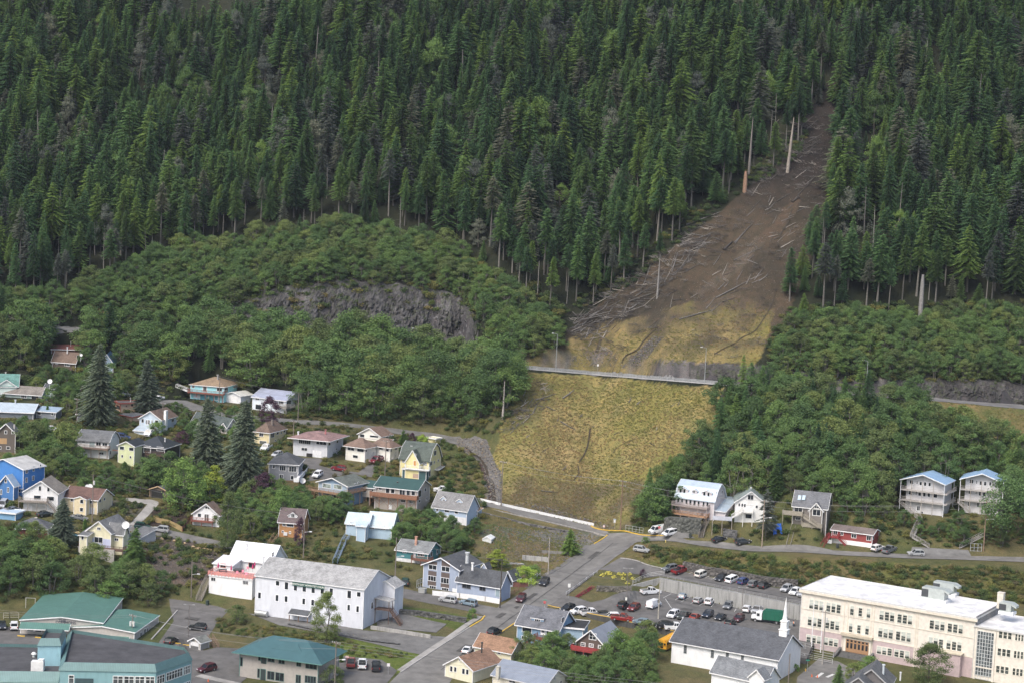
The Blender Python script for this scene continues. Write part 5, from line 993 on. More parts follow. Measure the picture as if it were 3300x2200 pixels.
b = MB(); d = foot[1] - foot[0]; e = d / np.linalg.norm(d); n = np.array([e[1],-e[0],0]); L = np.linalg.norm(d); b.T = lambda q: tuple(foot[0] + e * q[0] + n * q[1] + np.array([0,0,q[2]]) - np.array([org[0],org[1],foot[0][2]]))
b.box(L * .16, L * .35, .01, .12, -5, zt - 3.2); b.build('dark_bay', siding((.045, .085, .095), .25), root)
# stair tower and left lower wing
ft = [roofpt(*p,z=zt + 2.4) for p in ((435,925),(700,925),(760,800),(515,790))]; walls(ft,2,zt + 1.2,siding((.33,.55,.62),.25),'tower_wall')
c2 = sum(ft) / 4; o2 = [c2 + (p - c2) * 1.06 for p in ft]; i2 = [c2 + (p - c2) * .80 for p in ft]; b = MB()
for i in range(4):
 j = (i + 1) % 4; b.face([loc(o2[i],zt + 1.1),loc(o2[j],zt + 1.1),loc(i2[j],zt + 2.5),loc(i2[i],zt + 2.5)]); b.face([loc(i2[i],zt + 2.5),loc(i2[j],zt + 2.5),loc(i2[j],zt + 1.6),loc(i2[i],zt + 1.6)])
b.face([loc(p,zt + 1.1) for p in o2]); b.build('tower_mansard',TB,root); b = MB(); b.face([loc(p,zt + 1.65) for p in i2]); b.build('tower_roof',RF,root)
zl = zt - 2.6; fl = [roofpt(*p,z=zl) for p in ((-500,1290),(690,1300),(700,985),(-500,960))]; walls(fl,-6,zl - .8,siding((.33,.55,.62),.25),'wing_wall'); b = MB(); b.face([loc(p,zl - .7) for p in fl]); b.build('wing_roof',RF,root)
b = MB(); a,c = fl[0],fl[1]; m = np.array([0,-1.0,0]); b.face([loc(a + m * 1.2,zl - 1.9),loc(c + m * 1.2,zl - 1.9),loc(c - m * .3,zl + .1),loc(a - m * .3,zl + .1)]); b.face([loc(a - m * .3,zl + .1),loc(c - m * .3,zl + .1),loc(c - m * .3,zl - .7),loc(a - m * .3,zl - .7)]); b.face([loc(fl[2],zl),loc(fl[3],zl),loc(fl[3],zl - .7),loc(fl[2],zl - .7)]); b.build('wing_mansard',TB,root)
for (x, y, s, hh, nm) in ((435, 1275, 1.3, 2.0, 'roof_unit'), (388, 1125, .7, 1.0, 'roof_vent')):
 p = roofpt(x, y, zl - .7); b = MB(); q = loc(p, zl - .7)
 if nm == 'roof_unit': b.box(q[0] - s,q[0] + s,q[1] - s * .6,q[1] + s * .6,q[2],q[2] + hh); b.box(q[0] + .1,q[0] + s - .1,q[1] - s * .5,q[1] + s * .5,q[2] + hh,q[2] + hh + .4)
 else: b.tube([q, (q[0], q[1], q[2] + .7)], .3, 10); b.tube([(q[0], q[1], q[2] + .7), (q[0], q[1], q[2] + 1.1)], [.6, .25], 10)
 b.build(nm, plain((.72, .72, .70)), root)
# ------------------------------------------------------------------ level the ground under and in front of each house
def carve():
 global HM
 for v in CARVE:
  dx = GX - v.O[0]; dy = GY - v.O[1]; a = dx * v.ex[0] + dy * v.ex[1]; b = dx * v.ey[0] + dy * v.ey[1]
  da = np.maximum(np.maximum(a - 1.5, -v.W - 1.5 - a), 0); db = np.maximum(np.maximum(b - v.D * .8, -5 - b), 0); d = np.hypot(da, db)
  da2 = np.maximum(np.maximum(a, -v.W - a), 0); db2 = np.maximum(np.maximum(b - v.D, -b), 0); d2 = np.hypot(da2, db2)
  HM = np.minimum(HM, v.O[2] + .05 + 2.2 * d)
  HM = np.maximum(HM, v.O[2] - .5 - 1.0 * d2)
carve()
# ------------------------------------------------------------------ ground colours (albedo of each kind of cover)
def poly_w(poly): return [tuple(G(a, b)[:2]) for a, b in poly]
def build_ground():
 P = np.stack([GX.ravel(), GY.ravel(), HM.ravel()], 1); px, py, _ = proj(P)
 x, y = P[:, 0], P[:, 1]
 C = np.zeros((len(P), 3)); C[:] = (.045, .05, .028)                       # undergrowth / moss by default
 jx = 26 * fbm(x / 9, y / 9, 21); jy = 14 * fbm(x / 9, y / 9, 31)
 X, Y = px + jx, py + jy
 n1 = fbm(x / 22, y / 22, 5)[:, None]; n2 = fbm(x / 6, y / 6, 6)[:, None]; n3 = fbm(x / 2.2, y / 3.4, 7)[:, None]
 def put(poly, col, soft=False):
  m = inpoly(X, Y, poly); C[m] = np.broadcast_to(col, C.shape)[m] if not callable(col) else col(m)
 def mix3(a, b, t): return np.array(a) * (1 - t) + np.array(b) * t
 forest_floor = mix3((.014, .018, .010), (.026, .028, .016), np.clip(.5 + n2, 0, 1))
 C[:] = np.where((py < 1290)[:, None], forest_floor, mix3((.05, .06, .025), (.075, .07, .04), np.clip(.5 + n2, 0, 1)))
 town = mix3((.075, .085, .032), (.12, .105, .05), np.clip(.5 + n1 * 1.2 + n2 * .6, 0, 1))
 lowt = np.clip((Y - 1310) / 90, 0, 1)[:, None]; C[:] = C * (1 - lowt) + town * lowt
 grass = mix3((.19, .17, .055), (.27, .21, .095), np.clip(.5 + n1 * 1.6 + n2 * .5, 0, 1))
 grass = mix3(grass, (.115, .13, .042), np.clip(n2 * 1.3 - .1, 0, .75)); grass = mix3(grass, (.11, .09, .055), np.clip(n3 * 1.5 - .45, 0, .7))
 brown = mix3((.11, .092, .058), (.15, .13, .068), np.clip(.5 + n2, 0, 1))
 # the grassy slope below the highway
 put([(1690,1195),(2370,1250),(2330,1330),(2200,1450),(2120,1530),(2080,1600),(1990,1705),(1800,1690),(1545,1615),(1615,1400),(1600,1380),(1640,1330)],lambda m: grass[m])
 put([(1560,1570),(1660,1530),(1900,1560),(2080,1540),(2110,1640),(1990,1712),(1800,1695),(1545,1620)],lambda m: mix3(brown,grass,np.clip(.35 + n2 * 1.4,0,1))[m])
 put([(1690, 1190), (1800, 1240), (1740, 1350), (1620, 1400), (1640, 1330)], lambda m: mix3(grass, (.07, .08, .035), .5)[m])
 # landslide scar: dark soil above, reddish brown, then grass at the foot
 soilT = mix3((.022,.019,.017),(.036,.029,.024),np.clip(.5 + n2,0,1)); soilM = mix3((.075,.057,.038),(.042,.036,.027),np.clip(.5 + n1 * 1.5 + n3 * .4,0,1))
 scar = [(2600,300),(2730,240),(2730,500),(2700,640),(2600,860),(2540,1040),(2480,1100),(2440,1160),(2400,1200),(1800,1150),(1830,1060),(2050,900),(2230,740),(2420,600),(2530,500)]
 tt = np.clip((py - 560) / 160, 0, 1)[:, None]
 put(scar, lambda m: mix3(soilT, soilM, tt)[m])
 put([(1830,1100),(1900,1050),(2060,1020),(2380,940),(2500,1000),(2470,1100),(2440,1190),(1800,1180)],lambda m: mix3(grass * .8,soilM * 1.25,np.clip(.55 + n2 * 1.1 - (py - 1060)[:,None] / 150,0,1))[m])
 put([(2440, 760), (2480, 760), (2350, 900), (2250, 960), (2230, 940), (2360, 850)], (.085, .068, .050))
 put([(2540, 640), (2580, 640), (2500, 760), (2440, 780)], (.075, .055, .038))
 put([(2090, 1090), (2130, 1090), (2060, 1180), (2010, 1185)], (.08, .07, .06))
 put([(1830, 1150), (1960, 1120), (2010, 1170), (1900, 1190), (1800, 1180)], (.12, .10, .08))
 # right bench of dry grass beside the highway
 put([(2960,1280),(3350,1310),(3350,1500),(3250,1480),(3150,1380),(3000,1330)],lambda m: mix3((.17,.13,.06),(.09,.1,.035),np.clip(.4 + n2 * 1.3,0,1))[m])
 # brush bank and lawns of the town
 put([(1970,1745),(2112,1755),(3350,1835),(3350,1960),(2600,1890),(2160,1828),(2020,1800)],lambda m: mix3((.10,.11,.035),(.13,.10,.05),np.clip(.5 + n2 * 1.2,0,1))[m])
 put([(1240,1940),(1540,1990),(1530,2040),(1240,1960)],(.085,.11,.03)); put([(1080,2040),(1480,2100),(1400,2180),(1060,2130)],(.10,.13,.03))
 put([(1540,1690),(1960,1715),(1900,1760),(1850,1800),(1560,1730)],lambda m: mix3((.16,.155,.14),(.07,.09,.03),np.clip(.4 + n2 * 1.5,0,1))[m])
 put([(1560,1730),(1880,1760),(1790,1860),(1500,1850),(1500,1760)],lambda m: mix3((.15,.12,.065),(.08,.1,.03),np.clip(.4 + n2 * 1.5,0,1))[m])
 # bare building lots on the left
 put([(450,1735),(560,1720),(690,1760),(720,1830),(640,1880),(380,1870),(380,1840)],lambda m: mix3((.115,.09,.07),(.09,.08,.072),np.clip(.5 + n2,0,1))[m])
 put([(500,1640),(600,1630),(610,1700),(470,1690)],(.045,.034,.028)); put([(330,1615),(470,1610),(440,1690),(310,1690)],(.085,.082,.06))
 # rock of the highway cuts
 jj = np.clip(np.searchsorted(XS, x) , 0, len(XS) - 1); cut = (y > LY[8][jj] - .8) & (y < LY[9][jj] + 1.5)
 rk = mix3((.055, .052, .056), (.14, .13, .125), np.clip(.25 + n3 * 1.3 + n2 * .7, 0, 1))
 vis = cut & (((px > 690) & (px < 1520)) | (px > 2150)); C[vis] = rk[vis]
 gr = cut & (px > 1640) & (px <= 2150); C[gr] = mix3(grass * .8, rk, np.clip(.4 + n2 * 1.5, 0, 1))[gr]
 C *= (1 + .16 * n3)
 return C
def make_terrain():
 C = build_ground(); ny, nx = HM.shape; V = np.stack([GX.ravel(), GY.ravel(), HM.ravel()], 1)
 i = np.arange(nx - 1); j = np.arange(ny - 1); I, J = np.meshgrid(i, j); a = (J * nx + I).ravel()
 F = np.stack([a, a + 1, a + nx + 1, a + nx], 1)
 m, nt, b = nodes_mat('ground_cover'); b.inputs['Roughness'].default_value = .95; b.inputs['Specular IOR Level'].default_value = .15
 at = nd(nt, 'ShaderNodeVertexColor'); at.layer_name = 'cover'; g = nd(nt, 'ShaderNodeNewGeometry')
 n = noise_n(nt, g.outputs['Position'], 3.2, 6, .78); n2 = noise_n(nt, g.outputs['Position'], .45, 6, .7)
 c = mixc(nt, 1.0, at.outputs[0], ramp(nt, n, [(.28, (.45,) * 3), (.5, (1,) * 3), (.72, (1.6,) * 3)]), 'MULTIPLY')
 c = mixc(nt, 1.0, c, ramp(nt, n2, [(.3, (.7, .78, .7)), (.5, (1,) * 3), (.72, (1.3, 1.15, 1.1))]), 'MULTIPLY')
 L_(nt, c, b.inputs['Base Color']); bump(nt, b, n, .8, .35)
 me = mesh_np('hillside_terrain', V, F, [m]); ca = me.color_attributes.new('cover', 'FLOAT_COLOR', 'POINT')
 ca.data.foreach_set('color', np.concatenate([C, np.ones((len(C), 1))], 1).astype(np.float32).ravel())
 me.polygons.foreach_set('use_smooth', [True] * len(me.polygons))
 o = bpy.data.objects.new('hillside_terrain', me); COL.objects.link(o); tag(o, kind='structure'); return o
make_terrain()
def sheet(name, poly, mat, off=.05, step=1.0, skirt=0.0, kind='structure', world=False, parent=None, zf=None):
 """a ground sheet draped on the terrain inside a polygon"""
 w = [tuple(p) for p in poly] if world else [tuple(G(a, b)[:2]) for a, b in poly]
 EXCL.append(list(w)); zf = zf or (lambda x, y: float(Hh(x, y)))
 # densify the outline
 out = []
 for k in range(len(w)):
  a = np.array(w[k]); b = np.array(w[(k + 1) % len(w)]); n = max(1, int(np.linalg.norm(b - a) / step))
  out += [tuple(a + (b - a) * t / n) for t in range(n)]
 xs = np.array([p[0] for p in out]); ys = np.array([p[1] for p in out]); gx,gy = np.meshgrid(np.arange(xs.min(),xs.max(),step),np.arange(ys.min(),ys.max(),step))
 m = inpoly(gx.ravel(), gy.ravel(), out); gxx = gx.ravel()[m]; gyy = gy.ravel()[m]
 ox, oy = xs[:, None], ys[:, None]; d = np.min((gxx[None] - ox) ** 2 + (gyy[None] - oy) ** 2, 0) if len(gxx) else np.zeros(0)
 keep = d > (step * .4) ** 2; pts = [Vector(p) for p in out] + [Vector((a, b)) for a, b in zip(gxx[keep], gyy[keep])]
 n = len(out); r = delaunay_2d_cdt(pts, [], [list(range(n))], 1, 1e-4); V2, F = r[0], r[2]
 V = [(v.x, v.y, zf(v.x, v.y) + off) for v in V2]; mb = MB(); mb.v = V; mb.f = [list(f) for f in F]; mb.m = [0] * len(F)
 if skirt:
  for k in range(n):
   a = out[k]; b = out[(k + 1) % n]; za = zf(*a) + off; zb = zf(*b) + off
   mb.face([(a[0], a[1], za), (b[0], b[1], zb), (b[0], b[1], zb - skirt), (a[0], a[1], za - skirt)])
 o = mb.build(name, mat, parent)
 if kind: tag(o, kind=kind)
 return o
# ------------------------------------------------------------------ rock faces cut for the highway
def cliff(px0, px1, lab_seed, col, bulge=1.0, rows=34, name='rock_face'):
 xa = np.interp(px0, [p for p in PXC], LN[8][:, 0]); xb = np.interp(px1, [p for p in PXC], LN[8][:, 0]); xs = np.arange(xa, xb, .45); V = []; F = []
 y0 = np.interp(xs, XS, LY[8]); y1 = np.interp(xs, XS, LY[9]); n = len(xs)
 for i in range(n):
  za = float(Hh(xs[i], y0[i])) - .6; zb = float(Hh(xs[i], y1[i] + .4)) + .3; e = min(1, i / 14, (n - 1 - i) / 14)
  for k in range(rows + 1):
   t = k / rows; y = y0[i] + (y1[i] - y0[i]) * t; z = za + (zb - za) * t; x = xs[i]
   r1 = mnoise.noise(Vector((x * .16 + lab_seed,z * .10,0))); r2 = abs(mnoise.noise(Vector((x * .55 + z * .12,z * .22,4 + lab_seed)))); r3 = mnoise.noise(Vector((x * 1.5,z * .9,9))); r4 = mnoise.noise(Vector((x * 3.5,z * 2.6,2)))
   d = bulge * (1.3 + 2.2 * r1 - 2.0 * r2 + .7 * r3 + .35 * r4); d = round(d / .55) * .55 * .5 + d * .5
   V.append((x, y - max(-.5, d) * e * math.sin(math.pi * min(1, t * .9 + .08)), z))
 for i in range(n - 1):
  for k in range(rows): a = i * (rows + 1) + k; F.append((a, a + rows + 1, a + rows + 2, a + 1))
 m,nt,b = nodes_mat('cliff_rock'); b.inputs['Roughness'].default_value = .9; g = nd(nt,'ShaderNodeNewGeometry'); mp = nd(nt,'ShaderNodeMapping'); mp.inputs['Scale'].default_value = (1,1,.35); mp.inputs['Rotation'].default_value = (0,.35,0); L_(nt,g.outputs['Position'],mp.inputs[0])
 n1 = noise_n(nt, mp.outputs[0], .22, 8, .72); n2 = noise_n(nt, mp.outputs[0], 1.6, 6, .7); n3 = noise_n(nt, g.outputs['Position'], .5, 5, .7)
 c = ramp(nt,n1,[(.32,sc(col,.35)),(.48,sc(col,.8)),(.6,sc(col,1.5)),(.72,sc(col,2.8))]); c = mixc(nt,1.0,c,ramp(nt,n2,[(.3,(.5,) * 3),(.7,(1.35,) * 3)]),'MULTIPLY'); c = mixc(nt,ramp(nt,n3,[(.52,(0,) * 3),(.62,(.7,) * 3)]),c,(.05,.062,.026)); L_(nt,c,b.inputs['Base Color']); bump(nt,b,n2,.9,.5)
 mb = MB(); mb.v = V; mb.f = F; mb.m = [0] * len(F); o = mb.build(name, m); tag(o, kind='structure')
PXC = np.arange(-500, 3801, 25.0)
cliff(735, 1540, 0, (.072, .069, .070), 1.7); cliff(2220, 2450, 7, (.075, .07, .065), .7, 20); cliff(2860, 3700, 13, (.06, .056, .055), .8, 24)
# ------------------------------------------------------------------ roads, lots and paths
ASPH = ground_mat('asphalt',(.165,.160,.150),.35,1.0); ASPH2 = ground_mat('asphalt_dark',(.125,.121,.116),.4,1.0); GRAV = ground_mat('gravel',(.15,.148,.142),.9,1.3)
CONC = ground_mat('concrete_paving', (.30, .29, .27), .5, 1.0); RUB = ground_mat('rubble', (.135, .13, .125), 1.0, .9)
sheet('street',[(1215,2240),(1290,2165),(1380,2105),(1514,2019),(1562,1986),(1540,1968),(1510,1962),(1560,1950),(1601,1958),(1640,1935),(1701,1895),(1770,1847),(1813,1824),(1896,1758),(1957,1722),(2000,1722),(2055,1743),(2009,1778),(1925,1838),(1818,1917),(1745,1968),(1662,2010),(1617,2038),(1490,2130),(1425,2240)],ASPH,.10)
sheet('street',[(1957,1720),(1925,1716),(2100,1719),(2215,1740),(2330,1746),(2452,1760),(2687,1773),(2927,1785),(3120,1791),(3420,1800),(3420,1815),(3100,1803),(2930,1799),(2700,1788),(2420,1776),(2250,1757),(2100,1742),(2055,1746)],ASPH,.14)
sheet('street', [(1205, 1868), (1276, 1890), (1389, 1914), (1601, 1958), (1562, 1984), (1510, 1968), (1274, 1920), (1195, 1902)], ASPH2, .06)
sheet('street', [(1541, 1612), (1914, 1693), (1960, 1712), (1955, 1724), (1900, 1714), (1541, 1629)], ASPH, .05)
sheet('street',[(350,1668),(431,1687),(543,1706),(694,1739),(770,1757),(750,1776),(687,1761),(560,1733),(450,1715),(350,1700)],ASPH,.06)
sheet('parking_lot', LOTXY, ASPH2, .10, skirt=1.6, world=True, zf=lambda x, y: float(Hh(x, y)) + float(lot_off(x, y)))
sheet('parking_lot',[(2112,1857.5),(2350,1901.5),(2592,1950),(2600,1908),(2420,1882),(2160,1836),(2055,1808),(2000,1795),(1930,1834),(1990,1845),(2060,1851)],ASPH2,.08)
sheet('parking_lot',[(545,1928),(600,1935),(700,1952),(738,1964),(700,2005),(665,2060),(640,2150),(640,2240),(470,2240),(490,2100),(560,2000)],ASPH2,.06)
sheet('parking_lot', [(-60, 2020), (75, 2020), (130, 2050), (130, 2110), (-60, 2110)], ASPH2, .06)
sheet('parking_lot', [(640, 2100), (700, 2085), (790, 2090), (800, 2180), (730, 2240), (640, 2240)], ASPH2, .11)
sheet('parking_lot', [(1080, 2110), (1230, 2125), (1280, 2160), (1215, 2240), (1060, 2240)], ASPH2, .06)
sheet('gravel_yard',[(800,1975),(950,1990),(1170,2030),(1300,2040),(1445,2052),(1400,2118),(1200,2072),(1050,2040),(900,2014)],GRAV,.08)
sheet('gravel_yard', [(1215, 1998), (1290, 1975), (1440, 2010), (1405, 2038), (1215, 2020)], GRAV, .12)
sheet('gravel_road',[(955,1352),(1181,1370),(1270,1380),(1385,1393),(1480,1405),(1569,1416),(1540,1430),(1474,1432),(1385,1413),(1270,1396),(1181,1386),(955,1366)],GRAV,.10)
sheet('creek_bed',[(1474,1408),(1530,1404),(1569,1417),(1578,1450),(1593,1484),(1600,1510),(1617,1523),(1612,1560),(1614,1627),(1566,1614),(1572,1585),(1561,1560),(1566,1530),(1548,1490),(1520,1460),(1474,1440)],RUB,.16)
sheet('creek_bed',[(1538,1485),(1560,1500),(1580,1550),(1588,1620),(1576,1618),(1566,1560)],ground_mat('wet_soil',(.045,.03,.025),.8,1.5),.22)
zm(4); sheet('driveway', QL([(1670, 672), (1990, 695), (2130, 735), (1930, 960), (1800, 1040), (1725, 1030), (1960, 760), (1670, 715)]), CONC, .09)
zm(3); sheet('driveway',QL([(250,600),(560,615),(500,700),(650,740),(850,770),(1000,790),(1130,690),(1230,690),(1170,850),(900,800),(620,870),(350,900),(420,760),(200,660)]),ASPH2,.07)
sheet('gravel_road', [(500, 1285), (600, 1290), (720, 1330), (960, 1352), (955, 1366), (700, 1350), (590, 1312), (500, 1302)], GRAV, .06)
hx = np.arange(-250, 251, 4.0); hy0 = np.interp(hx, XS, LY[7]) + .1; hy1 = np.interp(hx, XS, LY[8]) - .1
sheet('highway', list(zip(hx, hy0)) + list(zip(hx[::-1], hy1[::-1])), ground_mat('highway_asphalt', (.16, .158, .155), .3), .12, world=True)
sheet('gravel_yard', [(2570, 2180), (2640, 2120), (2700, 2130), (2760, 2160), (2740, 2240), (2560, 2240)], ASPH, .06)
sheet('gravel_yard', [(3040, 1768), (3120, 1772), (3130, 1792), (2930, 1786), (2940, 1762)], GRAV, .16)
sheet('gravel_yard', [(2140, 1700), (2210, 1710), (2240, 1735), (2180, 1735), (2100, 1722)], GRAV, .2)
def zz(p):
 return float(Hh(p[0], p[1])) + (float(lot_off(p[0], p[1])) if inpoly(np.array([p[0]]), np.array([p[1]]), LOTXY)[0] else 0)
def strip(name, pts, w, mat, off=.2, label=None, cat=None, h=0.0):
 """a painted line or kerb following the ground between pixel points"""
 P = [GC(*p) for p in pts]; out = []
 for a, b in zip(P[:-1], P[1:]):
  n = max(1, int(np.linalg.norm(b - a) / 1.0)); out += [a + (b - a) * t / n for t in range(n)]
 out.append(P[-1]); m = MB(); pr = None
 for i, p in enumerate(out):
  d = (out[min(i + 1, len(out) - 1)] - out[max(i - 1, 0)]); d[2] = 0; d /= np.linalg.norm(d); s = np.array([-d[1], d[0], 0]) * w / 2
  z = zz(p) + off; a = (p[0] - s[0], p[1] - s[1], z); b = (p[0] + s[0], p[1] + s[1], z)
  if pr:
   if h: m.prism([pr[0], pr[1], b, a], h)
   else: m.face([pr[0], pr[1], b, a])
  pr = (a, b)
 o = m.build(name, mat)
 if label: tag(o, label, cat)
 else: tag(o, kind='structure')
 return o
YEL = plain((.62, .40, .06)); WPAINT = plain((.55, .55, .53)); KERB = concrete((.36, .35, .33))
strip('kerb', [(1562, 1985), (1552, 1998), (1514, 2020)], .35, YEL, .27, h=.25)
strip('kerb', [(1514, 2020), (1440, 2068), (1380, 2107), (1290, 2167)], .35, KERB, .24, h=.2)
strip('kerb', [(1617, 2036), (1662, 2006)], .3, YEL, .27, h=.25)
strip('kerb',[(1915,1752),(1957,1724)],.3,YEL,.27,h=.25); strip('kerb',[(1905,1695),(1990,1710),(2060,1722),(2150,1726)],.35,YEL,.3,h=.25)
strip('sidewalk', [(1290, 2160), (1380, 2098), (1505, 2012), (1548, 1985)], 1.6, CONC, .16, h=.2)
strip('sidewalk', [(1800, 1928), (1925, 1832), (2009, 1771), (2050, 1742)], 1.5, ground_mat('asphalt_walk', (.15, .145, .14), .4), .16, h=.2)
strip('sidewalk', [(1700, 1893), (1770, 1845), (1813, 1822), (1896, 1756)], 1.5, ground_mat('asphalt_walk', (.15, .145, .14), .4), .16, h=.2)
strip('kerb', [(2000, 1798), (2055, 1807), (2125, 1828), (2160, 1836)], .3, KERB, .24, h=.2)
zm(6); strip('kerb', QL([(1740, 925), (1950, 690), (2040, 590)]), .3, KERB, .22, h=.2)
strip('kerb',QL([(200,885),(285,892)]),.3,YEL,.25,h=.2); strip('kerb',QL([(405,903),(470,910)]),.3,YEL,.25,h=.2); strip('kerb',QL([(2100,990),(2175,996)]),.3,YEL,.25,h=.2); strip('kerb',QL([(2010,970),(2075,978)]),.3,YEL,.25,h=.2)
zm(7); strip('sidewalk', QL([(0, 1490), (430, 1590)]), 2.2, CONC, .2, h=.2)
# parking stall lines
zm(11)
for a,b in (((160,640),(275,578)),((330,668),(400,620)),((410,695),(535,630)),((545,720),(610,680)),((670,745),(750,700)),((835,765),(925,705)),((1080,812),(1160,760)),((1160,830),(1230,780)),((190,650),(285,790)),((520,300),(600,265)),((750,358),(820,325)),((830,380),(900,340))):
 strip('painted_line', [Q(*a), Q(*b)], .14, WPAINT, .16)
zm(17);
for a, b in (((300, 440), (330, 418)), ((350, 440), (385, 425))): strip('painted_line', [Q(*a), Q(*b)], .8, WPAINT, .1)
# ------------------------------------------------------------------ vehicles
CARM = {}
def paint(c):
 if c not in CARM:
  m,nt,b = nodes_mat('car_paint'); b.inputs['Base Color'].default_value = c + (1,); b.inputs['Roughness'].default_value = .28; b.inputs['Coat Weight'].default_value = .4
  g = nd(nt,'ShaderNodeNewGeometry'); n = noise_n(nt,g.outputs['Position'],2,3); L_(nt,ramp(nt,n,[(.3,sc(c,.88)),(.7,sc(c,1.08))]),b.inputs['Base Color']); CARM[c] = m
 return CARM[c]
TYRE = plain((.02,.02,.02),.8); RIMM = plain((.4,.4,.41),.35,.5); HEADL = plain((.75,.76,.78),.15); TAILL = plain((.35,.02,.02),.3); CGL = glass((.018,.022,.026)); BLK = plain((.03,.03,.032),.6)
PLATE = plain((.7, .65, .3), .5)
def car_meshes(kind):
 # L, W, H, belt height, hood height, rear x of cabin base/top, front x of cabin top/base (metres, +x = front)
 sp = {'suv': (4.7,1.88,1.70,1.02,1.0,-2.25,-1.95,.25,1.0),'sedan': (4.7,1.82,1.42,.92,.86,-1.55,-.85,.35,1.15),'hatch': (4.3,1.8,1.5,.96,.92,-2.0,-1.6,.3,1.05),'pickup': (5.7,2.0,1.88,1.15,1.12,-.55,-.4,.75,1.35),
          'van': (5.6,2.02,2.12,1.2,1.15,-2.72,-2.62,1.3,1.95),'minivan': (5.0,1.95,1.75,1.0,.98,-2.4,-2.2,.7,1.6),'jeep': (4.3,1.85,1.86,1.12,1.1,-1.95,-1.85,.35,.6),'canopy': (5.7,2.0,1.9,1.15,1.12,-2.75,-2.6,.75,1.35)}[kind]
 L, W, H, zb, zh, xr0, xr1, xf1, xf0 = sp; w = W / 2; b = MB(); g = .28
 prof = [(-L / 2,.42),(-L / 2,zb - .12),(-L / 2 + .08,zb),(xf0,zb),(L / 2 - .45,zh - .06),(L / 2 - .06,zh - .28),(L / 2,.5),(L / 2 - .12,g),(-L / 2 + .1,g)]
 def ring(sy, k): return [(x, sy * (w if .5 < z < zb - .05 else w - .06), z) for x, z in prof]
 A = [b.pt(p) for p in ring(-1, 0)]; B = [b.pt(p) for p in ring(1, 0)]; n = len(prof); b.f.append(A); b.f.append(B[::-1]); b.m += [0, 0]
 for i in range(n): j = (i + 1) % n; b.f.append([A[j], A[i], B[i], B[j]]); b.m.append(0)
 if kind == 'pickup':   # open bed
  b.box(-L / 2 + .02,xr0 - .02,w - .1,w,zb - .02,zb + .1); b.box(-L / 2 + .02,xr0 - .02,-w,-w + .1,zb - .02,zb + .1); b.box(-L / 2,-L / 2 + .08,-w,w,zb - .02,zb + .1)
 wt = w - .2; b.prism([(xr1, -wt, H), (xf1, -wt, H), (xf1, wt, H), (xr1, wt, H)], .07)
 for sy in (-1, 1):
  for (x0, x1) in ((xr0, xr1), (xf0, xf1)): b.bar((x0, sy * (w - .05), zb), (x1, sy * wt, H - .05), .09)
  xm = (xr1 + xf1) / 2 - .1; b.bar((xm, sy * (w - .05), zb), (xm, sy * wt, H - .05), .08)
  b.box(xf0 - .35, xf0 - .15, sy * (w + .08) - .1, sy * (w + .08) + .1, zb, zb + .16)
 if kind == 'suv' or kind == 'minivan':
  for sy in (-1, 1): b.bar((xr1 + .2, sy * (wt - .05), H + .05), (xf1 - .2, sy * (wt - .05), H + .05), .05)
 gl = MB(); i = .03; q0 = [(xr0 + i,-(w - .07),zb - .02),(xf0 - i,-(w - .07),zb - .02),(xf0 - i,w - .07,zb - .02),(xr0 + i,w - .07,zb - .02)]; q1 = [(xr1 + i,-(wt - .02),H - .06),(xf1 - i,-(wt - .02),H - .06),(xf1 - i,wt - .02,H - .06),(xr1 + i,wt - .02,H - .06)]
 gl.prism(q1, None, q0)
 if kind == 'van':   # panel sides: windows only at the front
  b.prism([(xr1,-wt - .02,H - .02),(.35,-wt - .02,H - .02),(.35,wt + .02,H - .02),(xr1,wt + .02,H - .02)],None,[(xr0 - .02,-w + .02,zb - .05),(.35,-w + .02,zb - .05),(.35,w - .02,zb - .05),(xr0 - .02,w - .02,zb - .05)])
 if kind == 'pickup': gl.box(-L / 2 + .1, xr0 - .04, -w + .1, w - .1, zb - .01, zb + .012)
 wh = MB(); r = .36 if kind in ('suv','pickup','canopy','jeep','van') else .32; wh.tube([(0,-.11,0),(0,.11,0)],r,14); rm = MB(); rm.tube([(0,-.125,0),(0,.125,0)],r * .58,10)
 def mk(nm, m, mb):
  o = mb.build(nm, m); me = o.data; bpy.data.objects.remove(o); return me
 hl = MB(); hl.box(-.04,.03,-.2,.2,-.08,.08); tl = MB(); tl.box(-.02,.04,-.1,.1,-.16,.16); gr = MB(); gr.box(L / 2 - .03,L / 2 + .015,-w * .5,w * .5,.55,zh - .3); gr.box(-L / 2 - .02,-L / 2 + .02,-w * .75,w * .75,.34,.5)
 return dict(L=L,W=W,r=r,zh=zh,zb=zb,body=mk('body',paint((.5,.5,.5)),b),glass=mk('windows',CGL,gl),wheel=mk('wheel',TYRE,wh),rim=mk('rim',RIMM,rm),hl=mk('headlight',HEADL,hl),tl=mk('tail_light',TAILL,tl),gr=mk('grille',BLK,gr))
CK = {}
def child(nm, me, par, loc=(0, 0, 0)):
 o = bpy.data.objects.new(nm, me); COL.objects.link(o); o.parent = par; o.location = loc; return o
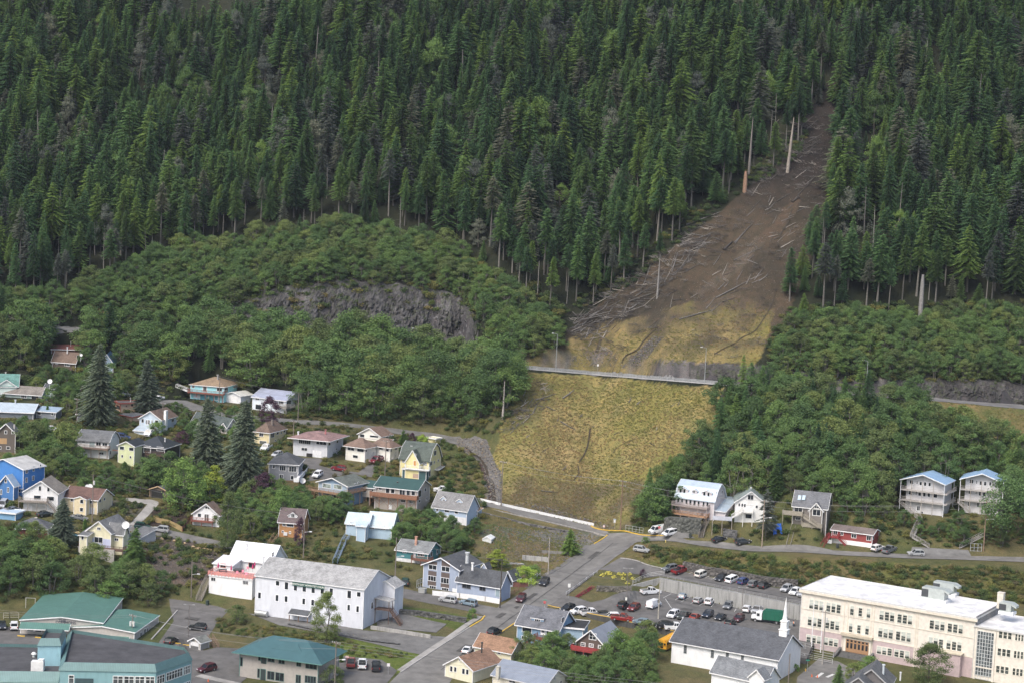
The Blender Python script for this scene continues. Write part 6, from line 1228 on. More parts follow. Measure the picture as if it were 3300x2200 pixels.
def car(x, y, kind, col, d, lab, name=None, cat=None, grp=None, dz=0.0):
 if kind not in CK: CK[kind] = car_meshes(kind)
 k = CK[kind]; X,Y = Q(x,y); c = GC(X,Y); a = GC(X - d[0] * .5,Y - d[1] * .5); b_ = GC(X + d[0] * .5,Y + d[1] * .5); v = b_ - a; h = math.atan2(v[1],v[0])
 nm = name or {'suv': 'parked_car','sedan': 'parked_car','hatch': 'parked_car','pickup': 'pickup_truck','van': 'van','minivan': 'parked_van','jeep': 'off_road_car','canopy': 'pickup_truck'}[kind]
 o = empty(nm,(c[0],c[1],c[2] + .14 + dz),h); tag(o,lab,cat or {'pickup': 'pickup truck','canopy': 'pickup truck','van': 'van','minivan': 'van'}.get(kind,'car'),grp)
 dd = 1.8; fx,fy = math.cos(h),math.sin(h); zf = float(Hh(c[0] + fx * dd,c[1] + fy * dd)); zr = float(Hh(c[0] - fx * dd,c[1] - fy * dd)); p = math.atan2(zf - zr,2 * dd); sl = math.atan2(float(Hh(c[0] - fy,c[1] + fx)) - float(Hh(c[0] + fy,c[1] - fx)),2.0)
 if c[2] - float(Hh(c[0], c[1])) > .3: p = sl = 0
 p = max(-.1, min(.1, p)); sl = max(-.04, min(.04, sl)); o.rotation_mode = 'XYZ'; o.rotation_euler = (sl, -p, h)
 bo = child('body', k['body'], o); bo.material_slots[0].link = 'OBJECT'; bo.material_slots[0].material = paint(col)
 child('windows', k['glass'], o); child('grille', k['gr'], o); L, W = k['L'], k['W']
 for sx in (-1, 1):
  for sy in (-1, 1):
   w_ = child('wheel', k['wheel'], o, (sx * L * .31, sy * (W / 2 - .1), k['r'])); child('rim', k['rim'], w_)
 for sy in (-1,1): child('headlight',k['hl'],o,(L / 2 - .03,sy * (W / 2 - .3),k['zh'] - .24)); child('tail_light',k['tl'],o,(-L / 2 - .02,sy * (W / 2 - .14),k['zb'] - .2))
 EXCL.append([(c[0] + fx * i_ * 2.6 - fy * j_ * 1.3, c[1] + fy * i_ * 2.6 + fx * j_ * 1.3) for i_, j_ in ((1, 1), (1, -1), (-1, -1), (-1, 1))])
 return o
BK = (.022,.024,.028); WH = (.78,.79,.80); SI = (.40,.41,.42); GY = (.16,.17,.18); RD = (.22,.018,.02); MR = (.085,.018,.025); BL = (.03,.055,.17); GN = (.02,.06,.055); LB = (.20,.27,.33); OR = (.30,.05,.03)
CAMD = (-28, 15); AWAY = (28, -15)
zm(11)
for a in ((255,252,'suv',GY,CAMD,'dark silver car at the left end of the upper parking lot'),(405,280,'pickup',RD,AWAY,'red pickup truck in the upper lot beside the dark silver car'),(705,332,'minivan',(.68,.67,.62),AWAY,'cream white minivan alone in the upper lot'),
          (978,388,'suv',BK,CAMD,'black car left of the white truck with a canopy in the upper lot'),(1138,408,'canopy',WH,AWAY,'white pickup truck with a closed canopy in the upper lot'),(1292,432,'suv',BL,AWAY,'blue car between the white canopy truck and the grey car'),
          (1432,470,'suv',GY,AWAY,'dark grey car with red tail lights right of the blue car'),(1578,492,'suv',BK,AWAY,'black car at the right end of the group of five in the upper lot'),(1888,540,'suv',SI,CAMD,'silver car left of the white one near the school corner'),
          (2008,585,'suv',WH,CAMD,'white roof-racked car beside the silver one near the school corner'),(2118,612,'suv',SI,CAMD,'pale car half hidden behind the school corner'),(432,645,'hatch',LB,AWAY,'grey-blue car with a black roof box under the tall concrete wall'),
          (652,705,'hatch',SI,AWAY,'silver hatchback left of the white car under the concrete wall'),(805,722,'suv',WH,AWAY,'white car right of the silver hatchback under the concrete wall'),(1068,782,'suv',GY,CAMD,'grey car standing alone under the concrete wall'),
          (1342,828,'suv',WH,AWAY,'white car left of the silver pickup by the garbage truck'),(1478,842,'pickup',SI,CAMD,'silver pickup truck just behind the green garbage truck'),(300,905,'minivan',WH,CAMD,'white long car at the left end of the middle row'),
          (452,925,'pickup',(.045,.055,.05),CAMD,'dark green-grey pickup truck in the middle row'),(598,940,'sedan',OR,CAMD,'orange-red car behind the church roof ridge'),(785,905,'suv',(.02,.03,.05),CAMD,'dark blue car with roof bars in the middle row'),
          (965,938,'sedan',BK,CAMD,'black sedan right of the dark blue car'),(1218,962,'suv',MR,CAMD,'maroon car right behind the church roof ridge'),(1105,1022,'jeep',BK,AWAY,'dark open car half hidden by the church roof'),(190,1062,'suv',BK,CAMD,'black car at the corner above the yellow school bus'),
          (330, 1085, 'pickup', WH, AWAY, 'white pickup truck above the yellow school bus')): car(*a)
zm(10)
for a in ((2105,985,'pickup',WH,(34,-3),'white pickup truck with a loaded bed by the ramp railing'),(2150,1185,'van',WH,(34,-16),'white passenger van near the tall wooden pole'),(1700,1192,'jeep',BK,(34,-12),'black boxy off-road car beside the red car'),(1855,1225,'suv',(.17,.03,.03),CAMD,'red car beside the black boxy off-road car'),
          (872,1235,'suv',BK,CAMD,'black car at the left end of the front row'),(1030,1275,'suv',WH,CAMD,'white car second in the front row by the yellow edge'),(1215,1302,'pickup',WH,AWAY,'white pickup truck in the front row by the yellow edge'),(1355,1335,'suv',BK,CAMD,'black car between the white pickup and the white car in front row'),
          (1512,1358,'suv',WH,CAMD,'white car beside the red pickup in the front row'),(1682,1382,'pickup',RD,AWAY,'red pickup truck at the right of the front row'),(1962,1432,'hatch',LB,CAMD,'silver-blue car beside the green tree at the front edge'),(2272,1485,'suv',BK,CAMD,'black car at the front edge right of the wooden pole'),
          (178,1085,'suv',MR,(-24,26),'maroon car parked on the street beside the ramp railings'),(525,842,'suv',BK,(-24,22),'black car parked on the street beside the white railed wall'),(1970,358,'suv',SI,(34,5),'silver car parked on the grass above the lot')): car(*a)
zm(8); car(952,1222,'suv',SI,(-34,-6),'silver car parked beside the white picket fence'); car(1262,1268,'suv',LB,(-34,-7),'slate blue car parked beside the white picket fence'); car(308,948,'suv',GN,(6,-30),'old dark teal car parked below the teal cottage'); car(118,905,'hatch',BK,(8,-28),'black car half hidden by the church hall porch')
zm(9); car(808,540,'suv',BK,(26,-12),'black car behind the cream barn-like house on the street'); car(478,765,'sedan',WH,(24,-20),'white sedan on the street beside the cream houses')
zm(7); car(85,1448,'suv',MR,(-34,8),'maroon car in the lot left of the teal roofed office'); car(1602,1388,'pickup',(.20,.04,.04),(2,-30),'faded red pickup truck, leftmost of three beside the lawn'); car(1722,1402,'pickup',WH,(3,-30),'white pickup truck, middle of three beside the lawn'); car(1868,1425,'pickup',BK,(3,-30),'black pickup truck, rightmost of three beside the lawn')
zm(6); car(2262,818,'suv',BK,(-34,-3),'black car with roof rack on the sloping grey lot'); car(25,800,'hatch',BK,(2,28),'dark car at the left edge beside the white one'); car(162,806,'jeep',WH,(2,-28),'white boxy car with a spare wheel beside the community building'); car(1965,970,'hatch',BK,(20,-10),'black car behind the tiny grey garage')
zm(4); car(1895,1088,'suv',GN,(34,6),'dark green car on the left hillside street'); car(2130,1125,'suv',SI,(-34,-6),'silver car behind the dark green one on the hillside street'); car(1050,965,'sedan',GY,(30,6),'grey car below the cream house'); car(595,915,'sedan',(.04,.05,.05),(26,-4),'dark car below the white gabled house with the garage'); car(38,790,'minivan',SI,(-16,22),'silver van at the left edge below the blue houses'); car(180,860,'sedan',GY,(28,4),'grey car behind the light blue shed')
zm(3); car(482,845,'suv',WH,(-26,22),'white car on the drive beside the grey sided house'); car(748,768,'suv',(.20,.02,.03),(-30,-5),'red car at the edge of the lawn'); car(1228,662,'pickup',(.17,.018,.03),(-30,14),'dark red pickup truck under the entry stairs of the white house'); car(2062,1042,'pickup',WH,(-34,-3),'white pickup truck behind the pale blue dormer cottage')
zm(2); car(1652,1240,'pickup',WH,(-26,20),'white pickup truck in front of the cream yellow house'); car(1812,1335,'hatch',SI,(-24,12),'silver car with a roof box behind the grey sided house'); car(40,505,'sedan',WH,(-28,6),'white car on the gravel left of the turquoise house')
zm(1); car(1622,812,'van',WH,(30,2),'white van parked behind the tan flat-roofed house'); car(1632,1378,'suv',BL,(32,6),'dark blue car beside the house with the barn-shaped roof'); car(1980,1330,'pickup',WH,(-20,18),'white pickup truck in front of the pale blue chimney house'); car(685,1268,'sedan',WH,(28,2),'white car between the two round trees')
zm(13); car(78,925,'van',WH,(-22,22),'white cargo van parked below the lilac house'); car(230,955,'minivan',WH,(-22,22),'white minivan right of the white cargo van'); car(852,1030,'sedan',BK,(26,-14),'black car below the white mural deck'); car(1155,1065,'suv',(.035,.04,.045),(30,-12),'dark car below the white gabled house')
zm(14); car(768,1048,'suv',(.74,.73,.70),(24,-16),'white car beside the red house'); car(892,1068,'pickup',GY,(24,-16),'grey pickup truck right of the white car by the red house'); car(1178,1108,'suv',SI,(-34,-1),'silver car driving on the street below the stilt houses')
# school bus
zm(11)
def bus():
 c = G(*Q(205,1345)); a = G(*Q(190,1355)); b_ = G(*Q(240,1325)); v = b_ - a; h = math.atan2(v[1],v[0]); o = empty('school_bus',c,h); tag(o,'yellow school bus parked beside the white church','bus'); Y = plain((.72,.36,.03),.4)
 m = MB(); prof = [(-1.2, .5), (-1.2, 2.5), (-1.0, 2.8), (-.5, 2.98), (.5, 2.98), (1.0, 2.8), (1.2, 2.5), (1.2, .5)]
 A = [(-3, y, z) for y, z in prof]; B = [(5.2, y, z) for y, z in prof]; m.face(A); m.face(B[::-1])
 for i in range(8): j = (i + 1) % 8; m.face([A[j], A[i], B[i], B[j]])
 m.box(5.2, 6.6, -1.0, 1.0, .5, 1.5); m.build('body', Y, o); k = MB()
 for sy in (-1, 1):
  for q in range(9): g = MB(); g.box(-2.7 + q * .85, -2.0 + q * .85, sy * 1.21 - .02, sy * 1.21 + .02, 1.6, 2.25); g.build('window', CGL, o)
  k.box(-3.01, 5.2, sy * 1.215 - .01, sy * 1.215 + .01, 1.3, 1.36)
 k.box(-3.04, -3.0, -1.15, 1.15, 1.3, 1.36); k.box(-3.12, -2.98, -1.22, 1.22, .45, .62); k.build('black_trim', BLK, o)
 for y0,y1,z0,z1 in ((-1.0,-.5,1.55,2.1),(.5,1.0,1.55,2.1),(-.35,.35,1.55,2.1),(-.35,.35,.85,1.25)): g = MB(); g.box(-3.03,-3.0,y0,y1,z0,z1); g.build('rear_window',CGL,o)
 for y in (-.85, .85): g = MB(); g.box(-3.05, -3.0, y - .12, y + .12, 2.45, 2.62); g.build('tail_light', TAILL, o)
 for x in (-1.6, 5.0):
  for y in (-1, 1): g = MB(); g.tube([(x, y - .14, .48), (x, y + .14, .48)], .48, 14); g.build('wheel', TYRE, o)
bus()
def garbage():
 c = GC(*Q(1670,985)); a = GC(*Q(1470,960)); b_ = GC(*Q(1870,1010)); v = a - b_; h = math.atan2(v[1],v[0]); o = empty('garbage_truck',c,h); tag(o,'green garbage truck with a white cab in the lower lot','garbage truck'); G_ = plain((.015,.12,.075),.4)
 m = MB(); pr = [(-4.0, 1.0), (-4.3, 1.6), (-3.6, 2.6), (-3.0, 3.5), (1.6, 3.5), (2.0, 3.2), (2.0, 1.0)]
 m.prism([(x, -1.2, z) for x, z in pr], None, [(x, 1.2, z) for x, z in pr]); m.build('body', G_, o); m = MB()
 for x in (-2.4, -1.2, 0, 1.2): m.box(x, x + .1, -1.25, 1.25, 1.1, 3.54)
 m.build('ribs',plain((.012,.09,.06),.4),o); m = MB(); m.box(2.2,3.7,-1.15,1.15,.8,2.7); m.box(3.7,5.0,-.85,.85,.9,1.75); m.prism([(2.2,-1.0,3.0),(3.3,-1.0,3.0),(3.3,1.0,3.0),(2.2,1.0,3.0)],None,[(2.2,-1.15,2.7),(3.7,-1.15,2.7),(3.7,1.15,2.7),(2.2,1.15,2.7)]); m.build('cab',paint(WH),o)
 m = MB(); m.box(3.68,3.73,-1.0,1.0,1.85,2.6); m.box(2.8,3.5,-1.18,1.18,1.75,2.5); m.build('windows',CGL,o); m = MB(); m.box(-4.0,4.9,-.6,.6,.6,1.0); m.box(4.95,5.1,-1.1,1.1,.45,.8); m.build('chassis',BLK,o)
 for x in (-2.9, -1.7, 3.9):
  for y in (-1.0,1.0): g = MB(); g.tube([(x,y - .16,.52),(x,y + .16,.52)],.52,14); w_ = g.build('wheel',TYRE,o); g = MB(); g.tube([(x,y - .18,.52),(x,y + .18,.52)],.26,10); g.build('rim',RIMM,w_)
 m = MB(); m.box(-5.8,-4.4,-1.0,1.0,.7,2.0); r = m.build('dumpster',plain((.22,.23,.23),.6)); r.location = tuple(c); r.rotation_euler = (0,-.25,h); tag(r,'grey dumpster tipped up behind the green garbage truck','dumpster')
garbage()
# ------------------------------------------------------------------ poles, lamps, wires
def lean_h(base, top): return (base - top)
POLE = wood((.20, .17, .145)); GALV = plain((.45, .47, .48), .4, .4); PTOP = {}
def pole(px, base, top, lab, arms=1, tx=0, lamp=False, col=None, key=None, arm_dir=None, grp=None, g=None):
 p = G(px,base) if g is None else g; h = (base - top) * p[1] / FPX; o = empty('utility_pole',p); tag(o,lab,'utility pole',grp); m = MB(); m.tube([(0,0,-.5),(0,0,h)],[.17,.11],8); m.build('pole',col or POLE,o)
 d = arm_dir or (math.cos(R(-35)), math.sin(R(-35)))
 for k in range(arms):
  z = h - .5 - k * 1.3; m = MB(); m.bar((-d[0] * 1.2,-d[1] * 1.2,z),(d[0] * 1.2,d[1] * 1.2,z),.12,.14); c = m.build('crossarm',POLE,o); m = MB()
  for t in (-1.1, -.5, .5, 1.1): m.tube([(d[0] * t, d[1] * t, z + .05), (d[0] * t, d[1] * t, z + .35)], .06, 6)
  m.build('insulators', plain((.6, .6, .6)), c)
 for k in range(tx): m = MB(); a = k * 1.3; m.tube([(.45 * math.cos(a) - .1,.45 * math.sin(a) - .3,h - 2.9),(.45 * math.cos(a) - .1,.45 * math.sin(a) - .3,h - 1.8)],.26,10); m.build('transformer',plain((.62,.62,.60)),o)
 if lamp: m = MB(); m.tube([(0,0,h * .62),(1.6,-.7,h * .62 + .4)],.04,5); m.box(1.5,2.2,-.95,-.6,h * .62 + .3,h * .62 + .5); m.build('street_light',plain((.7,.7,.7)),o)
 PTOP[key or lab] = (np.array(p), h, d); return o
pole(247,1360,1280,'wooden pole beside the narrow cypress',key='a1'); pole(523,1385,1293,'wooden pole with a crossarm beside the white chimney',key='a2'); pole(706,1300,1208,'wooden pole in front of the turquoise house',arms=0,key='a3'); pole(960,1354,1262,'wooden pole at the corner of the lavender roofed house',arms=0,key='a4')
pole(944,1442,1351,'wooden pole with a crossarm beside the mauve roofed house',key='a5'); pole(1240,1540,1414,'wooden pole with crossarm in front of the white house with brown wings',key='a6'); pole(297,1682,1522,'pale pole with a transformer before the cream house',arms=0,tx=1,key='b1'); pole(977,1806,1652,'wooden pole with a lamp beside the narrow orange-brown house',arms=0,lamp=True,key='b2')
pole(616,1924,1800,'wooden pole with a lamp at the foot of the long stairs',arms=0,lamp=True,key='c0'); pole(426,2052,1974,'pole carrying three transformers at the community building corner',tx=3,key='c1'); pole(1078,2225,2057,'wooden pole in front of the right end of the teal roofed office',lamp=True,key='c2')
pole(1272,1892,1725,'wooden pole right of the large church hall',arms=0,lamp=True,key='d1'); pole(1611,1958,1795,'dark wooden pole at the street corner by the blue-grey building',arms=0,col=wood((.07,.06,.05)),key='d2'); pole(1766,1850,1726,'pale wooden pole on the street behind the black car',arms=0,col=wood((.38,.34,.30)),key='d3')
pole(2120,2010,1865,'pale wooden pole standing in the parking lot',arms=0,col=wood((.40,.37,.31)),key='d4'); pole(1615,1630,1480,'wooden pole with crossarm beside the white barrier at the creek',key='e1'); pole(1999,1706,1541,'tall wooden pole with crossarms at the foot of the grass slope',arms=2,col=wood((.24,.15,.11)),key='e2')
pole(2455,1764,1605,'wooden pole with a pale conduit beside the twisted pine',col=wood((.33,.26,.2)),lamp=True,key='e3'); pole(3169,1774,1606,'wooden pole with a transformer below the right stilt house',tx=1,lamp=True,col=wood((.26,.18,.13)),key='e4'); pole(2650,2140,1958,'grey wooden pole before the school beside the flagpoles',tx=1,col=wood((.34,.32,.29)),key='f1'); pole(2540,2205,2100,'wooden pole in front of the end of the white church',arms=0,key='f2')
WM = plain((.10, .10, .10), .5); WIRE2 = plain((.28, .28, .27), .5)
def end(k, dz=0.0, off=0.0):
 if isinstance(k, str): p, h, d = PTOP[k]; return p + np.array([d[0] * off, d[1] * off, h - .2 - dz])
 return np.array(k, float)
def wire(a, b, dz=0, off=0, sag=.025, n=1, col=None, r=.022, lab=None):
 m = MB(); A = end(a, dz, off); B = end(b, dz, off); L = np.linalg.norm(B - A); pts = []
 for i in range(15): t = i / 14; q = A + (B - A) * t; q[2] -= 4 * sag * L * t * (1 - t); pts.append(tuple(q))
 m.tube(pts, r, 4); o = m.build('power_line', col or WM); tag(o, lab, 'cable')
def PX(px, py, d): r = rays(px, py); r = r / r[1]; return CAM + r * d
WL = [('a1','a2'),('a2','a5'),('a3','a4'),('a5','a6'),('b1','b2'),('e1','e2'),('e2','e3'),('e3','e4'),('c1','c2'),('d1','d2'),('d2','d3'),('d2','d4')]
NM = {'a1': 'narrow cypress','a2': 'white chimney','a5': 'mauve roofed house','a3': 'turquoise house','a4': 'lavender roofed house','a6': 'brown winged white house','b1': 'cream house','b2': 'orange-brown house','e1': 'creek barrier','e2': 'foot of the grass slope','e3': 'twisted pine','e4': 'right stilt house','c1': 'community building','c2': 'teal roofed office','d1': 'church hall','d2': 'street corner','d3': 'black street car','d4': 'parking lot'}
for a, b in WL:
 for q,(dz,off) in enumerate(((0,-1.0),(0,1.0),(1.6,0))): wire(a,b,dz,off,lab=('near cable','far cable','low cable')[q] + ' from %s to %s' % (NM[a],NM[b]),col=WIRE2 if a in ('c1','e1','e2','e3') else WM)
for q,(y0,y1) in enumerate(((1964,1975),(1972,1982))): wire(PX(-60,y0 - 8,440),'c1',q * .5,lab='%s cable from the left edge to the transformer pole' % ('upper','lower')[q],col=WIRE2)
for q in range(3): wire('c2',PX(3360,2300 + q * 12,430),q * .6,-1 + q,lab='%s cable from the office pole toward the bottom right' % ('topmost','middle','lowest')[q],col=WIRE2,sag=.012)
for q in range(2): wire('e4',PX(3380,1612 + q * 14,560),q * .8,lab='%s cable from the stilt house pole to the right edge' % ('upper','lower')[q],col=WIRE2)
def tlamp(px, base, top, lab, lot=True):
 p = GC(px,base); h = (base - top) * p[1] / FPX; o = empty('lot_lamp',p); tag(o,lab,'street lamp'); m = MB(); m.tube([(0,0,0),(0,0,h)],[.1,.07],8); m.build('pole',plain((.16,.14,.13)),o); m = MB(); m.bar((-1.0,0,h),(1.0,0,h),.08); m.box(-1.35,-.8,-.2,.2,h - .05,h + .1); m.box(.8,1.35,-.2,.2,h - .05,h + .1); m.build('lamp_head',plain((.3,.3,.29)),o)
tlamp(607,2052,1943,'twin-headed lamp on the sloping grey lot'); tlamp(2019,1934,1826,'brown twin-headed lamp in the terraced bed'); tlamp(2390,1984,1888,'twin-headed lamp standing behind the grey lone car in the lot')
def hlamp(px, base, top, lab, side=-1):
 p = G(px,base); h = (base - top) * p[1] / FPX; o = empty('street_lamp',p); tag(o,lab,'street lamp'); m = MB(); m.tube([(0,0,-.5),(0,0,h)],[.12,.07],8); m.build('pole',GALV,o); m = MB(); m.tube([(0,0,h),(side * 1.2,0,h + .3)],.045,5); m.build('arm',GALV,o); m = MB(); m.box(side * 1.9 - .0,side * 1.2,-.15,.15,h + .2,h + .36) if side > 0 else m.box(side * 1.9,side * 1.2,-.15,.15,h + .2,h + .36); m.build('lamp_head',plain((.7,.71,.72)),o)
hlamp(1791,1194,1076,'street lamp behind the guardrail above the left part of the grass slope'); hlamp(2270,1236,1120,'street lamp behind the guardrail near its right end'); hlamp(2790,1276,1162,'street lamp on the highway before the leafy band at right'); hlamp(1341,1158,1060,'street lamp on the highway before the rock face, right one'); hlamp(887,1118,1030,'street lamp on the highway before the rock face, left one')
# ------------------------------------------------------------------ guardrail and walls
def wall_line(name, P, h, th, mat, lab, cat, below=.5, top=None):
 m = MB()
 for a, b in zip(P[:-1], P[1:]):
  d = b - a; d = d / np.linalg.norm(d[:2]); n = np.array([-d[1], d[0], 0]) * th
  m.prism([tuple(a + (0,0,h)),tuple(b + (0,0,h)),tuple(b + n + (0,0,h)),tuple(a + n + (0,0,h))],None,[tuple(a - (0,0,below)),tuple(b - (0,0,below)),tuple(b + n - (0,0,below)),tuple(a + n - (0,0,below))])
 o = m.build(name, mat); tag(o, lab, cat); return o
xs = [p for p in np.linspace(1690, 2350, 34)]; P = [G(x, 1190 + .085 * (x - 1690)) for x in xs]
hgx = np.array([p[0] for p in P]); hgy = np.interp(hgx, XS, LY[7]) + .35; P = [np.array([a, b, float(Hh(a, b + .5)) + .1]) for a, b in zip(hgx, hgy)]
root = empty('guardrail',P[0]); tag(root,'long pale steel guardrail along the highway above the grass slope','guardrail'); m = MB(); pm = MB(); cb = MB(); O = P[0]
for i in range(len(P) - 1):
 for z in (.55, .85, 1.15): m.bar(tuple(P[i] - O + (0, 0, z)), tuple(P[i + 1] - O + (0, 0, z)), .05, .12)
 pm.bar(tuple(P[i] - O + (0,0,-.6)),tuple(P[i] - O + (0,0,1.2)),.12); cb.bar(tuple(P[i] - O + (0,-.1,.15)),tuple(P[i + 1] - O + (0,-.1,.15)),.3,.3)
m.build('rail', plain((.40, .42, .43), .5, .3), root); pm.build('rail_posts', GALV, root); cb.build('concrete_kerb', plain((.42, .42, .42)), root)
# tall retaining wall between the two lots
tp = LN[2]; bt = LN[1]; PXS = np.arange(-500, 3801, 25.0); k0 = np.searchsorted(PXS, 2112); k1 = np.searchsorted(PXS, 2625)
T0 = G(2112,1858); P = [np.array([tp[k][0],tp[k][1] - .15,tp[k][2]]) for k in range(k0,k1)]; m = MB(); root = empty('retaining_wall',P[0]); tag(root,'tall streaked concrete retaining wall between the two parking lots','wall'); O = P[0]
for a, b in zip(P[:-1], P[1:]):
 a = a - O; b = b - O; m.prism([tuple(a + (0,-1.1,.12)),tuple(b + (0,-1.1,.12)),tuple(b + (0,.2,.12)),tuple(a + (0,.2,.12))],None,[tuple(a + (0,-1.1,-5.5)),tuple(b + (0,-1.1,-5.5)),tuple(b + (0,.2,-5.5)),tuple(a + (0,.2,-5.5))])
m.build('wall', concrete((.34, .34, .33)), root); m = MB()
for a, b in zip(P[:-1], P[1:]):
 for z in (.45, .8, 1.15): m.bar(tuple(a - O + (0, -.9, z)), tuple(b - O + (0, -.9, z)), .06)
 m.bar(tuple(a - O + (0, -.9, 0)), tuple(a - O + (0, -.9, 1.2)), .07)
m.build('railing', plain((.36, .36, .35), .5, .3), root); EXCL.append([(p[0], p[1] - 1.5) for p in P] + [(p[0], p[1] + 1.0) for p in P[::-1]])
A = P[0]; B = GC(2033,1885); wall_line('ramp_wall',[B,A],0.0,.3,concrete((.34,.34,.33)),'sloping concrete wall below the ramp railing','wall',3.0)
# low front wall of the lot
FW = [LOTW[0], LOTW[12], LOTW[11], LOTW[10], LOTW[9]]; P = []
for a, b in zip(FW[:-1], FW[1:]):
 for t in np.linspace(0,1,12,endpoint=False): q = a + (b - a) * t; q[2] = zz(q) if False else float(Hh(q[0],q[1])) + float(lot_off(q[0],q[1])); P.append(q)
wall_line('lot_wall',[p + (0,-.1,0) for p in P],.05,.35,concrete((.075,.075,.07)),'low dark wall holding up the front edge of the parking lot','wall',2.2)
m = MB()
for a, b in zip(P[:-1], P[1:]): m.bar(tuple(a + (0, .2, .16)), tuple(b + (0, .2, .16)), .22, .16)
o = m.build('parking_bumper', YEL); tag(o, 'pale yellow parking bumper along the front edge of the lot', 'bumper')
# white barrier above the rubble lot and the concrete wall below that lane
P = [G(*p) for p in ((1539,1611),(1605,1626),(1720,1651),(1820,1673),(1914,1693))]; wall_line('barrier',P,.8,.35,plain((.82,.82,.80)),'long white painted concrete barrier at the foot of the grass slope','barrier')
P = [G(*p) for p in ((1541,1631),(1620,1648),(1720,1670),(1820,1692),(1905,1712),(1955,1726))]; wall_line('retaining_wall',[p + (0,-.3,-.6) for p in P],.75,.35,concrete((.36,.34,.31)),'long low tan concrete wall below the white barrier','wall',1.6)
def rock_wall(pts, h, lab, col=(.13, .13, .125), th=.8, seed=0, name='rock_wall', zoom=None):
 """bumpy wall of piled stones standing on the line of foot points"""
 P = [GC(*(Q(*p) if zoom else p)) for p in pts]; out = []
 for a, b in zip(P[:-1], P[1:]): n = max(2, int(np.linalg.norm(b - a) / .45)); out += [a + (b - a) * t / n for t in range(n)]
 out.append(P[-1]); V = []; F = []; rows = 7; ncol = len(out)
 for i, p in enumerate(out):
  d = out[min(i + 1,ncol - 1)] - out[max(i - 1,0)]; d = d / (np.linalg.norm(d[:2]) + 1e-9); n = np.array([d[1],-d[0],0]); hh = h(i / ncol) if callable(h) else h
  for k in range(rows + 2):
   z = hh * min(k,rows) / rows; j = .32 * (mnoise.noise(Vector((p[0] * 1.7,p[1] * 1.7,z * 1.9 + seed))) + .4 * mnoise.noise(Vector((p[0] * 4,p[1] * 4,z * 4 + seed))))
   q = p + n * (j + .35 - z * .12) if k <= rows else p - n * th; V.append((q[0], q[1], p[2] + z - .3 + (.12 * j if k else -.4)))
 for i in range(ncol - 1):
  for k in range(rows + 1): a = i * (rows + 2) + k; F.append((a, a + rows + 2, a + rows + 3, a + 1))
 m = MB(); m.v = V; m.f = F; m.m = [0] * len(F); o = m.build(name,rock(col)); tag(o,lab,'wall'); EXCL.append([tuple(p[:2] + (0,-1.0)) for p in out[::4]] + [tuple(p[:2] + (0,1.0)) for p in out[::-4]]); return o
zm(8); rock_wall([(190, 1395), (500, 1420), (850, 1470), (1240, 1530)], 1.5, 'dark dry stone wall below the lawn and the side street', zoom=1)
zm(11); rock_wall([(430,235),(560,262),(760,312),(1000,345),(1250,385),(1500,440),(1750,470),(2050,500)],2.6,'rough boulder wall behind the upper parking lot',(.14,.13,.12),seed=3,zoom=1)
zm(13); rock_wall([(150,905),(380,920),(620,935)],4.4,'mossy rock wall under the pale lilac house',(.13,.135,.12),seed=5,zoom=1,th=3); rock_wall([(900,960),(1080,990)],2.4,'small rock wall under the mural deck',(.15,.15,.15),seed=6,zoom=1)
zm(10); rock_wall([(1300,935),(1560,945),(1830,945)],1.7,'terraced stone wall of the planted bed beside the lot',(.16,.15,.13),seed=7,zoom=1)
zm(0); rock_wall([(1545,1652),(1700,1690),(1850,1718)],.8,'heap of grey stones under the long tan wall',(.20,.19,.18),seed=8,zoom=1); rock_wall([(1290,2075),(1200,2065),(1050,2035),(930,2010)],.6,'low stone edging below the gravel yard of the church hall',(.15,.15,.145),seed=9)
zm(7); P = [G(*Q(*p)) for p in ((1810,1000),(2156,1052),(2440,1100))]; wall_line('block_wall',P,.9,.5,concrete((.36,.35,.33)),'long white-grey concrete block wall right of the church hall','wall')
zm(10); P = [G(*Q(*p)) for p in ((200,470),(420,490),(590,510))]; wall_line('broken_wall',P,1.3,.5,concrete((.42,.41,.39)),'broken pale concrete wall on the rubble lot','wall'); P = [G(*Q(*p)) for p in ((-90,530),(230,545))]; wall_line('concrete_slab',P,.25,2.2,concrete((.42,.41,.39)),'pale concrete slab left of the broken wall','slab')
P = [G(*Q(*p)) for p in ((490,370),(700,385),(950,405))]; wall_line('concrete_wall',P,.8,.3,concrete((.24,.23,.21)),'low grey wall beside the lone conifer on the rubble lot','wall')
# fences and railings
def fence(pts, h, lab, col, rails=(.3, .65, 1.0), post=2.0, solid=False, name='fence', zoom=True, mat=None, pick=0.0, off=0.0):
 P = [GC(*(Q(*p) if zoom else p)) + (0,0,off) for p in pts]; o = empty(name,P[0]); tag(o,lab,'fence'); m = MB(); pm = MB(); O = P[0]; mt = mat or plain(col)
 for a, b in zip(P[:-1], P[1:]):
  if solid: m.prism([tuple(a - O + (0,0,h)),tuple(b - O + (0,0,h)),tuple(b - O + (0,.06,h)),tuple(a - O + (0,.06,h))],None,[tuple(a - O),tuple(b - O),tuple(b - O + (0,.06,0)),tuple(a - O + (0,.06,0))])
  else:
   for r_ in rails: m.bar(tuple(a - O + (0, 0, r_ * h)), tuple(b - O + (0, 0, r_ * h)), .06, .1)
  if pick:
   n = int(np.linalg.norm(b - a) / pick)
   for k in range(n): q = a + (b - a) * k / n - O; m.bar(tuple(q), tuple(q + (0, 0, h)), .05)
  n = max(1, int(np.linalg.norm(b - a) / post))
  for k in range(n + 1): q = a + (b - a) * k / n - O; pm.bar(tuple(q + (0, 0, -.3)), tuple(q + (0, 0, h + .06)), .12)
 m.build('panels' if solid else 'rails', mt, o); pm.build('posts', mt, o); return o
